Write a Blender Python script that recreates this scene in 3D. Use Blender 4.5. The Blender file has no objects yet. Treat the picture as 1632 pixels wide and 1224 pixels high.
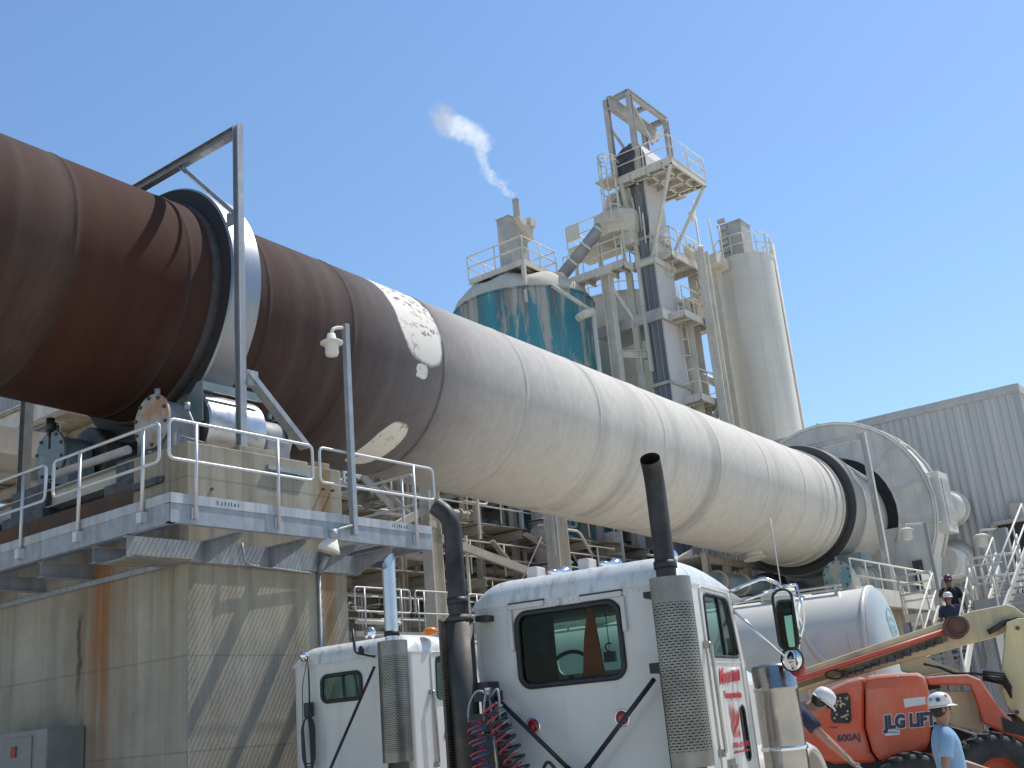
import bpy, bmesh, math, random
from mathutils import Vector, Matrix, Quaternion
random.seed(7)
R = math.radians
PI = math.pi
scene = bpy.context.scene
C = scene.collection

# ------------------------------------------------------------------ camera
# world: X along the kiln, Y away from the camera's side, Z up; camera at the origin at eye height
FPX, PITCH, ROLL, PSI, EYE = 1757.44, R(17.3372), R(-5.1027), R(36.0376), 1.75
CAM = Vector((0, 0, EYE))
_f = Vector((0, math.cos(PITCH), math.sin(PITCH)))
_r = Vector((1, 0, 0))
_u = _r.cross(_f)
_r2 = math.cos(ROLL)*_r + math.sin(ROLL)*_u
_u2 = -math.sin(ROLL)*_r + math.cos(ROLL)*_u
_ex = Vector((math.sin(PSI), math.cos(PSI), 0))
_ey = Vector((-math.cos(PSI), math.sin(PSI), 0))
def _w(v): return Vector((v.dot(_ex), v.dot(_ey), v.z))
RIGHT, UP, FWD = _w(_r2), _w(_u2), _w(_f)
def ray(px, py):
    return (RIGHT*(px-816) - UP*(py-612) + FWD*FPX).normalized()
def at(px, py, x=None, y=None, z=None, D=None, pl=None):
    """measured point of the photograph on a plane of the place (or at a horizontal distance D)"""
    d = ray(px, py)
    if x is not None: t = x/d.x
    elif y is not None: t = y/d.y
    elif z is not None: t = (z-EYE)/d.z
    elif pl is not None: t = (pl[0]-CAM).dot(pl[1])/d.dot(pl[1])
    else: t = D/math.hypot(d.x, d.y)
    return CAM + d*t
cd = bpy.data.cameras.new('camera'); cam = bpy.data.objects.new('camera', cd); C.objects.link(cam)
cam.matrix_world = Matrix.Translation(CAM) @ Matrix((RIGHT, UP, -FWD)).transposed().to_4x4()
cd.sensor_width = 36; cd.lens = FPX/1632*36; cd.clip_end = 3000; cd.clip_start = .05
scene.camera = cam

# ------------------------------------------------------------------ mesh builder
def frame(d, up=(0, 0, 1)):
    d = Vector(d).normalized(); up = Vector(up)
    if abs(d.dot(up.normalized())) > .99: up = Vector((1, 0, 0)) if abs(d.x) < .9 else Vector((0, 1, 0))
    a = up.cross(d).normalized(); b = d.cross(a).normalized()
    return a, b           # a sideways, b "up"
def fillet(pts, rad, n=4, closed=False):
    pts = [Vector(p) for p in pts]; out = []; N = len(pts)
    for i, p in enumerate(pts):
        if not closed and (i == 0 or i == N-1): out.append(p); continue
        a, b = pts[i-1], pts[(i+1) % N]
        va, vb = (a-p), (b-p); la, lb = va.length, vb.length
        if la < 1e-6 or lb < 1e-6: out.append(p); continue
        r = min(rad, la*.45, lb*.45)
        p0 = p+va/la*r; p1 = p+vb/lb*r
        for k in range(n+1):
            t = k/n; out.append((1-t)**2*p0 + 2*t*(1-t)*p + t*t*p1)
    return out
class MB:
    def __init__(s): s.V = []; s.F = []; s.S = []; s.U = {}
    def add(s, v, f, sm=False):
        o = len(s.V); s.V += [Vector(x) for x in v]
        for q in f: s.F.append([o+i for i in q]); s.S.append(sm)
        return s
    def bx(s, x0, x1, y0, y1, z0, z1):
        x0, x1 = min(x0, x1), max(x0, x1); y0, y1 = min(y0, y1), max(y0, y1); z0, z1 = min(z0, z1), max(z0, z1)
        v = [(x, y, z) for x in (x0, x1) for y in (y0, y1) for z in (z0, z1)]
        return s.add(v, [(0,1,3,2),(4,6,7,5),(0,4,5,1),(2,3,7,6),(0,2,6,4),(1,5,7,3)])
    def bar(s, p, q, w, h=None, up=(0, 0, 1)):
        h = w if h is None else h
        p, q = Vector(p), Vector(q); a, b = frame(q-p, up); a *= w/2; b *= h/2
        v = [p-a-b, p+a-b, p+a+b, p-a+b, q-a-b, q+a-b, q+a+b, q-a+b]
        return s.add(v, [(0,3,2,1),(4,5,6,7),(0,1,5,4),(1,2,6,5),(2,3,7,6),(3,0,4,7)])
    def sect(s, p, q, poly, up=(0, 0, 1)):
        """extrude a 2-D section (a sideways, b up) from p to q"""
        p, q = Vector(p), Vector(q); a, b = frame(q-p, up); n = len(poly)
        v = [p+a*x+b*y for x, y in poly]+[q+a*x+b*y for x, y in poly]
        f = [(i, (i+1) % n, n+(i+1) % n, n+i) for i in range(n)]
        return s.add(v, f+[tuple(range(n-1, -1, -1)), tuple(range(n, 2*n))])
    def ibeam(s, p, q, h=.3, w=.2, t=.02, up=(0, 0, 1)):
        a, b, c = w/2, h/2, t/2
        return s.sect(p, q, [(-a,-b),(a,-b),(a,-b+t),(c,-b+t),(c,b-t),(a,b-t),(a,b),(-a,b),(-a,b-t),(-c,b-t),(-c,-b+t),(-a,-b+t)], up)
    def chan(s, p, q, h=.25, w=.08, t=.012, up=(0, 0, 1), flip=1):
        b = h/2; k = flip
        P = [(0,-b),(k*w,-b),(k*w,-b+t),(k*t,-b+t),(k*t,b-t),(k*w,b-t),(k*w,b),(0,b)]
        return s.sect(p, q, P if k > 0 else P[::-1], up)
    def angle(s, p, q, w=.08, t=.01, up=(0, 0, 1)):
        return s.sect(p, q, [(0,0),(w,0),(w,t),(t,t),(t,w),(0,w)], up)
    def tube(s, pts, r, n=8, closed=False, caps=True):
        pts = [Vector(p) for p in pts]; N = len(pts); rs = r if isinstance(r, (list, tuple)) else [r]*N
        prev = None; V = []
        for i in range(N):
            if closed: d = pts[(i+1) % N]-pts[i-1]
            else: d = pts[min(i+1, N-1)]-pts[max(i-1, 0)]
            d.normalize()
            if prev is None: a, b = frame(d)
            else:
                a = prev-d*prev.dot(d)
                if a.length < 1e-6: a, b = frame(d)
                a.normalize(); b = d.cross(a)
            prev = a
            for k in range(n):
                t = 2*PI*k/n; V.append(pts[i]+(a*math.cos(t)+b*math.sin(t))*rs[i])
        F = []
        for i in range(N if closed else N-1):
            j = (i+1) % N
            for k in range(n): F.append((i*n+k, i*n+(k+1) % n, j*n+(k+1) % n, j*n+k))
        s.add(V, F, True)
        if caps and not closed:
            o = len(s.V)-len(V)
            s.F.append([o+k for k in range(n-1, -1, -1)]); s.S.append(False)
            s.F.append([o+(N-1)*n+k for k in range(n)]); s.S.append(False)
        return s
    def cyl(s, p, q, r, r2=None, n=24, caps=True):
        r2 = r if r2 is None else r2
        return s.tube([p, q], [r, r2], n, caps=caps)
    def lathe(s, prof, o=(0,0,0), ax=(0,0,1), n=32, a0=0, a1=2*PI, sm=True, up=(1,0,0)):
        """prof = [(radius, height along the axis)]"""
        o = Vector(o); ax = Vector(ax).normalized(); e1 = Vector(up)-ax*ax.dot(Vector(up))
        if e1.length < 1e-4: e1 = Vector((0,1,0))-ax*ax.y
        e1.normalize(); e2 = ax.cross(e1); full = abs(a1-a0-2*PI) < 1e-6
        m = n if full else n+1; V = []
        for r_, h in prof:
            for k in range(m):
                t = a0+(a1-a0)*k/n; V.append(o+ax*h+(e1*math.cos(t)+e2*math.sin(t))*r_)
        F = []
        for i in range(len(prof)-1):
            for k in range(n):
                k2 = (k+1) % m; F.append((i*m+k, i*m+k2, (i+1)*m+k2, (i+1)*m+k))
        return s.add(V, F, sm)
    def grid(s, fn, nu, nv, sm=True, uv=None, flip=False):
        o = len(s.V); s.V += [Vector(fn(i/nu, j/nv)) for j in range(nv+1) for i in range(nu+1)]
        for j in range(nv):
            for i in range(nu):
                q = [o+j*(nu+1)+i, o+j*(nu+1)+i+1, o+(j+1)*(nu+1)+i+1, o+(j+1)*(nu+1)+i]
                uvq = [(i/nu, j/nv), ((i+1)/nu, j/nv), ((i+1)/nu, (j+1)/nv), (i/nu, (j+1)/nv)]
                if flip: q.reverse(); uvq.reverse()
                if uv: s.U[len(s.F)] = [(a*uv[0], b*uv[1]) for a, b in uvq]
                s.F.append(q); s.S.append(sm)
        return s
    def prism(s, poly, vec, sm=False):
        n = len(poly); v = [Vector(p) for p in poly]; vec = Vector(vec)
        f = [(i, (i+1) % n, n+(i+1) % n, n+i) for i in range(n)]
        return s.add(v+[p+vec for p in v], [tuple(range(n-1, -1, -1)), tuple(range(n, 2*n))]+f, sm)
    def ball(s, c, r, n=12, m=8, sc=(1,1,1)):
        c = Vector(c); V = []; F = []
        for j in range(m+1):
            p = PI*j/m
            for k in range(n):
                t = 2*PI*k/n
                V.append(c+Vector((math.sin(p)*math.cos(t)*r*sc[0], math.sin(p)*math.sin(t)*r*sc[1], math.cos(p)*r*sc[2])))
        for j in range(m):
            for k in range(n): F.append((j*n+k, (j+1)*n+k, (j+1)*n+(k+1) % n, j*n+(k+1) % n))
        return s.add(V, F, True)
    def build(s, name, mat, parent=None, local=False, bev=0, seg=2, sub=0, angle=40):
        me = bpy.data.meshes.new(name)
        V = s.V
        if parent is not None and not local:
            inv = parent.matrix_basis.inverted()
            q = parent
            while q.parent is not None:
                q = q.parent; inv = inv @ q.matrix_basis.inverted()
            V = [inv @ v for v in V]
        elif parent is None and not local:
            c = Vector((0,0,0))
            lo = Vector((min(v.x for v in V), min(v.y for v in V), min(v.z for v in V)))
            hi = Vector((max(v.x for v in V), max(v.y for v in V), max(v.z for v in V)))
            c = Vector(((lo.x+hi.x)/2, (lo.y+hi.y)/2, lo.z)); V = [v-c for v in V]
        me.from_pydata([tuple(v) for v in V], [], s.F)
        if s.U:
            ul = me.uv_layers.new(name='UVMap')
            for fi, p in enumerate(me.polygons):
                if fi in s.U:
                    for li, uvc in zip(p.loop_indices, s.U[fi]): ul.data[li].uv = uvc
        me.polygons.foreach_set('use_smooth', s.S)
        bm = bmesh.new(); bm.from_mesh(me); bmesh.ops.remove_doubles(bm, verts=bm.verts, dist=1e-5)
        bmesh.ops.recalc_face_normals(bm, faces=bm.faces)
        bm.to_mesh(me); bm.free()
        me.materials.append(mat)
        o = bpy.data.objects.new(name, me); C.objects.link(o)
        if parent is not None: o.parent = parent
        elif not local: o.location = c
        if bev:
            m = o.modifiers.new('bevel', 'BEVEL'); m.width = bev; m.segments = seg; m.limit_method = 'ANGLE'; m.angle_limit = R(angle)
            m.harden_normals = False
        if sub:
            m = o.modifiers.new('sub', 'SUBSURF'); m.levels = m.render_levels = sub
        return o
def tag(o, label=None, cat=None, group=None, kind=None):
    if label: o['label'] = label
    if cat: o['category'] = cat
    if group: o['group'] = group
    if kind: o['kind'] = kind
    return o
def thing(name, label, cat, loc=(0,0,0), rz=0, group=None):
    o = bpy.data.objects.new(name, None); C.objects.link(o)
    o.empty_display_size = .2; o.location = loc; o.rotation_euler = (0, 0, rz)
    o.matrix_basis = Matrix.Translation(Vector(loc)) @ Matrix.Rotation(rz, 4, 'Z')
    return tag(o, label, cat, group)
def copy_tree(o, parent=None):
    c = o.copy(); C.objects.link(c)
    if parent is not None: c.parent = parent
    for ch in [x for x in C.objects if x.parent == o]: copy_tree(ch, c)
    return c

# ------------------------------------------------------------------ materials
def nodes(name):
    m = bpy.data.materials.new(name); m.use_nodes = True
    nt = m.node_tree; return m, nt, nt.nodes['Principled BSDF']
def N(nt, t, **k):
    n = nt.nodes.new(t)
    for a, b in k.items(): setattr(n, a, b)
    return n
def L(nt, a, b): nt.links.new(a, b)
def mixc(nt, fac, a, b, mode='MIX'):
    n = nt.nodes.new('ShaderNodeMix'); n.data_type = 'RGBA'; n.blend_type = mode
    for sock, v in ((n.inputs[0], fac), (n.inputs[6], a), (n.inputs[7], b)):
        if hasattr(v, 'is_output'): nt.links.new(v, sock)
        elif isinstance(v, (int, float)): sock.default_value = v
        else: sock.default_value = (*v, 1) if len(v) == 3 else v
    return n.outputs[2]
def mth(nt, op, a, b=None, c=None, clamp=False):
    n = nt.nodes.new('ShaderNodeMath'); n.operation = op; n.use_clamp = clamp
    for i, v in enumerate((a, b, c)):
        if v is None: continue
        if hasattr(v, 'is_output'): nt.links.new(v, n.inputs[i])
        else: n.inputs[i].default_value = v
    return n.outputs[0]
def ramp(nt, fac, stops, interp='LINEAR'):
    n = nt.nodes.new('ShaderNodeValToRGB'); cr = n.color_ramp; cr.interpolation = interp
    while len(cr.elements) > 1: cr.elements.remove(cr.elements[0])
    for i, (p, c) in enumerate(stops):
        e = cr.elements[0] if i == 0 else cr.elements.new(p)
        e.position = p; c = (c, c, c) if isinstance(c, (int, float)) else c; e.color = (*c, 1)
    nt.links.new(fac, n.inputs[0]); return n.outputs[0]
def noise(nt, vec, scale, detail=5, rough=.55, dist=0):
    n = nt.nodes.new('ShaderNodeTexNoise'); n.inputs['Scale'].default_value = scale; n.inputs['Detail'].default_value = detail
    n.inputs['Roughness'].default_value = rough; n.inputs['Distortion'].default_value = dist
    if vec is not None: nt.links.new(vec, n.inputs['Vector'])
    return n.outputs['Fac']
def mapping(nt, vec, sc=(1,1,1), loc=(0,0,0)):
    n = nt.nodes.new('ShaderNodeMapping'); n.inputs['Scale'].default_value = sc; n.inputs['Location'].default_value = loc
    nt.links.new(vec, n.inputs['Vector']); return n.outputs[0]
def coords(nt, kind='Object'): return nt.nodes.new('ShaderNodeTexCoord').outputs[kind]
def wpos(nt): return nt.nodes.new('ShaderNodeNewGeometry').outputs['Position']
def bump(nt, bsdf, h, strength=.3, dist=.01):
    b = nt.nodes.new('ShaderNodeBump'); b.inputs['Strength'].default_value = strength; b.inputs['Distance'].default_value = dist
    nt.links.new(h, b.inputs['Height']); nt.links.new(b.outputs[0], bsdf.inputs['Normal'])
def pm(name, c1, c2=None, scale=3, rough=.6, metal=0, bmp=0, streak=None, sscale=6, stre=(.45,.7), dust=None, dscale=1.5, spec=.5, coat=0, bscale=60, lo=.35, hi=.7):
    """general weathered surface: two-tone blotches, vertical streaks, settled dust on faces that look up"""
    m, nt, b = nodes(name); p = wpos(nt)
    b.inputs['Roughness'].default_value = rough; b.inputs['Metallic'].default_value = metal
    b.inputs['Specular IOR Level'].default_value = spec
    if coat: b.inputs['Coat Weight'].default_value = coat; b.inputs['Coat Roughness'].default_value = .08
    col = None
    if c2 is not None:
        f = noise(nt, p, scale, 8, .6); f = ramp(nt, f, [(lo, 0), (hi, 1)])
        col = mixc(nt, f, c1, c2)
    if streak is not None:
        f = noise(nt, mapping(nt, p, (sscale, sscale, sscale*.06)), 1, 5, .6); f = ramp(nt, f, [(stre[0], 0), (stre[1], 1)])
        f = mth(nt, 'MULTIPLY', f, .8)
        col = mixc(nt, f, c1 if col is None else col, streak)
    if dust is not None:
        g = nt.nodes.new('ShaderNodeNewGeometry'); sx = nt.nodes.new('ShaderNodeSeparateXYZ'); L(nt, g.outputs['Normal'], sx.inputs[0])
        f = noise(nt, p, dscale, 6, .6)
        f = mth(nt, 'ADD', mth(nt, 'MULTIPLY', sx.outputs[2], .55), mth(nt, 'SUBTRACT', f, .35))
        f = ramp(nt, f, [(.12, 0), (.4, 1)])
        col = mixc(nt, f, c1 if col is None else col, dust)
    if col is not None: L(nt, col, b.inputs['Base Color'])
    else: b.inputs['Base Color'].default_value = (*c1, 1)
    rr = noise(nt, p, 9, 4); rr = mth(nt, 'MULTIPLY_ADD', rr, .3, rough-.15, clamp=True); L(nt, rr, b.inputs['Roughness'])
    if bmp: bump(nt, b, noise(nt, p, bscale, 6, .6), bmp, .01)
    return m
DUST = (.56, .51, .43)
M = {}
M['galv'] = pm('galvanised_steel', (.27,.30,.33), (.37,.395,.42), 5, .55, .3, .05, streak=(.22,.23,.24), sscale=9)
M['toe'] = pm('weathered_toe_board', (.38,.40,.43), (.48,.49,.51), 4, .55, .2, .05, streak=(.30,.29,.27), sscale=9)
M['galv_rail'] = pm('galvanised_rail', (.50,.51,.53), (.62,.62,.62), 6, .45, .3)
M['dark_steel'] = pm('dark_steel', (.045,.05,.06), (.12,.115,.11), 5, .55, .3, .05)
M['grey_steel'] = pm('dusty_grey_steel', (.34,.34,.34), (.46,.44,.40), 2.5, .7, 0, .05, dust=DUST)
M['cream_steel'] = pm('dust_covered_steel', (.56,.53,.46), (.66,.62,.53), 1.6, .85, 0, .08, streak=(.46,.43,.39), dust=(.70,.66,.56))
M['cream_rail'] = pm('dust_covered_rail', (.60,.56,.47), (.70,.66,.56), 3, .8)
M['white_rail'] = pm('white_painted_rail', (.54,.51,.45), (.64,.61,.54), 3, .7)
M['teal_steel'] = pm('teal_paint', (.07,.22,.27), (.26,.30,.30), 4, .6, 0, .06, dust=DUST)
M['chrome'] = pm('chrome', (.78,.78,.78), None, rough=.1, metal=1)
M['chrome'].node_tree.nodes['Principled BSDF'].inputs['Roughness'].default_value = .12
M['black_rubber'] = pm('black_rubber', (.016,.016,.018), (.05,.047,.043), 5, .75, 0, .1)
M['black'] = pm('black_paint', (.012,.012,.014), (.03,.03,.032), 6, .5)
PATCHES = [(15.86, R(52), .66, R(47), -.18), (15.92, R(102.5), .17, R(4.5), 0), (15.75, R(155), .36, R(21), .3)]
FLOC = (2.0, 5.0, 0)
SUNU, SUNE, SKY, EXPO = 17, 59, .10, 0.6
# ------------------------------------------------------------------ ground
m, nt, b = nodes('dusty_concrete_ground'); p = wpos(nt)
f = noise(nt, p, .35, 8, .65); c = ramp(nt, f, [(.3, (.44,.41,.35)), (.55, (.60,.56,.48)), (.75, (.68,.64,.56))])
L(nt, c, b.inputs['Base Color']); b.inputs['Roughness'].default_value = .9
bump(nt, b, noise(nt, p, 25, 8, .7), .3, .02)
g = MB(); g.grid(lambda u, v: (-500+1000*u, -500+1000*v, 0), 4, 4, sm=False)
tag(g.build('ground', m), kind='structure')

# ------------------------------------------------------------------ rotary kiln
A0 = Vector((0, 16.0147, 9.7477)); AX = Vector((.99901, -.022187, -.038465)).normalized(); RK = 1.993
KE1 = AX.cross(Vector((0,0,1))).normalized()       # towards -Y (our side)
KE2 = KE1.cross(AX)                                # up
def kp(s, r, a): return A0+AX*s+(KE2*math.cos(a)+KE1*math.sin(a))*r     # a = 0 top, 90 deg our side
KM = Matrix((AX, -KE1, KE2)).transposed().to_4x4(); KM.translation = A0
kiln = bpy.data.objects.new('rotary_kiln', None); C.objects.link(kiln); kiln.matrix_basis = KM
tag(kiln, 'huge slanting kiln tube, rusty brown at left fading to dusty cream at right', 'rotary kiln')
SEAMS = [-2, 2, 5.2, 8.4, 10.42, 12.05, 14.05, 16.55, 19.3, 22.2, 25.2, 28.2, 31.2, 33.8, 35.6, 36.4]
m, nt, b = nodes('kiln_shell'); co = coords(nt)
sx = N(nt, 'ShaderNodeSeparateXYZ'); L(nt, co, sx.inputs[0]); s_ = sx.outputs[0]
ang = mth(nt, 'ARCTAN2', mth(nt, 'MULTIPLY', sx.outputs[1], -1), sx.outputs[2])      # 0 top, +pi/2 our side
cv = N(nt, 'ShaderNodeCombineXYZ'); L(nt, s_, cv.inputs[0]); L(nt, mth(nt, 'MULTIPLY', ang, 2.0), cv.inputs[1]); uvk = cv.outputs[0]
warp = mth(nt, 'MULTIPLY_ADD', noise(nt, mapping(nt, uvk, (.7,.5,1)), 1, 4), .9, -.45)
sw = mth(nt, 'ADD', s_, warp)
base = ramp(nt, mth(nt, 'DIVIDE', sw, 42), [(0, (0.041,0.021,0.016)), (7.8/42, (0.051,0.028,0.022)), (8.36/42, (0.058,0.033,0.026)), (8.42/42, (0.053,0.023,0.016)), (10.2/42, (0.046,0.020,0.014)),
    (10.4/42, (0.056,0.032,0.025)), (12.0/42, (0.053,0.029,0.024)), (13.9/42, (0.053,0.032,0.028)), (14.6/42, (0.083,0.065,0.065)), (16.45/42, (0.157,0.140,0.145)), (16.7/42, (0.263,0.236,0.221)), (19/42, (0.444,0.414,0.384)), (23/42, (0.552,0.516,0.462)), (30/42, (0.600,0.558,0.498)), (1, (0.600,0.552,0.480))])
ringn = noise(nt, mapping(nt, uvk, (2.1,.10,1)), 1, 6, .6)
fr = ramp(nt, ringn, [(.28, 0), (.70, 1)])
dust_ramp = ramp(nt, mth(nt, 'DIVIDE', sw, 42), [(0, (0.080,0.055,0.046)), (8.3/42, (0.089,0.062,0.052)), (8.45/42, (0.065,0.031,0.022)), (10.2/42, (0.063,0.029,0.021)), (12/42, (0.080,0.051,0.043)), (14.5/42, (0.110,0.091,0.085)), (16.4/42, (0.204,0.187,0.187)), (18/42, (0.399,0.373,0.347)), (23/42, (0.600,0.564,0.504)), (1, (0.660,0.612,0.540))])
col = mixc(nt, fr, base, dust_ramp)
# dark ring stains on the dusty end
ring2 = ramp(nt, noise(nt, mapping(nt, uvk, (1.1,.06,1), (31,0,0)), 1, 3, .5), [(.54, 0), (.72, 1)])
ring2 = mth(nt, 'MULTIPLY', ring2, ramp(nt, mth(nt, 'DIVIDE', s_, 42), [(.42, 0), (.5, .55)]))
col = mixc(nt, ring2, col, (.27,.25,.245))
fine = ramp(nt, noise(nt, mapping(nt, uvk, (6,2.2,1)), 1, 9, .75), [(.30, .86), (.70, 1.10)])
col = mixc(nt, 1.0, col, fine, 'MULTIPLY')
# scrape marks: thin smears at the middle
sm = ramp(nt, noise(nt, mapping(nt, uvk, (5.5,.9,1), (3,9,0)), 1, 8, .8, 1.2), [(.62, 0), (.70, 1)])
sm = mth(nt, 'MULTIPLY', sm, ramp(nt, mth(nt, 'DIVIDE', s_, 42), [(.40, 0), (.44, .4), (.7, .4), (.8, .15)]))
col = mixc(nt, sm, col, (.20,.18,.17))
# white patches with flaked dark spots
def patch(s0, a0, ds, da, slant=0):
    u = mth(nt, 'DIVIDE', mth(nt, 'SUBTRACT', mth(nt, 'ADD', s_, mth(nt, 'MULTIPLY', mth(nt, 'SUBTRACT', ang, a0), slant)), s0), ds)
    v = mth(nt, 'DIVIDE', mth(nt, 'SUBTRACT', ang, a0), da)
    q = mth(nt, 'ADD', mth(nt, 'POWER', mth(nt, 'ABSOLUTE', u), 3.0), mth(nt, 'POWER', mth(nt, 'ABSOLUTE', v), 3.0))
    q = mth(nt, 'ADD', q, mth(nt, 'MULTIPLY_ADD', noise(nt, mapping(nt, uvk, (2,2,1)), 1, 4), .5, -.25))
    return ramp(nt, q, [(.80, 1), (1.0, 0)])
pt = None
for args in PATCHES:
    q = patch(*args); pt = q if pt is None else mth(nt, 'MAXIMUM', pt, q)
fl = ramp(nt, noise(nt, mapping(nt, uvk, (7,6,1)), 1, 7, .7), [(.53, 0), (.57, 1)])
flm = ramp(nt, noise(nt, mapping(nt, uvk, (.9,.8,1), FLOC), 1, 2, .5), [(.48, 0), (.57, 1)])
wcol = mixc(nt, mth(nt, 'MULTIPLY', fl, flm), (.74,.70,.62), (.13,.10,.09))
col = mixc(nt, pt, col, wcol)
seam = None                       # dirt caught along the girth welds
for sq in SEAMS:
    d_ = mth(nt, 'ABSOLUTE', mth(nt, 'SUBTRACT', s_, sq)); e_ = ramp(nt, d_, [(.012, .75), (.035, .25), (.07, 0)])
    seam = e_ if seam is None else mth(nt, 'MAXIMUM', seam, e_)
seam = mth(nt, 'MULTIPLY', seam, ramp(nt, mth(nt, 'DIVIDE', s_, 42), [(.39, 1), (.43, .16), (1, .22)]))
col = mixc(nt, mth(nt, 'MULTIPLY', seam, ramp(nt, noise(nt, mapping(nt, uvk, (1,2.5,1), (4,4,4)), 1, 5), [(.3, .35), (.65, 1)])), col, (.045,.04,.038))
L(nt, col, b.inputs['Base Color']); b.inputs['Roughness'].default_value = .85; b.inputs['Specular IOR Level'].default_value = .12
bump(nt, b, noise(nt, mapping(nt, uvk, (5,3,1)), 1, 9, .7), .3, .02)
M['kiln'] = m
sh = MB(); prof = []
s = -6.0
cuts = sorted([x for x in SEAMS]+[-6, 41.3])
for c in cuts:
    if prof and c-prof[-1][1] > .5:
        h0_ = prof[-1][1]; nn_ = max(2, int((c-h0_)/.45)); prof += [(RK, h0_+.06)]+[(RK, h0_+(c-h0_)*k/nn_) for k in range(1, nn_)]+[(RK, c-.09)]
    if c in SEAMS: prof += [(RK, c-.035), (RK+.010, c-.02), (RK+.012, c), (RK+.010, c+.02), (RK, c+.035)]
    else: prof.append((RK, c))
sh.lathe([(r, h) for r, h in prof], (0,0,0), (1,0,0), 160, up=(0,0,1))
shell = sh.build('shell', M['kiln'], kiln, local=True)
# tyres (riding rings)
m, nt, b = nodes('polished_tyre'); co = coords(nt); sx = N(nt, 'ShaderNodeSeparateXYZ'); L(nt, co, sx.inputs[0])
ra = mth(nt, 'SQRT', mth(nt, 'ADD', mth(nt, 'POWER', sx.outputs[1], 2.0), mth(nt, 'POWER', sx.outputs[2], 2.0)))
rim = ramp(nt, mth(nt, 'SUBTRACT', ra, 1.34), [(.955, 0), (.975, 1)])
lines = noise(nt, mapping(nt, co, (40,.4,.4)), 1, 4)
L(nt, mixc(nt, rim, (.035,.033,.035), mixc(nt, lines, (.21,.225,.25), (.32,.33,.35))), b.inputs['Base Color'])
L(nt, mth(nt, 'MULTIPLY', rim, .9), b.inputs['Metallic']); L(nt, mth(nt, 'MULTIPLY_ADD', rim, -.38, .75), b.inputs['Roughness'])
M['tyre'] = m
m2 = m.copy(); m2.name = 'dusty_tyre'
for n_ in m2.node_tree.nodes:
    if n_.type == 'MIX' and not n_.inputs[6].is_linked and n_.inputs[6].default_value[0] > .15: n_.inputs[6].default_value = (.30,.285,.26,1); n_.inputs[7].default_value = (.40,.385,.35,1)
    if n_.type == 'MIX' and not n_.inputs[6].is_linked and n_.inputs[6].default_value[0] < .1: n_.inputs[6].default_value = (.07,.068,.07,1)  # side faces darkened in the colour to stand for their shade
    if n_.type == 'MATH' and n_.operation == 'MULTIPLY' and abs(n_.inputs[1].default_value-.9) < .01: n_.inputs[1].default_value = .25
def tyre(s0, s1, r1, mat):
    t = MB(); r0 = RK+.05
    t.lathe([(r0, s0+.03), (r1-.03, s0), (r1, s0+.03), (r1, s1-.03), (r1-.03, s1), (r0, s1-.03), (r0, s0+.03)], (0,0,0), (1,0,0), 160, up=(0,0,1), sm=False)
    o = t.build('tyre', mat, kiln, local=True)
    for i, p in enumerate(o.data.polygons): p.use_smooth = True
    md = o.modifiers.new('edge', 'EDGE_SPLIT'); md.split_angle = R(30)
    # filler pads between the tyre and the shell
    pd = MB()
    pd.lathe([(RK, s0-.14), (RK+.045, s0-.13), (RK+.045, s0+.01), (RK+.045, s1-.01), (RK+.045, s1+.13), (RK, s1+.14)], (0,0,0), (1,0,0), 128, up=(0,0,1))
    pd.build('filler_pad', M['dark_kiln'], o, local=True)
    return o
M['dark_kiln'] = pm('scorched_steel', (.035,.032,.032), (.07,.062,.058), 4, .7)
tyre(10.98, 11.60, 2.34, M['tyre'])
tyre(37.15, 38.0, 2.34, m2)
# stiffening rings next to the second tyre
for s0 in (36.2, 36.75):
    q = MB(); q.lathe([(RK, s0), (RK+.055, s0), (RK+.055, s0+.05), (RK, s0+.05)], (0,0,0), (1,0,0), 128, up=(0,0,1), sm=False)
    q.build('stiffening_ring', M['kiln'], kiln, local=True)
q = MB(); 
a = R(175)
q.cyl((33.2, -math.sin(a)*1.95, math.cos(a)*1.95), (33.2, -math.sin(a)*2.16, math.cos(a)*2.16), .30, n=24)
q.cyl((33.2, -math.sin(a)*2.16, math.cos(a)*2.16), (33.2, -math.sin(a)*2.2, math.cos(a)*2.2), .36, n=24)
q.build('manhole_cover', M['kiln'], kiln, local=True)
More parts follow.
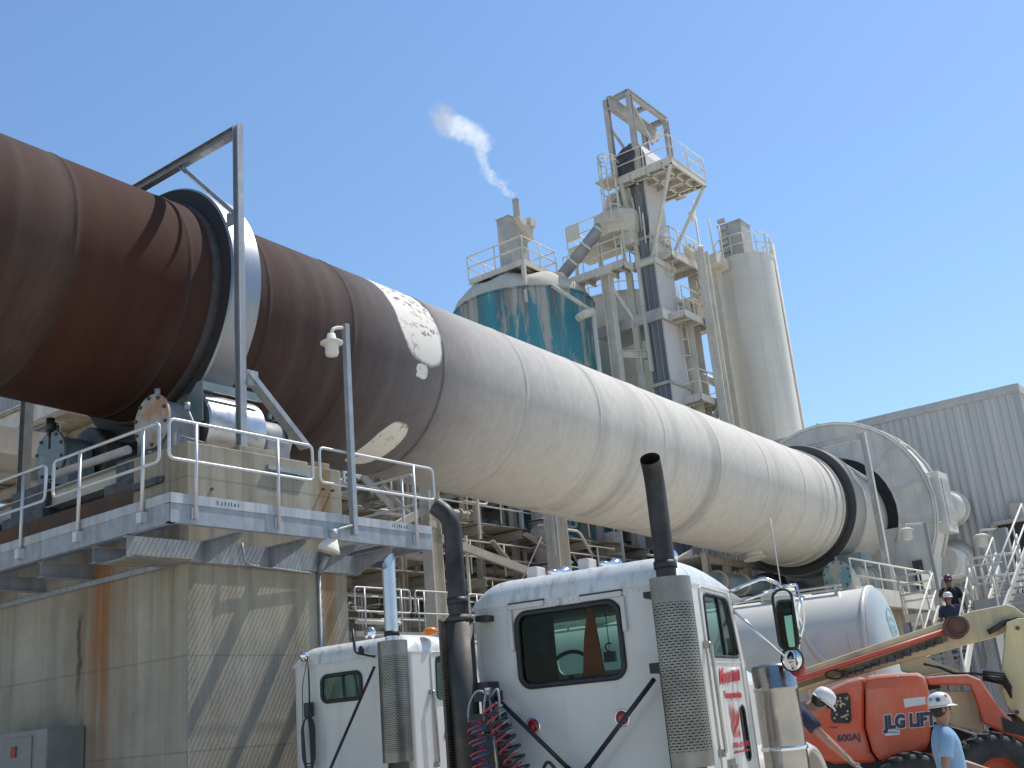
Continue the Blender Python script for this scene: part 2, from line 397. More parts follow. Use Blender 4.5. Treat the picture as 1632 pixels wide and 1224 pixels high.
# ------------------------------------------------------------------ concrete pier under the first tyre
XL, YF, DZ = 9.33, 12.5, 4.85         # pier left face, front face, deck level of the walkway round it
def concrete():
    m, nt, b = nodes('stained_concrete'); p = wpos(nt)
    f = noise(nt, p, .9, 8, .62); c = ramp(nt, f, [(.28, (.25,.225,.175)), (.5, (.345,.31,.245)), (.72, (.42,.38,.305))])
    # vertical water streaks, stronger near the top
    sx = N(nt, 'ShaderNodeSeparateXYZ'); L(nt, p, sx.inputs[0])
    top = ramp(nt, mth(nt, 'DIVIDE', sx.outputs[2], 6.2), [(.15, .15), (.62, .75), (.72, .9)])
    st = ramp(nt, noise(nt, mapping(nt, p, (5,5,.22)), 1, 6, .65), [(.47, 0), (.66, 1)])
    c = mixc(nt, mth(nt, 'MULTIPLY', mth(nt, 'MULTIPLY', st, top), .6), c, (.12,.105,.08))
    st2 = ramp(nt, noise(nt, mapping(nt, p, (2.4,2.4,.14), (7,3,1)), 1, 5, .6), [(.50, 0), (.68, 1)])
    c = mixc(nt, mth(nt, 'MULTIPLY', st2, mth(nt, 'MULTIPLY', top, .5)), c, (.21,.155,.085))
    # one broad rust run on the left face
    dy = mth(nt, 'SUBTRACT', sx.outputs[1], mth(nt, 'MULTIPLY_ADD', noise(nt, mapping(nt, p, (.6,.6,.9)), 1, 4), .35, 14.33))
    rust = ramp(nt, mth(nt, 'ABSOLUTE', dy), [(.0, 1), (.14, .8), (.30, .38), (.95, 0)])
    rust = mth(nt, 'MULTIPLY', rust, ramp(nt, noise(nt, mapping(nt, p, (7,7,.35), (1,5,0)), 1, 5, .6), [(.34, .35), (.55, 1)]))
    rust = mth(nt, 'MULTIPLY', rust, ramp(nt, mth(nt, 'DIVIDE', sx.outputs[2], 6), [(.1, .25), (.35, .6), (.55, 1)]))
    rust = mth(nt, 'MULTIPLY', rust, ramp(nt, sx.outputs[0], [(.0, 1), (1.0, 1)]))
    c = mixc(nt, rust, c, (.27,.115,.035))
    rust2 = ramp(nt, mth(nt, 'ABSOLUTE', mth(nt, 'SUBTRACT', sx.outputs[0], 11.95)), [(.05, .75), (.22, 0)])
    rust2 = mth(nt, 'MULTIPLY', rust2, ramp(nt, mth(nt, 'DIVIDE', sx.outputs[2], 6), [(.3, 0), (.6, 1)]))
    c = mixc(nt, rust2, c, (.22,.12,.035))
    # drip with a dark root
    dr = mth(nt, 'SUBTRACT', sx.outputs[1], mth(nt, 'MULTIPLY_ADD', noise(nt, p, 3.5, 3), .22, 14.9))
    dk = mth(nt, 'MULTIPLY', ramp(nt, mth(nt, 'ABSOLUTE', dr), [(.02, .8), (.09, 0)]), ramp(nt, mth(nt, 'DIVIDE', sx.outputs[2], 6), [(.40, 0), (.52, 1), (.63, 1), (.66, 0)]))
    c = mixc(nt, dk, c, (.05,.045,.04))
    # form joints
    jz = mth(nt, 'ABSOLUTE', mth(nt, 'SUBTRACT', mth(nt, 'FRACT', mth(nt, 'DIVIDE', sx.outputs[2], 1.22)), .5))
    jl = mth(nt, 'MULTIPLY', ramp(nt, jz, [(.006, .35), (.014, 0)]), 1.0)
    c = mixc(nt, jl, c, (.10,.095,.085))
    pit = ramp(nt, noise(nt, p, 26, 4, .6), [(.28, .72), (.36, 1)])
    c = mixc(nt, 1.0, c, pit, 'MULTIPLY')
    L(nt, c, b.inputs['Base Color']); b.inputs['Roughness'].default_value = .88; b.inputs['Specular IOR Level'].default_value = .3
    bump(nt, b, noise(nt, p, 18, 8, .7), .25, .015)
    return m
M['concrete'] = concrete()
M['rusty_concrete'] = pm('rust_soaked_concrete', (.085,.06,.045), (.17,.075,.035), 1.4, .85, 0, .1, streak=(.06,.05,.045), sscale=3)
pier = thing('concrete_pier', 'massive rust stained concrete pier carrying the brown end of the kiln', 'pier', (10.8, 16, 0))
q = MB(); q.bx(XL, 12.35, YF, 19.6, 0, 5.0); q.build('base', M['concrete'], pier, bev=.03)
q = MB()
q.prism([(XL, YF, 5.0), (11.6, YF, 5.0), (11.6, YF, 6.0), (XL, YF, 6.0)], (0, 1.25, 0))
q.build('pedestal', M['concrete'], pier, bev=.02)
q = MB(); q.bx(11.605, 12.33, YF+.03, 13.75, 4.99, 5.96); q.build('pedestal', M['concrete'], pier, bev=.02)
q = MB(); q.bx(XL+.12, 12.2, 13.76, 18.2, 4.99, 5.62); q.build('bearing_sill', M['rusty_concrete'], pier, bev=.02)
q = MB(); q.bx(XL+.02, 12.3, 18.21, 19.58, 4.99, 5.95); q.build('pedestal', M['rusty_concrete'], pier, bev=.02)
q = MB(); q.bx(10.35, 11.1, 12.62, 13.4, 5.995, 6.12); q.build('pad', M['concrete'], pier, bev=.012)
q = MB(); q.bx(11.9, 12.25, 12.7, 13.2, 5.955, 6.1); q.build('pad', M['concrete'], pier, bev=.012)
# channel and steel angles that run along the upper walls
q = MB(); q.bar((10.75, YF-.03, 5.80), (11.55, YF-.03, 5.78), .05, .07)
q.bar((10.95, YF-.03, 5.77), (10.95, YF-.03, 5.68), .03, .03); q.bar((11.35, YF-.03, 5.76), (11.35, YF-.03, 5.67), .03, .03)
q.build('wall_rail', M['galv'], pier)
q = MB(); q.bar((XL-.03, 13.7, 5.18), (XL-.03, 19.4, 5.12), .06, .08); q.bar((XL-.03, 13.1, 5.55), (XL-.03, 13.7, 5.55), .05, .1); q.build('wall_rail', M['dark_steel'], pier)
q = MB()
for px, pz in ((9.75, 5.35), (10.15, 5.1), (11.9, 5.6), (12.1, 5.6), (11.9, 5.1), (12.1, 5.1)):
    q.cyl((px, YF+.02, pz), (px, YF-.035, pz), .02, n=8)
for py, pz in ((13.05, 5.55), (13.05, 5.25), (13.0, 5.1), (15.2, 5.3), (15.2, 5.1)):
    q.cyl((XL+.02, py, pz), (XL-.05, py, pz), .05, n=10)
q.build('anchor_bolt', M['dark_steel'], pier)

# ------------------------------------------------------------------ walkway round the pier
XO, YO, ZB = 8.39, 11.57, 4.59
walk = thing('walkway', 'galvanised walkway with grating floor bracketed round the rust stained pier', 'walkway', (10.8, 12, DZ))
XE = 13.35
q = MB(); q.chan((XO, YO, (ZB+DZ)/2), (XE, YO, (ZB+DZ)/2), DZ-ZB, .09, .014, flip=1)
q.chan((XO, 19.5, (ZB+DZ)/2), (XO, YO+.002, (ZB+DZ)/2), DZ-ZB, .09, .014, flip=1)
q.chan((XE, YO+.002, (ZB+DZ)/2), (XE, 15.5, (ZB+DZ)/2), DZ-ZB-.01, .09, .014, flip=1)
q.build('edge_channel', M['galv'], walk)
# wall beam and brackets
q = MB(); q.chan((XO-.02, YF-.05, ZB-.16), (12.6, YF-.05, ZB-.16), .28, .10, .014, flip=1)
for x in (9.6, 10.75, 11.75, 12.5):
    q.prism([(x, YF-.01, ZB-.02), (x, YO+.1, ZB-.02), (x, YO+.1, ZB-.07), (x, YF-.01, ZB-.33)], (.012, 0, 0))
    q.bar((x, YF-.01, ZB-.01), (x, YO+.08, ZB-.01), .10, .016)
for y in (13.4, 14.7, 16.0, 17.4, 18.8):
    q.ibeam((XL-.005, y, ZB-.12), (XO+.1, y, ZB-.12), .22, .12, .012)
q.bar((XL-.02, YF+.05, ZB-.27), (XL-.02, 19.5, ZB-.27), .03, .07)
q.bar((XO-.02, YF-.05, ZB-.30), (XO+.9, YF-.05, ZB-.30), .12, .012)
q.build('bracket', M['galv'], walk)
q = MB(); q.bx(XO+.02, XL+.0, YF-.2, YF+.5, ZB-.30, ZB-.285); q.build('gusset_plate', M['concrete'], walk)
# grating: bearing bars and cross rods
def grating(q, x0, x1, y0, y1, z, along='x', pitch=.042, cross=.13):
    if along == 'x':
        n = int((y1-y0)/pitch)
        for i in range(n+1):
            y = y0+(y1-y0)*i/n; q.bx(x0, x1, y-.002, y+.002, z-.025, z)
        n = int((x1-x0)/cross)
        for i in range(n+1):
            x = x0+(x1-x0)*i/n; q.bx(x-.004, x+.004, y0, y1, z-.012, z-.003)
    else:
        n = int((x1-x0)/pitch)
        for i in range(n+1):
            x = x0+(x1-x0)*i/n; q.bx(x-.002, x+.002, y0, y1, z-.025, z)
        n = int((y1-y0)/cross)
        for i in range(n+1):
            y = y0+(y1-y0)*i/n; q.bx(x0, x1, y-.004, y+.004, z-.012, z-.003)
q = MB(); grating(q, XO+.02, XE-.02, YO+.02, YF-.06, DZ, 'y', .075, .30); grating(q, XO+.02, XL-.02, YF-.03, 19.4, DZ, 'x', .075, .30)
grating(q, 12.38, XE-.02, YF-.03, 15.4, DZ, 'x', .055, .16)
q.build('grating', M['galv'], walk)
q = MB(); q.bar((XO-.006, YO-.008, DZ+.055), (XE, YO-.008, DZ+.055), .012, .13)
q.bar((XO-.008, YO, DZ+.055), (XO-.008, 19.5, DZ+.055), .012, .125); q.bar((XE+.008, YO+.6, DZ+.055), (XE+.008, 15.5, DZ+.055), .012, .125)
q.build('toe_board', M['toe'], walk)
q = MB()
rnd = random.Random(3)
for x0 in (9.12, 12.42):
    for k in range(7):
        x = x0+k*.055; 
        for t in range(2): q.bar((x+rnd.uniform(-.015,.015), YO-.0165, DZ+.03+rnd.uniform(0,.01)), (x+rnd.uniform(-.02,.02), YO-.0165, DZ+.08+rnd.uniform(-.02,.01)), .006, .003)
q.build('stencil_mark', M['dark_steel'], walk)
def rail_loop(q, p0, p1, z0=5.40, z1=5.92, r=.0215, cr=.09):
    (x0, y0), (x1, y1) = p0, p1
    q.tube(fillet([(x0,y0,z0),(x0,y0,z1),(x1,y1,z1),(x1,y1,z0)], cr, 5, True), r, 10, True)
yr = YO-.045
for a, b_ in (((8.33, yr), (10.78, yr)), ((10.92, yr), (13.42, yr))):
    q = MB(); rail_loop(q, a, b_); q.build('handrail', M['galv_rail'], walk)
xr = XO-.045
for a, b_ in (((xr, 11.75), (xr, 14.2)), ((xr, 14.4), (xr, 17.0)), ((xr, 17.2), (xr, 19.6))):
    q = MB(); rail_loop(q, a, b_); q.build('handrail', M['galv_rail'], walk)
q = MB(); rail_loop(q, (XE+.05, 11.95), (XE+.05, 15.3)); q.build('handrail', M['galv_rail'], walk)
for x, y in ((8.75, yr), (10.13, yr), (12.95, yr), (xr, 12.1), (xr, 13.55), (xr, 15.0), (xr, 16.6), (xr, 18.2), (XE+.05, 12.2), (XE+.05, 14.8)):
    q = MB(); q.tube([(x, y, 4.66), (x, y, 5.92)], .024, 10)
    q.bx(x-.05, x+.05, y+.02 if y == yr else y-.05, y+.04 if y == yr else y+.05, 4.66, 4.80)
    q.build('post', M['galv_rail'], walk)

# ------------------------------------------------------------------ support rollers
def support_roller(label, y, z, rl, mats, x0=10.6, x1=11.75, group=None, sc=1.0):
    cx = (x0+x1)/2
    t = thing('support_roller', label, 'roller', (cx, y, z-.9*sc), 0, group)
    q = MB(); q.lathe([(.12, x0), (rl-.03, x0), (rl, x0+.03), (rl, x1-.03), (rl-.03, x1), (.12, x1)], (0,y,z), (1,0,0), 64, up=(0,0,1), sm=True)
    o = q.build('roller', mats[0], t); md = o.modifiers.new('e', 'EDGE_SPLIT'); md.split_angle = R(30)
    q = MB(); q.cyl((x0-.55*sc, y, z), (x1+.55*sc, y, z), .14*sc, n=24); q.build('shaft', M['dark_steel'], t)
    for sgn, xe in ((-1, x0), (1, x1)):
        xa = xe+sgn*.08*sc; xb = xe+sgn*.62*sc
        q = MB(); q.cyl((xa, y, z), (xb, y, z), .36*sc, n=36)
        q.bx(min(xa, xb)+.02, max(xa, xb)-.02, y-.46*sc, y+.46*sc, z-.62*sc, z-.08*sc)
        q.build('bearing_housing', mats[1], t, bev=.02)
        q = MB(); q.cyl((xb, y, z), (xb+sgn*.05*sc, y, z), .44*sc, n=40)
        h = q.build('end_cover', mats[2] if sgn < 0 else mats[3], t, bev=.01)
        q = MB()
        for k in range(10):
            a = 2*PI*k/10+.2; yy, zz = y+.385*sc*math.cos(a), z+.385*sc*math.sin(a)
            q.cyl((xb+sgn*.05*sc, yy, zz), (xb+sgn*.085*sc, yy, zz), .028*sc, n=6)
        q.build('bolt', M['dark_steel'], h)
        q = MB(); q.cyl((xb-sgn*.06*sc, y, z+.42*sc), (xb-sgn*.06*sc, y, z+.55*sc), .045*sc, n=12); q.build('grease_cup', M['galv'], t)
    return t
M['roller_shine'] = pm('polished_roller', (.42,.43,.45), (.56,.56,.56), 4, .34, .9)
M['cover_rust'] = pm('rust_washed_cover', (.36,.42,.44), (.40,.24,.15), 3.2, .6, .1, .05, lo=.42, hi=.6)
M['cover_teal'] = pm('teal_cover', (.13,.19,.21), (.22,.26,.27), 3, .5)
M['cover_white'] = pm('pale_cover', (.55,.53,.49), (.42,.41,.38), 4, .6)
M['housing'] = pm('grey_housing', (.15,.18,.20), (.30,.29,.27), 3, .6, .1, .05)
sr = support_roller('shiny support roller with round bolted bearing covers, on the near side of the pier', 14.2, 6.78, .60, (M['roller_shine'], M['housing'], M['cover_rust'], M['cover_white']))
q = MB(); q.bx(9.5, 12.25, 13.74, 14.75, 5.63, 5.8); q.bx(9.6, 12.2, 13.80, 14.6, 5.8, 6.17); q.build('base_frame', M['dark_steel'], sr, bev=.01)
# scraper plate in front of the roller and small lubricator lines
q = MB(); q.prism([(10.46, 13.62, 6.75), (10.46, 13.62, 7.42), (10.46, 13.76, 7.42), (10.46, 14.25, 7.0), (10.46, 14.25, 6.75)], (.012, 0, 0))
q.bx(10.47, 11.7, 13.66, 13.70, 7.28, 7.42); q.build('guard_plate', M['cover_teal'], sr)
q = MB(); q.tube([(10.3, 13.65, 6.2), (10.33, 13.6, 6.55), (10.2, 13.66, 6.9)], .025, 8); q.cyl((10.2,13.66,6.88), (10.2,13.66,7.0), .05, n=10)
q.tube([(9.95, 13.6, 6.1), (9.95, 13.5, 6.4), (10.4, 13.5, 6.35)], .012, 6); q.bx(10.35, 10.5, 13.42, 13.56, 6.1, 6.26)
q.build('lubricator', M['galv'], sr)
q = MB(); q.lathe([(.34, 0), (.40, .0), (.40, .03), (.34, .03), (.34, 0)], (12.36, 14.2, 6.78), (1, 0, 0), 32, up=(0,0,1), sm=False)
q.bar((12.36, 14.2-.34, 6.78), (12.36, 14.2+.34, 6.78), .04); q.bar((12.36, 14.2, 6.44), (12.36, 14.2, 7.12), .04); q.build('hand_wheel', M['dark_steel'], sr)
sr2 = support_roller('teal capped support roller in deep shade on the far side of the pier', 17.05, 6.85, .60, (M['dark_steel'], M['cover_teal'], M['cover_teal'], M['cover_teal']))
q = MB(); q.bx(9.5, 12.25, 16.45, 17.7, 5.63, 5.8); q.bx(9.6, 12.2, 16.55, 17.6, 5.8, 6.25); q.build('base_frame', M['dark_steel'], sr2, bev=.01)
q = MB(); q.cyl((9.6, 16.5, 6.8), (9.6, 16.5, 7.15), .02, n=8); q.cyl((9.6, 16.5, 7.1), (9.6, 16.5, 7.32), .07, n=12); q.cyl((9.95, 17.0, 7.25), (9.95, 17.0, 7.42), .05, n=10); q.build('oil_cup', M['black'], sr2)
# long cross beam between the two bearing bases (seen through the railing)
q = MB(); q.ibeam((9.72, 13.9, 5.97), (9.72, 18.4, 5.95), .3, .25, .02); q.cyl((9.6, 14.3, 6.3), (9.6, 16.3, 6.32), .07, n=14)
tag(q.build('tie_beam', M['grey_steel']), 'dusty steel tie beam between the two bearing bases on the pier', 'beam')

# ------------------------------------------------------------------ portal frame over the kiln (tall post, beam, braces)
gx, gy = 10.74, 13.04
gf = thing('portal_frame', 'tall galvanised post and overhead beam reaching across the brown kiln', 'steel frame', (gx, gy, 6.12))
M['galv_beam'] = pm('old_galvanised_beam', (.22,.23,.235), (.34,.34,.33), 4, .5, .4, .05)
q = MB(); q.ibeam((gx, gy, 6.12), (gx, gy, 11.86), .13, .12, .012, up=(0,1,0)); q.bx(gx-.16, gx+.16, gy-.16, gy+.16, 6.115, 6.14); q.build('post', M['galv'], gf)
q = MB(); q.ibeam((gx, gy+.08, 11.75), (gx, 19.2, 11.72), .16, .13, .012); q.build('beam', M['galv_beam'], gf)
q = MB(); q.ibeam((gx, 19.3, 6.0), (gx, 19.3, 11.8), .2, .16, .014, up=(0,1,0)); q.build('post', M['galv_beam'], gf)
q = MB(); q.angle((gx, gy+.06, 10.15), (gx, 14.62, 11.68), .07, .01); q.bx(gx-.012, gx+.012, gy+.08, gy+.3, 10.05, 10.3); q.build('brace', M['galv'], gf)
q = MB(); q.chan((gx+.1, gy, 7.42), (12.02, gy, 6.38), .19, .09, .014, flip=-1, up=(0,1,0)); q.bx(gx+.08, gx+.3, gy-.06, gy+.06, 7.25, 7.5); q.build('brace', M['galv'], gf)
# second floor-standing brace shape on the near slope
# ------------------------------------------------------------------ lamp pole on the walkway corner
lp = thing('lamp_post', 'galvanised pole lamp with glass jar shade, clamped to the pier walkway edge', 'lamp', (11.5, YO-.09, 4.66))
q = MB(); q.bx(11.46, 11.55, YO-.15, YO-.06, 4.66, 7.97); q.build('pole', M['galv'], lp, bev=.008)
q = MB(); q.tube(fillet([(11.46, YO-.1, 7.9), (11.33, YO-.1, 7.88), (11.22, YO-.1, 7.82), (11.20, YO-.1, 7.72)], .06, 4), .028, 10); q.build('arm', M['white_rail'], lp)
M['lamp_glass'] = pm('frosted_lamp_glass', (.62,.60,.54), None, rough=.25)
q = MB(); q.lathe([(.0, .16), (.06, .16), (.075, .08), (.17, .03), (.175, .0), (.10, -.015), (.0, -.015)], (11.2, YO-.1, 7.58), (0,0,1), 24); q.build('hood', M['white_rail'], lp)
q = MB(); q.lathe([(.105, -.01), (.105, -.15), (.085, -.20), (.0, -.215)], (11.2, YO-.1, 7.58), (0,0,1), 24); q.build('glass', M['lamp_glass'], lp)
# floodlight and conduit under the walkway edge
fl = thing('floodlight', 'small grey floodlight on a bent arm below the lamp pole', 'lamp', (11.2, YO-.2, 4.45))
q = MB(); q.tube(fillet([(11.45, YO-.12, 4.8), (11.25, YO-.16, 4.74), (11.0, YO-.2, 4.66)], .05), .022, 8); q.cyl((10.98, YO-.2, 4.68), (10.98, YO-.2, 4.55), .07, .06, n=14); q.build('arm', M['galv'], fl)
q = MB(); q.lathe([(.0, .0), (.08, .0), (.16, -.16), (.17, -.19), (.15, -.20)], (11.0, YO-.16, 4.56), (.25,-.2,1), 24); q.build('shade', M['cream_steel'], fl)
q = MB(); q.tube(fillet([(11.72, YF-.03, 4.28), (11.72, YF-.03, .2)], .1), .03, 8); q.tube([(11.72, YF-.04, 4.28), (11.72, YF-.25, 4.5)], .05, 8); q.tube([(10.2, YF-.1, 4.6), (10.22, YF-.12, 4.35), (10.35, YF-.1, 4.29), (11.6, YF-.06, 4.25)], .018, 6)
tag(q.build('conduit', M['galv']), 'thin grey conduit pipe running down the lit wall of the pier', 'pipe')
# steel cabinet at the foot of the pier
cb = at(75, 1160, x=XL-.6)
cab = thing('electrical_cabinet', 'grey steel cabinet standing at the foot of the shaded pier wall', 'cabinet', (XL-.35, cb.y+1.0, 0))
zt = at(75, 1160, x=XL-.6).z
q = MB(); q.bx(XL-.6, XL-.02, cb.y, cb.y+2.0, 0, zt); q.build('body', pm('cabinet_grey', (.19,.19,.18), (.24,.235,.225), 3, .5), cab, bev=.015)
q = MB(); q.bx(XL-.62, XL-.60, cb.y+.35, cb.y+1.1, .1, zt-.08); q.build('door', pm('cabinet_door', (.20,.20,.19), None, rough=.5), cab, bev=.006)
q = MB(); q.bx(XL-.64, XL-.62, cb.y+.72, cb.y+.85, zt-.35, zt-.2); q.build('warning_sign', pm('red_sign', (.28,.03,.03), None, rough=.5), cab)
# ------------------------------------------------------------------ generic rails / platforms / ladders for the plant behind
def rail_run(q, pts, z, h=1.07, r=.03, n=2, step=1.3, post=True, nn=6):
    """guard rail along a polyline at deck height z"""
    pts = [Vector((p[0], p[1], 0)) for p in pts]
    for a, b_ in zip(pts, pts[1:]):
        for k in range(n):
            zz = z+h*(1-k*.48); q.tube([(a.x,a.y,zz),(b_.x,b_.y,zz)], r, nn)
        if post:
            m = max(1, round((b_-a).length/step))
            for i in range(m+1):
                p = a+(b_-a)*i/m; q.tube([(p.x,p.y,z),(p.x,p.y,z+h)], r, nn)
def ladder(parent, base, top_z, mat, out=(-1,0), w=.45, cage=True, cage_from=2.2):
    bx_, by_, bz = base; o = Vector((out[0], out[1], 0)).normalized(); sd = Vector((-o.y, o.x, 0))
    q = MB(); 
    for sg in (-1, 1):
        p = Vector((bx_, by_, bz))+sd*sg*w/2; q.bar(p, (p.x, p.y, top_z), .06, .03)
    z = bz+.15
    while z < top_z:
        p = Vector((bx_, by_, z)); q.tube([p-sd*w/2, p+sd*w/2], .014, 5); z += .3
    q.build('ladder', mat, parent)
    if cage:
        q = MB(); c = Vector((bx_, by_, 0))
        def arc(z, n=10): return [Vector((c.x, c.y, z))+sd*math.cos(a)*.38+o*(math.sin(a)*.68) for a in [PI*i/n for i in range(n+1)]]
        z = bz+cage_from; zs = []
        while z < top_z-.1: q.tube(arc(z), .026, 5); zs.append(z); z += .75
        q.tube(arc(top_z-.05), .026, 5); zs.append(top_z-.05)
        for i in (1, 3, 5, 7, 9):
            q.tube([arc(zs[0])[i], arc(zs[-1])[i]], .022, 5)
        q.build('cage', mat, parent)
CS, CR = M['cream_steel'], M['cream_rail']
def pd(px, py, D): return at(px, py, D=D)

# ------------------------------------------------------------------ teal tank
m, nt, b = nodes('peeling_teal_paint'); p = wpos(nt)
f1 = ramp(nt, noise(nt, mapping(nt, p, (1.35,1.35,.22)), 1, 8, .66, .3), [(.50, 0), (.55, 1)])
f2 = ramp(nt, noise(nt, mapping(nt, p, (2.4,2.4,.12), (5,0,3)), 1, 5, .6), [(.46, 0), (.66, .85)])
c = mixc(nt, noise(nt, p, .8, 6), (.03,.21,.265), (.06,.30,.35))
c = mixc(nt, f1, c, (.40,.385,.34))
sx = N(nt, 'ShaderNodeSeparateXYZ'); L(nt, p, sx.inputs[0])
topz = pd(832, 453, 44).z
tp = ramp(nt, mth(nt, 'DIVIDE', mth(nt, 'SUBTRACT', topz+.3, sx.outputs[2]), 5), [(.0, 1), (.18, .75), (.6, .12)])
c = mixc(nt, mth(nt, 'MULTIPLY', f2, tp), c, (.12,.085,.07))
c = mixc(nt, ramp(nt, noise(nt, mapping(nt, p, (3,3,.1), (0,9,0)), 1, 5, .7), [(.54, 0), (.72, .6)]), c, (.30,.30,.27))
L(nt, c, b.inputs['Base Color']); b.inputs['Roughness'].default_value = .7
M['teal_peel'] = m
M['dust_heap'] = pm('caked_dust', (.52,.47,.39), (.62,.57,.48), 3, .95, 0, .6, bscale=14)
tc = pd(832, 470, 47.5); TR = 3.25; tz = topz
tank = thing('storage_tank', 'round storage tank with peeling teal paint and a railed top platform, steam vent above', 'tank', (tc.x, tc.y, 0))
q = MB(); q.lathe([(TR, 0), (TR, tz-4.2), (TR+.03, tz-4.19), (TR+.03, tz-4.1), (TR, tz-4.09), (TR, tz-.05), (TR+.06, tz-.05), (TR+.06, tz+.03), (TR-.1, tz+.05)], (tc.x,tc.y,0), (0,0,1), 64, sm=True)
o = q.build('shell', M['teal_peel'], tank); o.modifiers.new('e','EDGE_SPLIT').split_angle = R(35)
q = MB(); q.grid(lambda u, v: (tc.x+math.cos(2*PI*u)*(TR-.05)*(1-v*v*.75), tc.y+math.sin(2*PI*u)*(TR-.05)*(1-v*v*.75), tz+.03+math.sin(v*PI/2)*1.25+.10*math.sin(17*u*PI)*math.sin(v*9)), 48, 8)
q.build('roof', M['dust_heap'], tank)
cc = pd(834, 412, 44.3); cl = at(747, 446, x=cc.x); cr_ = at(888, 436, y=cc.y)
dz = cc.z
dx1, dy1 = cr_.x, cl.y
q = MB(); q.bx(cc.x+.016, dx1-.016, cc.y+.016, dy1-.016, dz-.04, dz)
q.chan((cc.x, dy1, dz-.12), (cc.x, cc.y, dz-.12), .26, .08); q.chan((cc.x, cc.y, dz-.12), (dx1, cc.y, dz-.12), .26, .08)
for k in range(4): y = cc.y+(dy1-cc.y)*(k+.5)/4; q.ibeam((cc.x+.05, y, dz-.14), (dx1, y, dz-.14), .2, .12)
q.build('platform', CS, tank)
q = MB()
for x, y in ((cc.x+.15, cc.y+.15), (cc.x+.1, dy1-.2), (dx1-.2, cc.y+.15), (dx1-.2, dy1-.3)): q.bar((x,y,tz-.6), (x,y,dz-.2), .14)
q.build('platform_leg', CS, tank)
q = MB(); rail_run(q, [(dx1, cc.y), (cc.x, cc.y), (cc.x, dy1), (dx1, dy1), (dx1, cc.y)], dz, 1.1, .032); q.build('guard_rail', CR, tank)
q = MB(); q.bar((cc.x+.02, cc.y+.02, dz-.1), (cc.x+.02, cc.y+.02, tz-.3), .13); q.bx(cc.x-.1, cc.x+.25, cc.y-.05, cc.y+.3, tz-.75, tz-.15); q.build('bracket', CS, tank)
# dust filter box and vent stack
fb = pd(817, 415, 45.6)
ft = at(817, 341, x=fb.x, ).z; fl_ = at(791, 352, x=fb.x).y; fr_ = at(838, 347, y=fb.y).x
flt = thing('dust_filter', 'tall dusty sheet metal filter box with a thin vent stack, on the teal tank', 'filter', (fb.x, fb.y, dz))
q = MB(); q.bx(fb.x, fr_, fb.y, fl_, dz, ft); q.bx(fb.x-.04, fr_+.04, fb.y-.04, fl_+.04, ft, ft+.05); q.build('casing', M['grey_steel'], flt, bev=.02)
q = MB(); q.prism([(fb.x+.25, fb.y-.001, ft-.05), (fr_, fb.y-.001, ft-.05), (fr_, fb.y-.001, ft-.9)], (0, -.35, 0)); q.bx(fr_-.35, fr_+.05, fb.y-.5, fb.y, ft-.3, ft+.12); q.build('hood', CS, flt)
vs_ = at(822, 330, x=fb.x+.55)
q = MB(); q.cyl((fb.x+.6, vs_.y, ft), (fb.x+.62, vs_.y+.02, ft+1.0), .18, .16, n=16, caps=False); q.cyl((fb.x+.6, vs_.y, ft), (fb.x+.62, vs_.y+.02, ft+.98), .15, .14, n=16); q.build('vent_stack', M['grey_steel'], flt)
stack_top = Vector((fb.x+.62, vs_.y+.02, ft+1.0))
# steam plume drifting from the vent
pl_pts = [(822,320,.14),(812,306,.28),(797,293,.38),(782,282,.42),(770,270,.38),(766,252,.32),(769,235,.36),(762,220,.50),(745,212,.66),(728,204,.78),(714,198,.72),(706,184,.55),(702,170,.42)]
q = MB(); Dp = math.hypot(stack_top.x, stack_top.y)
cl_pts = []
for i, (px, py, r_) in enumerate(pl_pts):
    c = at(px, py, D=Dp+.15*i) if i else stack_top.copy(); cl_pts.append((c, r_*(.95 if i < 6 else 1.5)))
q.tube([c for c, r_ in cl_pts], [r_*2.0 for c, r_ in cl_pts], 20)
plume = q.build('steam_plume', M['black'], None)
m = bpy.data.materials.new('steam'); m.use_nodes = True; nt = m.node_tree; nt.nodes.remove(nt.nodes['Principled BSDF'])
pv = N(nt, 'ShaderNodeVolumePrincipled'); pv.inputs['Color'].default_value = (1,1,1,1); pv.inputs['Anisotropy'].default_value = 0
# density falls off from the drifting centre line, torn up by turbulence
p = wpos(nt); xs = [c.x for c, r_ in cl_pts]; ys = [c.y for c, r_ in cl_pts]; zs_ = [c.z for c, r_ in cl_pts]
nz = N(nt, 'ShaderNodeTexNoise'); nz.inputs['Scale'].default_value = 1.1; nz.inputs['Detail'].default_value = 6; nz.inputs['Roughness'].default_value = .7; L(nt, p, nz.inputs['Vector'])
off = N(nt, 'ShaderNodeVectorMath', operation='SUBTRACT'); L(nt, nz.outputs['Color'], off.inputs[0]); off.inputs[1].default_value = (.5,.5,.5)
sc_n = N(nt, 'ShaderNodeVectorMath', operation='SCALE'); L(nt, off.outputs[0], sc_n.inputs[0]); sc_n.inputs['Scale'].default_value = 1.25
pw_ = N(nt, 'ShaderNodeVectorMath', operation='ADD'); L(nt, p, pw_.inputs[0]); L(nt, sc_n.outputs[0], pw_.inputs[1])
sx = N(nt, 'ShaderNodeSeparateXYZ'); L(nt, pw_.outputs[0], sx.inputs[0])
x0_, x1_, y0_, y1_, z0_, z1_ = min(xs)-.01, max(xs)+.01, min(ys)-.01, max(ys)+.01, zs_[0], zs_[-1]
tz_ = mth(nt, 'DIVIDE', mth(nt, 'SUBTRACT', sx.outputs[2], z0_), z1_-z0_, clamp=True)
rp_ = ramp(nt, tz_, [((c.z-z0_)/(z1_-z0_), ((c.x-x0_)/(x1_-x0_), (c.y-y0_)/(y1_-y0_), r_)) for c, r_ in cl_pts])
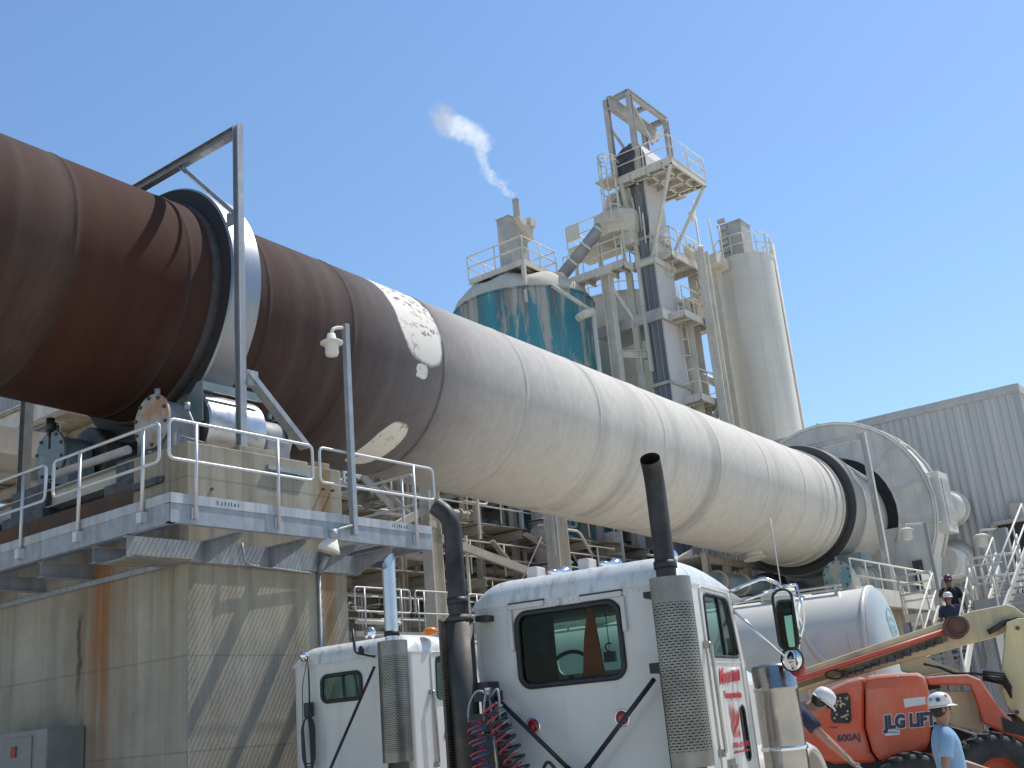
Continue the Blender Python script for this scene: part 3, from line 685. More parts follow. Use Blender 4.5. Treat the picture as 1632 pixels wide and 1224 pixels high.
sc3 = N(nt, 'ShaderNodeSeparateXYZ'); L(nt, rp_, sc3.inputs[0])
dx_ = mth(nt, 'SUBTRACT', sx.outputs[0], mth(nt, 'MULTIPLY_ADD', sc3.outputs[0], x1_-x0_, x0_)); dy_ = mth(nt, 'SUBTRACT', sx.outputs[1], mth(nt, 'MULTIPLY_ADD', sc3.outputs[1], y1_-y0_, y0_))
dd = mth(nt, 'DIVIDE', mth(nt, 'SQRT', mth(nt, 'ADD', mth(nt, 'MULTIPLY', dx_, dx_), mth(nt, 'MULTIPLY', dy_, dy_))), sc3.outputs[2])
core = ramp(nt, dd, [(.25, 1), (.7, .45), (1.0, 0)])
f = ramp(nt, noise(nt, p, 2.6, 8, .7, .6), [(.40, .08), (.62, 1)])
L(nt, mth(nt, 'MULTIPLY', mth(nt, 'MULTIPLY', core, f), 2.0), pv.inputs['Density'])
L(nt, pv.outputs[0], nt.nodes['Material Output'].inputs['Volume'])
plume.data.materials[0] = m
tag(plume, 'thin white steam plume drifting up left from the vent stack of the teal tank', 'steam', kind='stuff')

# ------------------------------------------------------------------ second tank behind, dust grey with traces of teal
m, nt, b = nodes('dusted_tank'); p = wpos(nt)
c = mixc(nt, ramp(nt, noise(nt, p, .5, 6), [(.35,0),(.65,1)]), (.46,.44,.39), (.56,.53,.47))
c = mixc(nt, ramp(nt, noise(nt, mapping(nt, p, (.8,.8,.35), (2,6,1)), 1, 5), [(.55,0),(.68,.6)]), c, (.20,.30,.33))
L(nt, c, b.inputs['Base Color']); b.inputs['Roughness'].default_value = .8; M['dusted'] = m
t2 = pd(988, 475, 53.5); z2 = pd(988, 463, 50.2).z
tank2 = thing('storage_tank', 'dusty grey storage tank with faint teal patches between the teal tank and the bucket elevator', 'tank', (t2.x, t2.y, 0))
q = MB(); q.lathe([(3.1, 0), (3.1, z2), (3.16, z2), (3.16, z2+.08), (3.0, z2+.1)], (t2.x,t2.y,0), (0,0,1), 56); q.build('shell', M['dusted'], tank2).modifiers.new('e','EDGE_SPLIT').split_angle = R(35)
q = MB(); q.grid(lambda u, v: (t2.x+math.cos(2*PI*u)*3.0*(1-v), t2.y+math.sin(2*PI*u)*3.0*(1-v), z2+.08+v*.9), 40, 5); q.build('roof', M['dust_heap'], tank2)
q = MB(); rail_run(q, [(t2.x+3*math.cos(a), t2.y+3*math.sin(a)) for a in [2*PI*i/12 for i in range(13)]], z2+.1, 1.0, .03); q.build('guard_rail', CR, tank2)

# ------------------------------------------------------------------ bucket elevator
E0 = pd(1062, 560, 45.0)                       # the edge between the dark and the lit face
ex_, ey_ = E0.x, E0.y
el_ = at(1026, 490, x=ex_).y; er_ = at(1082, 500, y=ey_).x
ztop = at(1037, 295, x=ex_).z
m, nt, b = nodes('elevator_casing'); p = wpos(nt)
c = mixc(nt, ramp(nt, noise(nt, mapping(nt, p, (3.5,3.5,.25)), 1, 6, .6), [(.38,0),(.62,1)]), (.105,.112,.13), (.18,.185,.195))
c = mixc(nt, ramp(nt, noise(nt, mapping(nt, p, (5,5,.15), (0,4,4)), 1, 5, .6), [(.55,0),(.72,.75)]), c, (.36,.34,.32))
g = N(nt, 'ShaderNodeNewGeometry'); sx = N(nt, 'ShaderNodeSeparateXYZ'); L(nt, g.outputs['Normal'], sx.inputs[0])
c = mixc(nt, ramp(nt, mth(nt, 'MULTIPLY', sx.outputs[1], -1), [(.5,0),(.8,1)]), c, (.56,.53,.50))  # side toward the sun coloured lighter, as if lit
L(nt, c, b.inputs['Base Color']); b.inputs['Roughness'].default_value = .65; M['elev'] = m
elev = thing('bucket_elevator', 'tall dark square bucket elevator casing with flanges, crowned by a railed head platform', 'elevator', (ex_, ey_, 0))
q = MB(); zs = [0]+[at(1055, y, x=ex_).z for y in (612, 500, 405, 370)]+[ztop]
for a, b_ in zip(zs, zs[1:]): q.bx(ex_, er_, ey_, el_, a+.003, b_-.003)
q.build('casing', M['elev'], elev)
q = MB()
for z in zs[1:-1]: q.bx(ex_-.09, er_+.09, ey_-.09, el_+.09, z-.07, z+.07)
z = zs[2]; q.bx(ex_-.16, er_+.16, ey_-.16, el_+2.4, z-.25, z+.25)
q.bar((ex_-.05, ey_-.03, 3), (ex_-.05, ey_-.03, ztop), .05)
q.build('flange', M['grey_steel'], elev)
# stiffeners on the dark face
q = MB()
for fy in (.33, .66): q.bar((ex_-.02, ey_+(el_-ey_)*fy, 2), (ex_-.02, ey_+(el_-ey_)*fy, ztop-.1), .05, .04)
q.build('stiffener', M['elev'], elev)
# head platform
pc = at(1069, 250, x=ex_-.7); pl_ = at(984, 283, x=pc.x); pr_ = at(1124, 285, y=pc.y)
hz = pc.z
q = MB(); q.bx(pc.x+.016, pr_.x-.016, pc.y+.016, pl_.y-.016, hz-.05, hz)
q.chan((pc.x, pl_.y, hz-.13), (pc.x, pc.y, hz-.13), .3, .09); q.chan((pc.x, pc.y, hz-.13), (pr_.x, pc.y, hz-.13), .3, .09); q.chan((pr_.x, pc.y, hz-.13), (pr_.x, pl_.y, hz-.13), .3, .09)
for k in range(3): y = pc.y+(pl_.y-pc.y)*(k+.6)/3.4; q.ibeam((pc.x, y, hz-.18), (pr_.x, y, hz-.18), .22, .12)
for k in range(4): x = pc.x+(pr_.x-pc.x)*(k+.5)/4; q.ibeam((x, pc.y+.1, hz-.2), (x, pl_.y, hz-.2), .18, .1)
q.build('platform', CS, elev)
q = MB(); rail_run(q, [(pc.x, pl_.y), (pc.x, pc.y), (pr_.x, pc.y), (pr_.x, pl_.y), (pc.x+1.2, pl_.y)], hz, 1.12, .03, 3); q.build('guard_rail', CR, elev)
q = MB()
q.bar((pc.x+.05, pc.y+.1, hz-.3), (ex_-.02, ey_+.1, hz-4.0), .13); q.bar((pc.x+.05, pl_.y-.1, hz-.3), (ex_-.02, el_-.1, hz-4.0), .13)
q.bar((pr_.x-.1, pc.y+.1, hz-.3), (er_+.02, ey_+.1, hz-3.6), .13); q.bar((pr_.x-.1, pl_.y-.1, hz-.3), (er_+.02, el_-.1, hz-3.6), .13)
q.bx(ex_-.12, er_+.12, ey_-.12, el_+.12, hz-4.2, hz-3.95); q.build('strut', CS, elev)
# drum head, motor, drive
hx0, hx1 = ex_-.1, er_+.5; hy = (ey_+el_)/2
q = MB(); q.bx(ex_, er_, ey_, el_, ztop, hz+.5)
q.prism([(hx0, el_+.55, hz+.3), (hx0, el_+.55, hz+1.0), (hx0, el_+.3, hz+1.55), (hx0, hy, hz+1.85), (hx0, ey_-.1, hz+1.6), (hx0, ey_-.3, hz+1.0), (hx0, ey_-.3, hz+.3)], (hx1-hx0, 0, 0))
q.build('head_casing', M['elev'], elev, bev=.03)
q = MB(); q.cyl((hx0-.5, hy, hz+1.0), (hx0-.02, hy, hz+1.0), .42, n=28); q.cyl((hx0-.55, hy, hz+1.0), (hx0-.5, hy, hz+1.0), .2, n=20); q.bx(hx0-.5, hx0-.05, hy-.3, hy+.3, hz, hz+.6)
q.build('gear_drive', M['dark_steel'], elev)
mx = hx1+.75; q = MB(); q.cyl((mx-.4, ey_-.15, hz+.62), (mx+.55, ey_-.15, hz+.62), .27, n=20); q.bx(mx-.35, mx+.4, ey_-.4, ey_+.1, hz, hz+.4); q.cyl((mx+.55, ey_-.15, hz+.62), (mx+.62, ey_-.15, hz+.62), .29, n=20); q.build('motor', M['grey_steel'], elev)
# hoist frame on top
F = at(1001, 147, x=pc.x+.35); fx, fy = F.x, F.y; fz = F.z
ly = at(966, 165, x=fx).y; rx = at(1060, 190, y=fy).x
q = MB()
for x, y in ((fx, fy), (fx, ly), (rx, fy), (rx, ly)):
    q = MB(); q.ibeam((x,y,hz), (x,y,fz), .26, .22, .03, up=(1,0,0)); q.build('hoist_column', M['grey_steel'], elev)
q = MB(); q.ibeam((fx-.1, fy, fz), (rx+.1, fy, fz), .26, .2, .03); q.ibeam((fx-.1, ly, fz-.1), (rx+.1, ly, fz-.1), .3, .2, .03); q.ibeam((fx, fy, fz), (fx, ly+.12, fz-.03), .26, .2, .03); q.ibeam((rx, fy, fz), (rx, ly, fz-.03), .26, .2, .03)
q.ibeam(((fx+rx)/2, fy, fz), ((fx+rx)/2, ly, fz-.03), .22, .16, .03)
ym = fy+(ly-fy)*.62; q.ibeam((fx-.55, ym, fz-.42), (rx+.35, ym, fz-.42), .62, .26, .04)
q.bar((fx, fy, fz-.2), ((fx+rx)/2, fy, fz-2.0), .09); q.bar((rx, fy, fz-.3), ((fx+rx)/2, fy, fz-2.0), .09)
q.bar((fx, ly, fz-1.2), (rx, ly, fz-3.2), .1); q.bar((fx, ly, fz-3.0), (fx, fy, fz-3.9), .12)
q.build('hoist_beam', M['grey_steel'], elev)
# caged ladder from the middle platform to the head
lb = at(975, 340, x=pc.x-.1); ladder(elev, (pc.x-.1, pl_.y+.25, lb.z-2.5), hz+1.1, CR, out=(-1, .2), w=.5, cage_from=1.9)
q = MB(); q.bx(pc.x-.5, pc.x+.6, pl_.y, pl_.y+.9, hz-.06, hz-.01); q.build('landing', CS, elev)
q = MB(); c0 = at(990, 330, x=pc.x+.7)
for k in range(6):
    q.bar((pc.x+.3+.12*(k%3), pl_.y-.1-.25*k, hz-.4-.5*k), (pc.x+.9, pl_.y-.2-.1*k, hz-2.6-.4*k), .07)
q.bar((pc.x+.6, pl_.y-.15, hz-.3), (pc.x+.6, pl_.y-.15, hz-9), .14); q.build('back_frame', CS, elev)

# ------------------------------------------------------------------ transfer platform with hopper and duct between tank and elevator
c1 = pd(993, 413, 44.6); l1 = at(901, 448, x=c1.x); r1 = at(1014, 424, y=c1.y)
tp_ = thing('transfer_platform', 'dust caked platform on a tall column left of the dark elevator', 'platform', (c1.x, c1.y, 0))
q = MB(); q.bx(c1.x+.016, r1.x-.016, c1.y+.016, l1.y-.016, c1.z-.05, c1.z+.0)
q.chan((c1.x, l1.y, c1.z-.14), (c1.x, c1.y, c1.z-.14), .34, .09); q.chan((c1.x, c1.y, c1.z-.14), (r1.x, c1.y, c1.z-.14), .34, .09)
for k in range(5): y = c1.y+(l1.y-c1.y)*(k+.5)/5; q.ibeam((c1.x+.05, y, c1.z-.2), (r1.x, y, c1.z-.2), .24, .12)
q.build('deck', CS, tp_)
q = MB(); rail_run(q, [(r1.x, c1.y), (c1.x, c1.y), (c1.x, l1.y)], c1.z, 1.1, .032, 2, 1.0); q.build('guard_rail', CR, tp_)
colp = at(968, 450, x=c1.x+.25)
q = MB(); q.ibeam((colp.x, colp.y, 0), (colp.x, colp.y, c1.z-.3), .42, .4, .04, up=(0,1,0)); q.bx(colp.x-.35, colp.x+.35, colp.y-.35, colp.y+.35, c1.z-.42, c1.z-.3); q.build('column', CS, tp_)
q = MB(); q.ibeam((r1.x-.2, c1.y+.3, 0), (r1.x-.2, c1.y+.3, c1.z-.3), .25, .22, .03, up=(0,1,0)); q.ibeam((colp.x+.2, colp.y, zs[2]-1.4), (ex_+.2, ey_+.8, zs[2]-1.6), .35, .2, .03); q.bar((r1.x-.2, c1.y+.3, zs[2]), (colp.x, colp.y, c1.z-.6), .14); q.build('brace', CS, tp_)
u0 = at(905, 396, x=c1.x+1.4); u1 = at(963, 376, x=c1.x+1.4)
q = MB(); q.bx(c1.x+1.416, c1.x+3.2, u1.y-2.0, u0.y, u0.z-.35, u0.z-.1); q.chan((c1.x+1.4, u0.y, u0.z-.2), (c1.x+1.4, u1.y-2, u0.z-.2), .35, .1); q.build('upper_deck', CS, tp_)
q = MB(); rail_run(q, [(c1.x+3.2, u0.y), (c1.x+1.4, u0.y), (c1.x+1.4, u1.y-1.2)], u0.z-.1, 1.15, .035, 2, 1.5); q.bx(c1.x+1.36, c1.x+1.39, u0.y-.75, u0.y-.05, u0.z+.25, u0.z+1.05); q.build('guard_rail', CR, tp_)
q = MB(); 
for k in range(3): q.bar((c1.x+1.5, u0.y-.3-k*1.3, u0.z-.35), (c1.x+1.5, u0.y-.3-k*1.3, c1.z), .12)
q.build('post', CS, tp_)
h0 = at(985, 352, x=c1.x+.9); h1 = at(992, 398, x=c1.x+.9)
hop = thing('hopper', 'dusty funnel shaped hopper hanging above the transfer platform', 'hopper', (h0.x, h0.y, h1.z))
q = MB(); q.lathe([(.15, h1.z-h0.z+.2), (.45, h1.z-h0.z+.5), (1.0, -.9), (1.15, -.2), (1.1, .1), (.6, .5), (.4, 1.2)], h0, (0,0,1), 10, sm=False); q.build('cone', M['dust_heap'], hop)
q = MB(); q.bx(h0.x-.5, h0.x+.4, h0.y-.9, h0.y-.2, h0.z-1.5, h0.z+.2); q.build('chute', CS, hop, bev=.03)
d0 = at(893, 443, x=c1.x-.35); d1 = at(955, 366, x=c1.x+.1); d2 = at(982, 335, x=c1.x+.5)
duct = thing('duct', 'slanting round grey duct with flanged joints running up from the teal tank', 'duct', d0)
q = MB(); q.tube([d0, d1, d2, d2+Vector((.6, -.3, 1.2))], .28, 18); q.build('pipe', pm('grey_duct', (.24,.25,.28), (.34,.34,.35), 2, .6), duct)
q = MB(); dv = (d1-d0).normalized()
for t in (.0, .33, .66, 1.0): c = d0.lerp(d1, t); q.cyl(c-dv*.05, c+dv*.05, .335, n=18)
q.build('flange', CR, duct)
q = MB(); q.lathe([(.34, .2), (.36, 0), (.55, -.45), (.3, -.6)], d0, (0, -.3, 1), 16); q.build('boot', M['dust_heap'], duct)
# pipe elbow that hangs on the teal tank's side
e0 = at(880, 455, D=44.2); e1 = at(945, 497, D=44.5); e2 = at(921, 507, D=44)
q = MB(); q.tube([e0, e1], .10, 8); q.tube([e1, e1.lerp(e2, .5)+Vector((0,0,.05)), e2], [.2,.2,.16], 10); q.tube([e1, (e1.x,e1.y,3)], .10, 8)
tag(q.build('dust_pipe', CS), 'dust caked bent pipe and drop line at the right side of the teal tank', 'pipe')

# ------------------------------------------------------------------ support tower with stair platforms, right of the elevator
tw = thing('support_tower', 'cream dusted steel tower with railed landings and caged ladder, right of the elevator', 'tower', (er_+1, ey_, 0))
a0 = at(1095, 480, y=ey_-.2); a1 = at(1109, 400, y=ey_-.1)
q = MB(); q.ibeam((a0.x, a0.y, 0), (a0.x, a0.y, a0.z), .75, .55, .05, up=(1,0,0)); q.bx(a0.x-.35, a0.x+.35, a0.y-.4, a0.y+.4, a0.z-.1, a0.z); q.build('column', CS, tw)
b0 = at(1118, 400, y=ey_-1.2)
q = MB(); q.ibeam((b0.x, b0.y, 0), (b0.x, b0.y, b0.z), .5, .42, .05, up=(1,0,0)); q.build('column', CS, tw)
g0 = at(1098, 392, y=ey_+.2)
q = MB(); q.ibeam((g0.x, g0.y, a0.z-1), (g0.x, g0.y, g0.z), .4, .4, .04, up=(1,0,0)); q.build('column', CS, tw)
for i, (pxl, pyl, pxr, pyr) in enumerate(((1070, 397, 1122, 411), (1090, 492, 1140, 512), (1117, 626, 1160, 645))):
    yl = ey_-.6-(.3 if i else 0); p0 = at(pxl, pyl, y=yl); p1 = at(pxr, pyr, y=yl)
    q = MB(); q.bx(p0.x+.016, p1.x-.016, yl+.016, yl+2.08, p0.z-.07, p0.z); q.chan((p0.x, yl, p0.z-.14), (p1.x, yl, p0.z-.14), .3, .09); q.chan((p0.x, yl+2.1, p0.z-.14), (p0.x, yl, p0.z-.14), .3, .09)
    for k in range(3): x = p0.x+(p1.x-p0.x)*(k+.5)/3; q.ibeam((x, yl+.05, p0.z-.2), (x, yl+2.1, p0.z-.2), .22, .12)
    q.build('landing', CS, tw)
    q = MB(); rail_run(q, [(p0.x, yl+2.1), (p0.x, yl), (p1.x, yl), (p1.x, yl+2.1)] if i != 1 else [(p0.x, yl), (p1.x, yl), (p1.x, yl+2.1)], p0.z, 1.12, .032, 2, .9); q.build('guard_rail', CR, tw)
    if i == 0: top_l = p0
    else:
        ladder(tw, (p0.x+.75, yl+1.3, p0.z), top_l.z+.9, CR, out=(0,-1), w=.45, cage_from=2.0); top_l = p0
ladder(tw, (top_l.x+.8, ey_+.6, 2), top_l.z+.8, CR, out=(0,-1))
q = MB(); q.bar((a0.x+.3, a0.y, a0.z-3.4), (b0.x, b0.y, a0.z-4.2), .3, .25); q.bar((a0.x+.3, a0.y, a0.z-6.2), (b0.x, b0.y, a0.z-4.6), .2); q.bar((g0.x+.1, g0.y, g0.z-.8), (b0.x, b0.y, a0.z-.6), .2); q.bar((b0.x, b0.y, g0.z-1), (g0.x, g0.y, a0.z-.3), .2)
q.build('brace', CS, tw)
q = MB(); lpt = at(1108, 345, y=ey_-.6); q.tube([(lpt.x, lpt.y, top_l.z), (lpt.x, lpt.y, lpt.z)], .05, 6); 
zt0 = at(1090, 400, y=ey_-.6).z
q.tube([(lpt.x, lpt.y, zt0), (lpt.x, lpt.y, lpt.z+.8)], .045, 6); q.bx(lpt.x-.45, lpt.x-.2, lpt.y-.1, lpt.y+.1, lpt.z-.3, lpt.z+.1); q.build('lamp_mast', CR, tw)

# ------------------------------------------------------------------ tall pale silo
m, nt, b = nodes('pale_silo'); p = wpos(nt)
c = mixc(nt, ramp(nt, noise(nt, p, .35, 7), [(.32,0),(.68,1)]), (.58,.55,.49), (.68,.65,.58))
c = mixc(nt, ramp(nt, noise(nt, mapping(nt, p, (1.6,1.6,.07)), 1, 5, .55), [(.48,0),(.66,.8)]), c, (.47,.46,.43))
sx = N(nt, 'ShaderNodeSeparateXYZ'); L(nt, p, sx.inputs[0])
jz = mth(nt, 'ABSOLUTE', mth(nt, 'SUBTRACT', mth(nt, 'FRACT', mth(nt, 'DIVIDE', sx.outputs[2], 2.6)), .5))
c = mixc(nt, ramp(nt, jz, [(.008,.16),(.016,0)]), c, (.36,.35,.33))
L(nt, c, b.inputs['Base Color']); b.inputs['Roughness'].default_value = .8; bump(nt, b, noise(nt, p, 5, 6), .2, .03); M['silo'] = m
DS = 54; sc_ = pd(1186, 412, DS); SR = 43.5*math.hypot(DS, sc_.z)*1.0/1790; sz = pd(1184, 404, DS-SR).z
silo = thing('silo', 'tall pale cylindrical silo with a railed top and small filter housing', 'silo', (sc_.x, sc_.y, 0))
q = MB(); q.lathe([(SR, 0), (SR, sz-.05), (SR+.05, sz-.05), (SR+.05, sz+.02), (SR-.05, sz+.03), (.1, sz+.5)], (sc_.x,sc_.y,0), (0,0,1), 64); q.build('shell', M['silo'], silo).modifiers.new('e','EDGE_SPLIT').split_angle = R(30)
q = MB(); rail_run(q, [(sc_.x+SR*math.cos(a), sc_.y+SR*math.sin(a)) for a in [2*PI*i/14 for i in range(15)]], sz, 1.15, .032, 2, 3); q.build('guard_rail', CR, silo)
f0 = pd(1172, 404, DS-.4); f1 = at(1172, 362, D=DS-.4)
q = MB(); q.bx(f0.x-.55, f0.x+.6, f0.y-.75, f0.y+.5, sz+.1, f1.z); q.bx(f0.x-.6, f0.x+.65, f0.y-.8, f0.y+.55, f1.z, f1.z+.08); q.cyl((f0.x, f0.y, f1.z), (f0.x, f0.y, f1.z+.3), .15, n=12)
for k in range(5): q.bx(f0.x-.75, f0.x-.55, f0.y+.0, f0.y+.4, sz+.4+k*.42, sz+.6+k*.42)
q.build('filter_housing', M['grey_steel'], silo, bev=.02)
q = MB(); t = RIGHT.copy(); t.z = 0; t.normalize(); ps = Vector((sc_.x, sc_.y, 0))+t*(SR+.12); q.tube([(ps.x,ps.y,0),(ps.x,ps.y,sz+1.0)], .09, 10); q.build('fill_pipe', CR, silo)
sp0 = at(1138, 425, D=DS-1.5)
q = MB(); q.bx(sp0.x-.9, sp0.x+.5, sp0.y-.6, sp0.y+.7, sp0.z-.2, sp0.z+.3); q.bar((sp0.x, sp0.y, sp0.z), (sp0.x, sp0.y, 0), .35); q.build('bridge_bracket', M['dust_heap'], silo)
q = MB(); a_ = pd(1140, 418, DS-2); q.tube([(a_.x, a_.y, a_.z), (a_.x, a_.y, a_.z+2.4)], .04, 6); q.tube([(a_.x+.4, a_.y-.3, a_.z), (a_.x+.4, a_.y-.3, a_.z+2.0)], .04, 6); q.build('mast', CR, silo)

# ------------------------------------------------------------------ corrugated building
BX, BY = 46.0, 8.8; BZ = at(1619, 612, x=BX).z
m, nt, b = nodes('corrugated_cladding'); p = wpos(nt)
c = mixc(nt, ramp(nt, noise(nt, mapping(nt, p, (1,3,.12)), 1, 6, .6), [(.36,0),(.66,1)]), (.44,.435,.43), (.56,.545,.52))
c = mixc(nt, ramp(nt, noise(nt, mapping(nt, p, (4,4,.05), (3,1,1)), 1, 4, .6), [(.5,0),(.7,.5)]), c, (.38,.38,.39))
L(nt, c, b.inputs['Base Color']); b.inputs['Roughness'].default_value = .6; M['clad'] = m
bld = thing('corrugated_building', 'large building clad in grey corrugated sheet behind the kiln hood', 'building', (BX+6, BY+12, 0))
q = MB()
def corr(q, p0, p1, z0, z1, nrm, pitch=.30, dep=.045):
    p0, p1, nrm = Vector(p0), Vector(p1), Vector(nrm); Ln = (p1-p0).length; d = (p1-p0)/Ln; n = int(Ln/pitch)
    P = []
    for i in range(n):
        for t, h in ((0, 0), (.18, 1), (.5, 1), (.68, 0)): P.append(p0+d*(i+t)*pitch+nrm*h*dep)
    V = [Vector((v.x, v.y, z0)) for v in P]+[Vector((v.x, v.y, z1)) for v in P]; k = len(P)
    q.add(V, [(i, i+1, k+i+1, k+i) for i in range(k-1)])
corr(q, (BX, BY, 0), (BX, BY+26, 0), 0, BZ-.32, (-1,0,0))
corr(q, (BX+.02, BY, 0), (BX+16, BY, 0), 0, BZ-.32, (0,-1,0))
q.build('wall', M['clad'], bld)
q = MB(); q.bx(BX-.10, BX+16, BY-.10, BY+26, BZ-.34, BZ); q.build('fascia', pm('pale_fascia', (.42,.415,.41), (.50,.49,.47), 3, .6), bld)
q = MB(); q.bx(BX+.06, BX+16, BY+.06, BY+26, BZ-.02, BZ+.05); q.build('roof', CS, bld)
q = MB(); q.bx(BX-.07, BX+.05, BY-.07, BY+.12, 0, BZ-.35); q.build('corner_trim', pm('corner_trim', (.42,.41,.40), None, rough=.6), bld)
dc = [at(*p_, x=BX-.06) for p_ in ((1590, 838), (1632, 822), (1609, 905))]
dz1 = dc[0].z; dy1_ = dc[0].y
q = MB(); q.bx(BX-.075, BX-.06, dy1_-2.3, dy1_, dz1-3.4, dz1); q.build('doorway', M['black'], bld)  # black sheet paints the unlit inside of the door opening
q = MB(); q.bx(BX-.35, BX-.06, dy1_-2.35, dy1_+.1, dz1, dz1+.14); q.bx(BX-.25, BX-.06, dy1_-1.2, dy1_-.6, dz1+.15, dz1+.75); q.bar((BX-.3, dy1_+.12, dz1+.02), (BX-.09, dy1_+.5, dz1-.3), .2, .1); q.build('door_canopy', M['grey_steel'], bld)

# ------------------------------------------------------------------ kiln hood
hood = thing('kiln_hood', 'big round dust covered hood housing over the lower end of the kiln', 'hood', (41.5, 15.1, 0))
hcx, hcy, hcz = 40.5, 15.05, 8.18
M['hood'] = pm('hood_plate', (.54,.53,.50), (.64,.62,.57), 1.0, .8, 0, .05, streak=(.44,.43,.40), sscale=3, dust=(.70,.66,.58))
q = MB(); Ro, Ri = 3.76, 2.42; n = 22; ri = []; ro = []
def hpt(a, r, x): return Vector((x, hcy+r*math.sin(a), hcz+r*math.cos(a)))
V = []; F = []
A = [R(-118)+R(236)*i/n for i in range(n+1)]
for a in A: V += [hpt(a, Ri, hcx), hpt(a, Ro, hcx), hpt(a, Ro, hcx+1.15), hpt(a, Ri, hcx+1.15)]
for i in range(n):
    o = 4*i; F += [(o, o+1, o+5, o+4), (o+1, o+2, o+6, o+5), (o+2, o+3, o+7, o+6), (o+3, o, o+4, o+7)]
F += [(0,3,2,1), (4*n, 4*n+1, 4*n+2, 4*n+3)]
q.add(V, F)
# straight lower cheeks
for sg in (-1, 1):
    aa = A[0] if sg < 0 else A[-1]
    y0, z0 = hcy+Ro*math.sin(aa), hcz+Ro*math.cos(aa); y1, z1 = hcy+Ri*math.sin(aa), hcz+Ri*math.cos(aa)
    q.add([(hcx, y0, z0), (hcx, y1, z1), (hcx, hcy+sg*1.2, 3.2), (hcx, hcy+sg*2.6, 3.2), (hcx+1.15, y0, z0), (hcx+1.15, y1, z1), (hcx+1.15, hcy+sg*1.2, 3.2), (hcx+1.15, hcy+sg*2.6, 3.2)],
          [(0,1,2,3), (4,7,6,5), (0,3,7,4), (1,5,6,2), (2,6,7,3), (0,4,5,1)])
q.build('casing', M['hood'], hood)
q = MB(); q.bx(hcx+.03, hcx+.6, hcy-2.5, hcy+2.5, 3.2, hcz-.62); q.build('lower_plate', M['hood'], hood)
q = MB()     # flange ribs on the face and rim
for a in [R(x) for x in (-100,-75,-50,-25,0,25,50,75,98)]:
    q.bar(hpt(a, Ri+.02, hcx-.035), hpt(a, Ro, hcx-.035), .05, .07, up=(1,0,0)); q.bar(hpt(a, Ro+.05, hcx), hpt(a, Ro+.05, hcx+1.15), .06, .1, up=(0, math.sin(a), math.cos(a)))
for r_ in (Ri+.05, Ro-.03): q.tube([hpt(a, r_, hcx-.03) for a in A], .045, 6)
q.tube([hpt(a, Ro+.04, hcx+1.12) for a in A], .07, 6); q.tube([hpt(a, Ro+.04, hcx+.03) for a in A], .05, 6)
q.build('stiffening_rib', M['hood'], hood)
q = MB(); n2 = 24
q.lathe([(3.3, 1.15), (3.55, 1.18), (3.45, 2.2), (3.4, 2.3), (1.0, 2.3)], (hcx, hcy, hcz), (1,0,0), 40, up=(0,0,1), sm=False); q.bx(hcx+1.2, hcx+2.25, hcy-2.6, hcy+2.6, 3.0, hcz-1.6)
q.build('back_casing', M['hood'], hood)
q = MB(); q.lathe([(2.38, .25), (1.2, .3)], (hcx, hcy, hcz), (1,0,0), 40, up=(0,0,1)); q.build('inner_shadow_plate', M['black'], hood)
q = MB(); q.bx(hcx+.35, hcx+1.5, hcy-4.0, hcy-3.4, hcz-1.0, hcz+1.2); q.build('side_box', M['hood'], hood, bev=.02)
q = MB(); q.bx(hcx+.5, hcx+1.35, hcy-4.03, hcy-4.0, hcz-.75, hcz+.95); q.build('inspection_hatch', M['grey_steel'], hood, bev=.01)
q = MB(); q.bx(hcx-.09, hcx-.04, hcy-2.95, hcy-2.6, hcz-2.9, hcz-1.9); q.build('vent_door', M['dark_steel'], hood)
# portal frame over the second tyre
p2 = at(1412, 892, x=38.2); p1t = at(1371, 690, x=38.2)
pf = thing('portal_frame', 'dust covered post and overhead beam with brace in front of the round hood', 'steel frame', (38.2, p2.y, 4.5))
q = MB(); q.ibeam((38.2, p2.y, 4.4), (38.2, p2.y, p1t.z), .2, .18, .02, up=(0,1,0)); q.build('post', M['hood'], pf)
pe = at(1265, 718, x=38.2); q = MB(); q.ibeam((38.2, p2.y+.12, p1t.z-.12), (38.2, pe.y+2, p1t.z-.1), .22, .16, .02); q.build('beam', M['hood'], pf)
pa, pb = at(1302, 708, x=38.2), at(1379, 765, x=38.2); q = MB(); q.bar((38.18, pa.y, p1t.z-.2), (38.18, p2.y+.1, pb.z), .12, .1); q.build('brace', M['hood'], pf)
pp = at(1436, 905, x=38.9); q = MB(); q.bar((38.2, p2.y, 6.2), (39.6, p2.y-.1, 4.4), .12); q.build('brace', M['hood'], pf)
# burner ducts entering the building
for (pxa, pya, pxb, pyb, rr, lab) in ((1503, 803, 1535, 815, .66, 'upper round pale duct between the hood and the corrugated wall'), (1508, 893, 1540, 890, .66, 'lower round pale duct between the hood and the corrugated wall')):
    a_ = at(pxa, pya, x=42.6); e_ = at(pxb-14, pyb-4, x=45.9); rr *= .92; q = MB(); q.tube([(42.3, a_.y+.1, a_.z-.05), (43.6, a_.y, a_.z-.1), (45.9, e_.y, e_.z)], [rr, rr, rr*1.05], 28); q.cyl((43.5, a_.y+.01, a_.z-.1), (43.62, a_.y, a_.z-.1), rr+.09, n=28)
    tag(q.build('burner_duct', M['hood']), lab, 'duct')
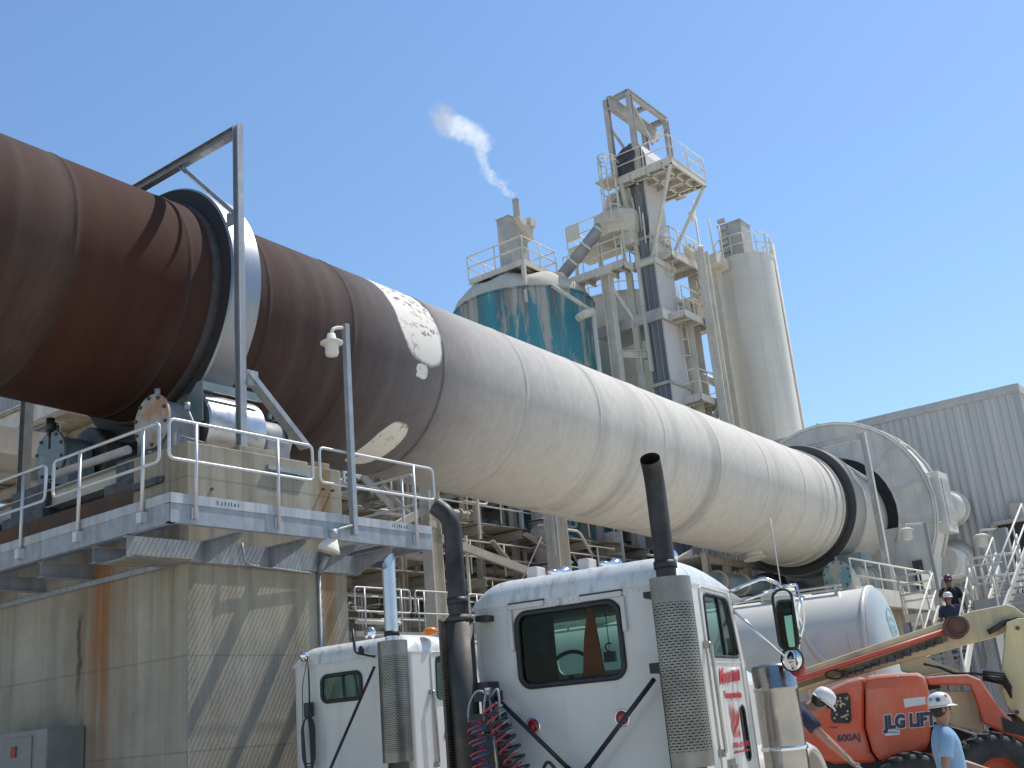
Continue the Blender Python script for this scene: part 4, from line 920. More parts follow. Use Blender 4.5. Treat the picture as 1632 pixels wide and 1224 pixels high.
# ------------------------------------------------------------------ dust covered plant under and behind the kiln
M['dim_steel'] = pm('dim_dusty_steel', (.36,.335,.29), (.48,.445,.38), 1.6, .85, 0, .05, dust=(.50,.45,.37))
M['brown_deck'] = pm('brown_dusty_deck', (.30,.25,.175), (.42,.36,.26), .8, .9, 0, .1, streak=(.22,.18,.13), sscale=3, dust=(.52,.47,.38))
M['grey_sheet'] = pm('grey_sheet', (.26,.265,.28), (.34,.335,.33), 2, .7, streak=(.22,.22,.22), sscale=5)
DS_, CRL = M['dim_steel'], M['cream_rail']
rk = random.Random(21)
def G(px, py, Y): return at(px, py, y=Y)

# big open steel frame with decks
x_a = G(690, 880, 20.4).x; x_b = G(888, 860, 20.4).x; x_c = G(1128, 900, 20.4).x
frm = thing('steel_structure', 'open dust covered steel frame of columns, braces and decks standing under the kiln', 'steel structure', (x_b, 24, 0))
cols = [(x_a, .46), (x_b, .62), (x_c, .5)]
for x, w_ in cols:
    for Y in (20.4, 26.5, 32.5):
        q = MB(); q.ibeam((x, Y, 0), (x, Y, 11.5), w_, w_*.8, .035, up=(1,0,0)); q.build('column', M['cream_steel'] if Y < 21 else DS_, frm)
for px in (822, 765, 640, 960, 1050):
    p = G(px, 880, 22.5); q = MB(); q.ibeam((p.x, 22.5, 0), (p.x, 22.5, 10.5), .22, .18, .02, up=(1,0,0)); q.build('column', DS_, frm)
levels = [4.9, 6.5, 8.2, 10.1]
x0f, x1f = x_a-7, x_c+6
for i, z in enumerate(levels):
    q = MB()
    for Y in (20.4, 23.5, 26.5, 29.5, 32.5): 
        if Y < 22: continue
        q.ibeam((x0f, Y, z-.2), (x1f, Y, z-.2), .32, .2, .025)
    x = x0f+.6
    while x < x1f: q.ibeam((x, 21.8 if i > 0 else 23.5, z-.24), (x, 32.5, z-.24), .26, .16, .02); x += 2.1
    q.build('floor_beam', DS_, frm)
    for Y in (21.9, 24.7, 27.5, 30.3):      # planked decks with gaps that let stripes of sun through
        if i < 1 and Y < 23: continue
        q = MB(); x = x0f; q.bx(x0f, x1f, Y+1.2, Y+1.3, z-.1, z-.051)
        while x < x1f-1.2:
            wdt = rk.uniform(1.0, 2.6)
            if rk.random() < .66: q.bx(x+.02, min(x+wdt, x1f), Y+rk.choice((0, .25)), Y+2.5, z-.05+rk.uniform(0,.02), z)
            x += wdt+rk.choice((.02, .1, .2))
        q.build('deck', M['brown_deck'], frm)
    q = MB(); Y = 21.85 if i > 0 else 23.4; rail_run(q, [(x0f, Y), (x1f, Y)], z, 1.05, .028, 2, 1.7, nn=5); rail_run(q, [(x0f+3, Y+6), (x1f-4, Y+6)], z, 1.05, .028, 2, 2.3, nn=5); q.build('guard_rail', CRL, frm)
q = MB()
q.bar(G(702, 858, 20.2), G(868, 920, 20.2), .24, .12, up=(0,1,0)); q.bar(G(690, 835, 20.2), (G(690, 835, 20.2).x, 26, G(690,835,20.2).z-.1), .3, .2)
q.bar((x_b, 20.4, 4.6), (x_c, 20.4, 8.2), .24, .14, up=(0,1,0)); q.bar((x_a-6, 20.4, 5.2), (x_a, 20.4, 8.0), .22, .14, up=(0,1,0)); q.bar((x_b, 26.5, 8.0), (x_a, 26.5, 5.0), .22, .12, up=(0,1,0)); q.bar((x_c, 26.5, 8.0), (x_b, 26.5, 5.0), .22, .12, up=(0,1,0))
q.build('brace', DS_, frm)
# machines, pipes and boxes on the decks
def machine(px, py, Y, s, kind, label, cat, mt):
    p = G(px, py, Y); t = thing(cat.replace(' ', '_'), label, cat, (p.x, Y, p.z))
    if kind == 'valve':
        q = MB(); q.lathe([(.30*s,-1.6*s),(.30*s,-.8*s),(.42*s,-.8*s),(.42*s,-.7*s),(.34*s,-.65*s),(.38*s,-.2*s),(.46*s,-.2*s),(.46*s,-.1*s),(.36*s,-.05*s),(.36*s,.5*s),(.44*s,.5*s),(.44*s,.6*s),(.3*s,.65*s),(.3*s,1.6*s)], (p.x,Y,p.z), (0,0,1), 24, sm=False); q.build('body', mt, t)
        q = MB(); q.cyl((p.x-.6*s,Y-.1,p.z+.2), (p.x-.2*s,Y-.1,p.z+.2), .16*s, n=14); q.build('motor', DS_, t)
        q = MB()
        for z in (-.75, -.15, .55): q.lathe([(.47*s,z*s-.03),(.5*s,z*s-.03),(.5*s,z*s+.03),(.47*s,z*s+.03)], (p.x,Y,p.z), (0,0,1), 24, sm=False)
        q.build('flange', M['dark_steel'], t)
    if kind == 'box':
        q = MB(); q.bx(p.x-.4*s, p.x+.4*s, Y-.25*s, Y+.25*s, p.z-.5*s, p.z+.5*s); q.build('cabinet', mt, t, bev=.02)
        q = MB(); q.bx(p.x-.36*s, p.x+.36*s, Y-.27*s, Y-.25*s, p.z-.45*s, p.z+.45*s); q.build('door', mt, t, bev=.006)
        q = MB(); q.bar((p.x-.3*s,Y,p.z-.5*s),(p.x-.3*s,Y,p.z-1.2*s),.06); q.bar((p.x+.3*s,Y,p.z-.5*s),(p.x+.3*s,Y,p.z-1.2*s),.06); q.build('leg', DS_, t)
    if kind == 'screw':
        q = MB(); q.tube([(p.x-3*s,Y,p.z),(p.x+3*s,Y,p.z)], .25*s, 14); q.build('trough', mt, t)
        q = MB()
        for k in range(5): q.cyl((p.x+(-2.8+1.4*k)*s-.04,Y,p.z),(p.x+(-2.8+1.4*k)*s+.04,Y,p.z), .32*s, n=14)
        q.build('flange', DS_, t)
        q = MB(); q.cyl((p.x+3*s,Y,p.z),(p.x+3.6*s,Y,p.z),.2*s,n=14); q.build('motor', DS_, t)
    if kind == 'fan':
        q = MB(); q.lathe([(.0,-.25*s),(.6*s,-.25*s),(.6*s,.25*s),(.0,.25*s)], (p.x,Y,p.z), (0,1,0), 24, sm=False); q.bx(p.x+.1*s,p.x+.6*s,Y-.25*s,Y+.25*s,p.z,p.z+1.1*s); q.build('scroll', mt, t)
        q = MB(); q.cyl((p.x,Y-.25*s,p.z),(p.x,Y-.6*s,p.z),.28*s,n=18); q.build('inlet', DS_, t)
    return t
machine(868, 862, 21.6, 1.15, 'valve', 'grey flanged rotary valve stack under the kiln beside the widest column', 'rotary valve', M['grey_steel'])
machine(978, 868, 22.3, .9, 'box', 'pale control box on a railed deck behind the near white cab', 'control box', M['cream_steel'])
machine(800, 868, 24.6, 1.0, 'screw', 'dusty screw conveyor tube lying on the middle deck behind the diagonal brace', 'screw conveyor', DS_)
machine(745, 905, 25.2, .9, 'fan', 'dusty fan casing on the low deck behind the left exhaust stack of the near truck', 'fan', DS_)
machine(940, 850, 25.8, .9, 'fan', 'dusty fan casing on the deck left of the pale control box', 'fan', DS_)
machine(1010, 882, 24.0, .8, 'valve', 'small dusty valve stack right of the pale control box', 'rotary valve', M['cream_steel'])
pipes = [((705,815),(760,800),23,.13),((720,905),(860,930),24.2,.12),((905,905),(1035,935),23.4,.1),((730,845),(845,872),23.2,.07),((740,880),(830,896),23.3,.06),((910,860),(1030,892),24.5,.12),((600,850),(680,858),22.6,.10),((590,880),(690,890),23.2,.13),((570,905),(690,918),24,.08)]
for i, (a, b_, Y, r_) in enumerate(pipes):
    pa, pb = G(*a, Y), G(*b_, Y); pb.z = pa.z
    q = MB(); q.tube(fillet([pa-Vector((1.2,0,0)), pa, pb, pb+Vector((0,1.5,0))], .3), r_, 10); q.tube([pb-Vector((.8,0,0)), pb-Vector((.8,0,-2.5))], r_*.8, 8)
    if i < 6:
        for k in range(3): c = pa.lerp(pb, .15+.3*k); q.cyl(c-Vector((.03,0,0)), c+Vector((.03,0,0)), r_*1.5, n=10)
    tag(q.build('process_pipe', CS if i % 2 else DS_), ['dusty bent pipe high under the kiln beside the left exhaust stack','thick dusty pipe low on the deck behind the near cab roof','long pale pipe at rail height behind the air horns','thin pale pipe crossing above the diagonal brace','thin dusty pipe crossing just below the diagonal brace','pale pipe on the deck right of the rotary valve stack','short dusty pipe behind the walkway end railing','thick pale pipe behind the far truck exhaust','thin dusty pipe over the round guard rail'][i], 'pipe')
for i, (px, py, Y, r_, mt, lab) in enumerate(((1100, 905, 27, 1.05, 'grey_sheet', 'grey corrugated round bin behind the right exhaust stack of the near truck'), (1022, 890, 29.5, .9, 'dusted', 'dusty round bin between two columns behind the near cab'), (790, 840, 30.5, 1.2, 'dusted', 'dusty round bin deep inside the steel frame left of the valve stack'), (590, 840, 29, 1.3, 'dusted', 'dusty round bin behind the pier walkway lamp pole'))):
    p = G(px, py, Y); t = thing('bin', lab, 'bin', (p.x, Y, 0)); q = MB()
    q.lathe([(.25, 2.2), (r_, 4.2), (r_, 11), (r_*.6, 11.6), (.1, 11.7)], (p.x,Y,0), (0,0,1), 36); q.build('shell', M[mt], t)
    q = MB()
    for k in range(4): a = PI/4+k*PI/2; q.bar((p.x+r_*math.cos(a),Y+r_*math.sin(a),0),(p.x+r_*math.cos(a),Y+r_*math.sin(a),5),.14)
    for z in (4.2, 6.4, 8.6): q.lathe([(r_,z-.04),(r_+.06,z-.04),(r_+.06,z+.04),(r_,z+.04)], (p.x,Y,0), (0,0,1), 36)
    q.build('support_leg', DS_, t)
# tangle of thin posts, rails, conduits and small pipes between the decks
def tangle(t, x0, x1, ylist, z0, z1, n, seed):
    r_ = random.Random(seed)
    for nm, mt, k in (('small_post', CS, n), ('small_pipe', M['cream_rail'], n), ('cable_tray', DS_, n//2)):
        for i in range(k):
            q = MB(); x = r_.uniform(x0, x1); Y = r_.choice(ylist)+r_.uniform(-.4, .4); z = r_.uniform(z0, z1)
            if nm == 'small_post': h = r_.uniform(.8, 2.4); w_ = r_.uniform(.04, .11); q.bar((x,Y,z),(x,Y,z+h), w_); q.bar((x-r_.uniform(.2,.8),Y,z+h),(x+r_.uniform(.2,1.2),Y,z+h), w_*.8) if r_.random() < .6 else None
            elif nm == 'small_pipe':
                l_ = r_.uniform(.8, 3.2); rr = r_.uniform(.025, .075); e_ = r_.choice(((0,0,1.1),(0,0,-.9),(0,1.2,0),(.7,0,-.8)))
                q.tube(fillet([(x,Y,z),(x+l_,Y,z),(x+l_+e_[0],Y+e_[1],z+e_[2])], .2), rr, 7)
            else: l_ = r_.uniform(1, 3); q.bar((x,Y,z),(x+l_,Y,z+r_.choice((0,0,.8,-.8))), .18, .07)
            q.build(nm, mt, t)
tangle(frm, x_a-4, x_c+3, [20.6, 21.4, 22.6, 24, 25.5], 4.6, 9.4, 34, 77)
# stair inside the frame
def stair(t, p0, p1, w_, mt_tread, mt_rail, side, n=None):
    """flight from p0 (bottom) to p1 (top); side = unit vector across"""
    p0, p1, side = Vector(p0), Vector(p1), Vector(side).normalized(); n = n or int((p1.z-p0.z)/.2)
    q = MB()
    for sg in (-1, 1): q.bar(p0+side*sg*w_/2, p1+side*sg*w_/2, .05, .25)
    q.build('stringer', mt_rail, t)
    q = MB(); run = Vector((p1.x-p0.x, p1.y-p0.y, 0)).normalized()
    for k in range(n): c = p0.lerp(p1, (k+.5)/n); q.bar(c-side*(w_/2-.03), c+side*(w_/2-.03), .24, .035)
    q.build('tread', mt_tread, t)
    for sg in (-1, 1):
        q = MB(); o = side*sg*w_/2
        for h in (.52, 1.0): q.tube([p0+o+Vector((0,0,h)), p1+o+Vector((0,0,h))], .026, 6)
        for k in range(4): c = p0.lerp(p1, k/3)+o; q.tube([c, c+Vector((0,0,1.0))], .024, 6)
        q.build('handrail', mt_rail, t)
a_ = G(612, 815, 23); b_ = G(562, 762, 23)
st = thing('stair', 'steep dusty stair flight seen below the kiln beside the lamp pole', 'stairs', (a_.x, 23, a_.z)); stair(st, a_, b_, .8, DS_, CS, (0,1,0))

# low concrete building with railed roof behind the far truck
lz = 4.25; xa = G(556, 950, 19.8).x; xb = G(790, 985, 19.8).x
lw_ = thing('concrete_block', 'low concrete block with a railed top behind the far truck', 'building', ((xa+xb)/2, 24, 0))
q = MB(); q.bx(xa+.3, xb+6, 19.9, 29, 0, lz); q.build('wall', M['concrete'], lw_)
q = MB(); q.bx(xa+.2, xb+6.1, 19.8, 29.1, lz+.001, lz+.14); q.build('parapet', M['grey_sheet'], lw_)
for k in range(6):
    x = xa+.35+k*2.25; q = MB(); rail_loop(q, (x, 19.95), (x+2.05, 19.95), lz+.65, lz+1.25, .024, .1)
    for dx_ in (.35, 1.7): q.tube([(x+dx_, 19.95, lz+.1), (x+dx_, 19.95, lz+1.25)], .024, 8)
    q.build('handrail', M['galv_rail'], lw_)
    q = MB(); rail_loop(q, (x+.5, 21.2), (x+2.5, 21.2), lz+.65, lz+1.25, .024, .1); q.tube([(x+1.5, 21.2, lz+.1), (x+1.5, 21.2, lz+1.25)], .024, 8); q.build('handrail', M['galv_rail'], lw_)
ct = G(690, 920, 25.5)
rt_ = thing('round_tank', 'wide round open tank with a curved guard rail behind the left exhaust stack', 'tank', (ct.x, 25.5, 0)); rt_r = 3.4; rz_ = 5.35
q = MB(); q.lathe([(rt_r, 0), (rt_r, rz_-.3), (rt_r+.15, rz_-.3), (rt_r+.15, rz_), (rt_r-.1, rz_), (0, rz_-.05)], (ct.x,25.5,0), (0,0,1), 48, sm=False); q.build('shell', M['dusted'], rt_)
q = MB(); rail_run(q, [(ct.x+rt_r*math.cos(a), 25.5+rt_r*math.sin(a)) for a in [2*PI*i/24 for i in range(25)]], rz_, 1.1, .03, 2, 3); q.build('guard_rail', CRL, rt_)

# conveyor gallery and steelwork seen left of the pier
gal = thing('conveyor_gallery', 'long dusty conveyor gallery with heavy girders behind the pier at the far left', 'gallery', (16, 30, 0))
g0 = at(20, 720, x=19); g1 = at(150, 660, x=19)
q = MB(); q.bx(16.5, 19.0, 20.5, 52, g0.z-.12, g0.z); q.build('floor', M['brown_deck'], gal)
q = MB(); q.ibeam((16.6, 20.5, g0.z-.35), (16.6, 52, g0.z-.35), .7, .3, .04); q.ibeam((19, 20.5, g0.z-.35), (19, 52, g0.z-.35), .7, .3, .04)
for k in range(9): q.ibeam((16.6, 22+k*3.2, g0.z-.3), (19, 22+k*3.2, g0.z-.3), .4, .2, .03)
q.build('girder', CS, gal)
q = MB()
for k in range(10): y = 21+k*3.1; q.bx(16.7, 18.9, y, y+2.5, g0.z+2.5, g0.z+2.6); 
q.bx(16.6, 16.7, 20.5, 52, g0.z, g0.z+2.4); q.build('cladding', M['grey_sheet'], gal)
q = MB(); rail_run(q, [(19.05, 20.5), (19.05, 52)], g0.z, 1.05, .03, 2, 1.5); q.build('guard_rail', CRL, gal)
for y in (22.5, 33, 44):
    q = MB(); q.ibeam((16.8, y, 0), (16.8, y, g0.z-.7), .35, .3, .03, up=(1,0,0)); q.ibeam((18.8, y, 0), (18.8, y, g0.z-.7), .35, .3, .03, up=(1,0,0)); q.bar((16.8, y, 1), (18.8, y, g0.z-1), .16); q.build('trestle', CS, gal)
lowg = thing('screw_gallery', 'low grey covered conveyor with a pale top beam beyond the far left railing', 'gallery', (12, 24, 0))
h0 = at(5, 705, x=12.2); zlow = h0.z
q = MB(); q.bx(10.8, 12.2, 20.6, 46, zlow-.9, zlow-.35); q.build('trough', M['dim_steel'], lowg)
q = MB(); q.ibeam((12.2, 20.6, zlow-.2), (12.2, 46, zlow-.2), .3, .25, .03); q.ibeam((10.8, 20.6, zlow-.2), (10.8, 46, zlow-.2), .3, .25, .03); q.build('beam', M['grey_sheet'], lowg)
q = MB()
for y in (22, 28, 34, 40): q.ibeam((11.5, y, 0), (11.5, y, zlow-.9), .3, .3, .03, up=(1,0,0))
q.build('trestle', DS_, lowg)
bz_ = thing('bulk_shed', 'large dim dust brown shed wall far behind the steel frame', 'building', (30, 44, 0))
q = MB(); corr(q, (-12, 46, 0), (58, 46, 0), 0, 11.8, (0,-1,0), .5, .08); q.build('wall', M['brown_deck'], bz_)
q = MB(); q.bx(-12, 58, 45.8, 60, 11.8, 12.0); q.build('roof', CS, bz_)

# ------------------------------------------------------------------ second pier under the lower tyre
y2 = 13.62; rp = at(1342, 908, y=y2); P2 = rp.x
pier2 = thing('concrete_pier', 'dusty concrete pier carrying the lower tyre in front of the round hood', 'pier', (37.6, 15, 0))
q = MB(); q.bx(35.6, 39.6, 12.4, 18.2, 0, 4.6); q.build('base', M['brown_deck'], pier2, bev=.03)
q = MB(); q.bx(35.9, 39.3, 12.6, 14.6, 4.6, 5.05); q.build('pedestal', M['cream_steel'], pier2, bev=.03)
q = MB(); q.bx(35.9, 39.3, 16.2, 18.0, 4.6, 5.05); q.build('pedestal', M['brown_deck'], pier2, bev=.03)
cx2 = 37.575
r3 = support_roller('dusty support roller with a faded teal round cover under the lower tyre', 13.7, 5.72, .58, (M['cover_white'], M['cream_steel'], pm('faded_teal_cover', (.17,.34,.39), (.46,.43,.36), 2.2, .7, lo=.42, hi=.58), M['cream_steel']), 37.05, 38.1, sc=1.15)
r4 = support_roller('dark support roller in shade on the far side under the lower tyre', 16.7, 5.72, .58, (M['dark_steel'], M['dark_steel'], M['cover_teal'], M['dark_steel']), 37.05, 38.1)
q = MB(); q.prism([(36.9, 13.0, 6.0), (36.9, 13.0, 6.45), (36.9, 13.9, 6.45), (36.9, 14.0, 6.0)], (1.1,0,0)); q.build('guard_plate', M['cover_teal'], r3)
plat = thing('pier_walkway', 'cream dusted walkway with toe boards and rails in front of the lower tyre', 'walkway', (37, 12, 4.6))
lx0 = at(1170, 960, y=11.9).x
q = MB(); q.bx(31.22, 40.48, 11.32, 12.38, 4.5, 4.6); q.chan((31.2, 11.3, 4.48), (40.5, 11.3, 4.48), .32, .1); q.build('deck', CS, plat)
q = MB(); rail_run(q, [(31.2, 11.35), (38.4, 11.35)], 4.6, 1.0, .028, 2, 1.2); q.bar((31.2, 11.32, 4.72), (38.4, 11.32, 4.72), .02, .2); q.bar((37.4, 11.3, 5.25), (38.45, 11.3, 5.25), .03, .5); q.build('guard_rail', CRL, plat)
for x in (31.6, 34.4, 37.2, 40.2):
    q = MB(); q.ibeam((x, 11.8, 0), (x, 11.8, 4.4), .22, .2, .02, up=(1,0,0)); q.build('column', DS_, plat)
fx0 = G(1165, 950, 17).x
gx_ = MB()
fr2 = thing('steel_structure', 'cream dusted small steel frame under the kiln behind the mirror of the near truck', 'steel structure', (fx0+3, 17, 0))
for x in (fx0-1.5, fx0, fx0+1.6, fx0+3.4):
    for Y in (17, 19.2):
        q = MB(); q.ibeam((x, Y, 0), (x, Y, 6.8), .24, .2, .03, up=(1,0,0)); q.build('column', CS, fr2)
for z in (3.6, 4.6, 5.6, 6.6):
    q = MB(); q.ibeam((fx0-1.6, 17, z), (fx0+3.6, 17, z), .24, .16, .02); q.ibeam((fx0-1.6, 19.2, z), (fx0+3.6, 19.2, z), .24, .16, .02); q.bx(fx0-1.6, fx0+3.6, 17.1, 19.1, z+.12, z+.16); rail_run(q, [(fx0-1.6, 17), (fx0+3.6, 17)], z+.14, .8, .025, 2, 1.3, nn=5); q.build('deck', M['brown_deck'] if z < 5 else CS, fr2)
q = MB(); q.bar((fx0, 17, 3.6), (fx0+1.6, 17, 5.6), .12); q.bar((fx0+3.4, 17, 3.6), (fx0+1.6, 17, 5.6), .12); q.build('brace', CS, fr2)
machine(1215, 935, 16.4, 1.2, 'screw', 'faded teal drive tube on the cream frame behind the truck mirror', 'drive', M['cover_teal'])

# ------------------------------------------------------------------ stairs and platforms right of the hood
def at_d(px, py, D): return at(px, py, D=D)
fwd = Vector((math.cos(R(16)), math.sin(R(16)), 0)); sd2 = Vector((fwd.y, -fwd.x, 0))     # away from us / to the right
stA = thing('stair', 'pale steel stair with white handrails that two men walk down', 'stairs', at_d(1515, 1100, 30))
sb = at_d(1503, 1078, 28.2); stp = at_d(1527, 968, 33.2)
stair(stA, sb, stp, .98, M['grey_sheet'], M['white_rail'], sd2, 13)
land = thing('landing', 'cream railed landing at the head of the pale steel stair', 'landing', (stp.x, stp.y, 0))
l0 = at(1440, 972, D=34); dl = Vector((stp.x-l0.x, stp.y-l0.y, 0))
q = MB(); A_ = Vector((l0.x, l0.y, 0)); B_ = Vector((stp.x, stp.y, 0))+sd2*.6; zl = stp.z
q.prism([(A_.x, A_.y, zl-.2), (B_.x, B_.y, zl-.2), *( (B_+fwd*2.4).xy.to_3d()+Vector((0,0,zl-.2)), (A_+fwd*2.4).xy.to_3d()+Vector((0,0,zl-.2)))], (0,0,.2)); q.build('deck', CS, land)
q = MB(); Cc = Vector((stp.x, stp.y, 0))-sd2*.55; rail_run(q, [A_.xy, Cc.xy], zl, 1.07, .035, 2, .9); q.build('guard_rail', M['white_rail'], land); q = MB(); rail_run(q, [(B_+fwd*.2).xy, (B_+fwd*2.4).xy, (A_+fwd*2.4).xy], zl, 1.07, .035, 2, 1); q.build('guard_rail', M['white_rail'], land)
q = MB()
for k in range(4): c = A_.lerp(B_, k/3)+fwd*.3; q.ibeam((c.x,c.y,0), (c.x,c.y,zl-.2), .22, .2, .02, up=(1,0,0))
for k in range(3): c = A_.lerp(B_, k/3)+fwd*.3; d_ = A_.lerp(B_, (k+1)/3)+fwd*.3; q.bar((c.x,c.y,.3), (d_.x,d_.y,zl-.4), .12)
q.build('leg', M['grey_sheet'], land)
land2 = thing('landing', 'upper grey landing with pale rails beside the dark doorway at the right edge', 'landing', at_d(1585, 1000, 31))
u0_ = at_d(1552, 957, 31.5); u1_ = at_d(1640, 972, 31.5); zu = u0_.z
q = MB(); U0, U1 = Vector((u0_.x,u0_.y,0)), Vector((u1_.x,u1_.y,0)); 
q.prism([U0+Vector((0,0,zu-.25)), U1+Vector((0,0,zu-.25)), U1+fwd*2+Vector((0,0,zu-.25)), U0+fwd*2+Vector((0,0,zu-.25))], (0,0,.25)); q.build('deck', M['grey_sheet'], land2)
q = MB(); rail_run(q, [U0.xy, U1.xy], zu, 1.07, .035, 2, .55); q.build('guard_rail', M['white_rail'], land2); q = MB(); rail_run(q, [(U0+fwd*2).xy, (U1+fwd*2).xy], zu, 1.07, .03, 2, .9); q.build('guard_rail', M['white_rail'], land2)
q = MB()
for k in range(3): c = U0.lerp(U1, .15+k*.4)+fwd*.2; q.ibeam((c.x,c.y,0), (c.x,c.y,zu-.25), .3, .25, .03, up=(1,0,0))
c, d_ = U0+fwd*.3, U1+fwd*.3; q.bar((c.x,c.y,.2), (d_.x,d_.y,zu-.3), .2); q.build('leg', M['grey_sheet'], land2)
stB = thing('stair', 'steep grey stair climbing to the dark doorway at the right edge', 'stairs', at_d(1600, 960, 34))
stair(stB, at_d(1598, 962, 33), at_d(1612, 905, 38), .7, M['grey_sheet'], M['white_rail'], sd2, 10)
stC = thing('stair', 'white railed stair cut by the right edge of the picture', 'stairs', at_d(1635, 960, 30))
stair(stC, at_d(1626, 985, 28.5), at_d(1668, 860, 32), .8, M['grey_sheet'], M['white_rail'], sd2, 12)
def lamp_on_pole(px, pyt, pyb, D, label, w_):
    a, b_ = at_d(px, pyt, D), at_d(px, pyb, D); t = thing('lamp_post', label, 'lamp', (a.x, a.y, b_.z))
    q = MB(); q.bar((a.x,a.y,b_.z), (a.x,a.y,a.z), w_); q.build('pole', M['grey_sheet'], t)
    l_ = Vector((a.x,a.y,a.z))-sd2*.55-Vector((0,0,.12)); q = MB(); q.tube(fillet([Vector((a.x,a.y,a.z-.03)), l_+Vector((.0,0,.15)), l_], .1), .03, 8); q.build('arm', M['white_rail'], t)
    q = MB(); q.lathe([(.0,.05),(.12,.04),(.22,-.02),(.22,-.06),(.0,-.06)], l_, (0,0,1), 20); q.build('hood', M['white_rail'], t)
    q = MB(); q.lathe([(.15,-.06),(.15,-.26),(.1,-.32),(.0,-.33)], l_, (0,0,1), 20); q.build('glass', M['lamp_glass'], t)
lamp_on_pole(1474, 833, 985, 34.5, 'pole lamp standing in front of the round hood plates', .09)
lamp_on_pole(1596, 842, 960, 33, 'pole lamp standing before the dark doorway', .26)
q = MB(); a, b_ = at_d(1566, 1008, 40), at_d(1660, 1020, 40); q.prism([(a.x,a.y,0), (b_.x,b_.y,0), (b_.x,b_.y,a.z), (a.x,a.y,a.z)], fwd*.3); tag(q.build('white_wall', pm('white_wall', (.66,.64,.60), (.72,.70,.66), 2, .8)), 'sunlit white wall behind the stair legs at the far right', 'wall')
# ------------------------------------------------------------------ road tractors
from mathutils.geometry import delaunay_2d_cdt
M['white_paint'] = pm('white_truck_paint', (.63,.615,.57), (.54,.53,.49), 1.3, .35, 0, 0, streak=(.46,.455,.43), sscale=4, stre=(.55,.85), coat=.3, lo=.45, hi=.85)
M['roof_paint'] = pm('grimy_white_roof', (.68,.68,.65), (.58,.58,.54), 1.5, .4, 0, 0, streak=(.26,.25,.22), sscale=11, stre=(.50,.74), coat=.2)
M['stack'] = pm('sooty_exhaust', (.022,.021,.022), (.075,.072,.07), 3.5, .55, .5, .08, streak=(.15,.14,.13), sscale=12, stre=(.55,.8))
M['muffler'] = pm('dirty_muffler', (.055,.052,.048), (.12,.112,.10), 3, .62, .4, .05, streak=(.04,.038,.036), sscale=10)
M['steel_light'] = pm('pale_exhaust_pipe', (.50,.55,.62), (.62,.66,.72), 3, .3, .8)
M['stainless'] = pm('stainless_shell', (.34,.33,.31), (.44,.42,.39), 4, .26, 1)
M['red_lens'] = pm('red_lens', (.32,.008,.012), None, rough=.2, coat=.5)
M['amber_lens'] = pm('amber_lens', (.75,.20,.02), None, rough=.25)
M['red_ink'] = pm('red_lettering', (.50,.03,.045), None, rough=.5)
M['white_trim'] = pm('white_trim', (.62,.60,.57), (.50,.48,.45), 6, .5)
M['seat'] = pm('dark_seat_cloth', (.02,.02,.024), (.035,.035,.04), 8, .9)
M['orange_cloth'] = pm('orange_vest', (.42,.06,.015), (.30,.04,.012), 6, .85)
m, nt, b = nodes('tinted_glass'); nt.nodes.remove(b)
tr = N(nt, 'ShaderNodeBsdfTransparent'); tr.inputs[0].default_value = (.50,.68,.64,1)
gl = N(nt, 'ShaderNodeBsdfGlossy'); gl.inputs['Roughness'].default_value = .02; gl.inputs['Color'].default_value = (.9,.95,.95,1)
fr = N(nt, 'ShaderNodeLayerWeight'); fr.inputs['Blend'].default_value = .22
mx = N(nt, 'ShaderNodeMixShader'); L(nt, mth(nt, 'MULTIPLY', fr.outputs['Fresnel'], .8, clamp=True), mx.inputs[0]); L(nt, tr.outputs[0], mx.inputs[1]); L(nt, gl.outputs[0], mx.inputs[2])
L(nt, mx.outputs[0], nt.nodes['Material Output'].inputs['Surface']); M['glass'] = m
m, nt, b = nodes('perforated_shield'); uv = coords(nt, 'UV')
bt = N(nt, 'ShaderNodeTexBrick'); bt.offset = .5; bt.inputs['Scale'].default_value = 1; bt.inputs['Brick Width'].default_value = .0475; bt.inputs['Row Height'].default_value = .0215
bt.inputs['Mortar Size'].default_value = .0068; bt.inputs['Mortar Smooth'].default_value = .1; bt.inputs['Color1'].default_value = (0,0,0,1); bt.inputs['Color2'].default_value = (0,0,0,1); bt.inputs['Mortar'].default_value = (1,1,1,1)
L(nt, uv, bt.inputs['Vector']); p = wpos(nt)
sxu = N(nt, 'ShaderNodeSeparateXYZ'); L(nt, uv, sxu.inputs[0])
band = mth(nt, 'MULTIPLY', ramp(nt, mth(nt, 'SUBTRACT', sxu.outputs[1], 0), [(.115,0),(.12,1)]), ramp(nt, mth(nt, 'SUBTRACT', sxu.outputs[1], 0.5), [(.735,1),(.74,0)]))
hole = mth(nt, 'MULTIPLY', mth(nt, 'SUBTRACT', 1.0, bt.outputs['Color']), band)
met = mixc(nt, ramp(nt, noise(nt, p, 4, 6), [(.35,0),(.7,1)]), (.27,.26,.24), (.17,.16,.15))
L(nt, mixc(nt, hole, met, (.012,.012,.013)), b.inputs['Base Color']); L(nt, mth(nt, 'MULTIPLY_ADD', hole, -.9, .9), b.inputs['Metallic']); L(nt, mth(nt, 'MULTIPLY_ADD', hole, .5, .34), b.inputs['Roughness'])
M['perf'] = m
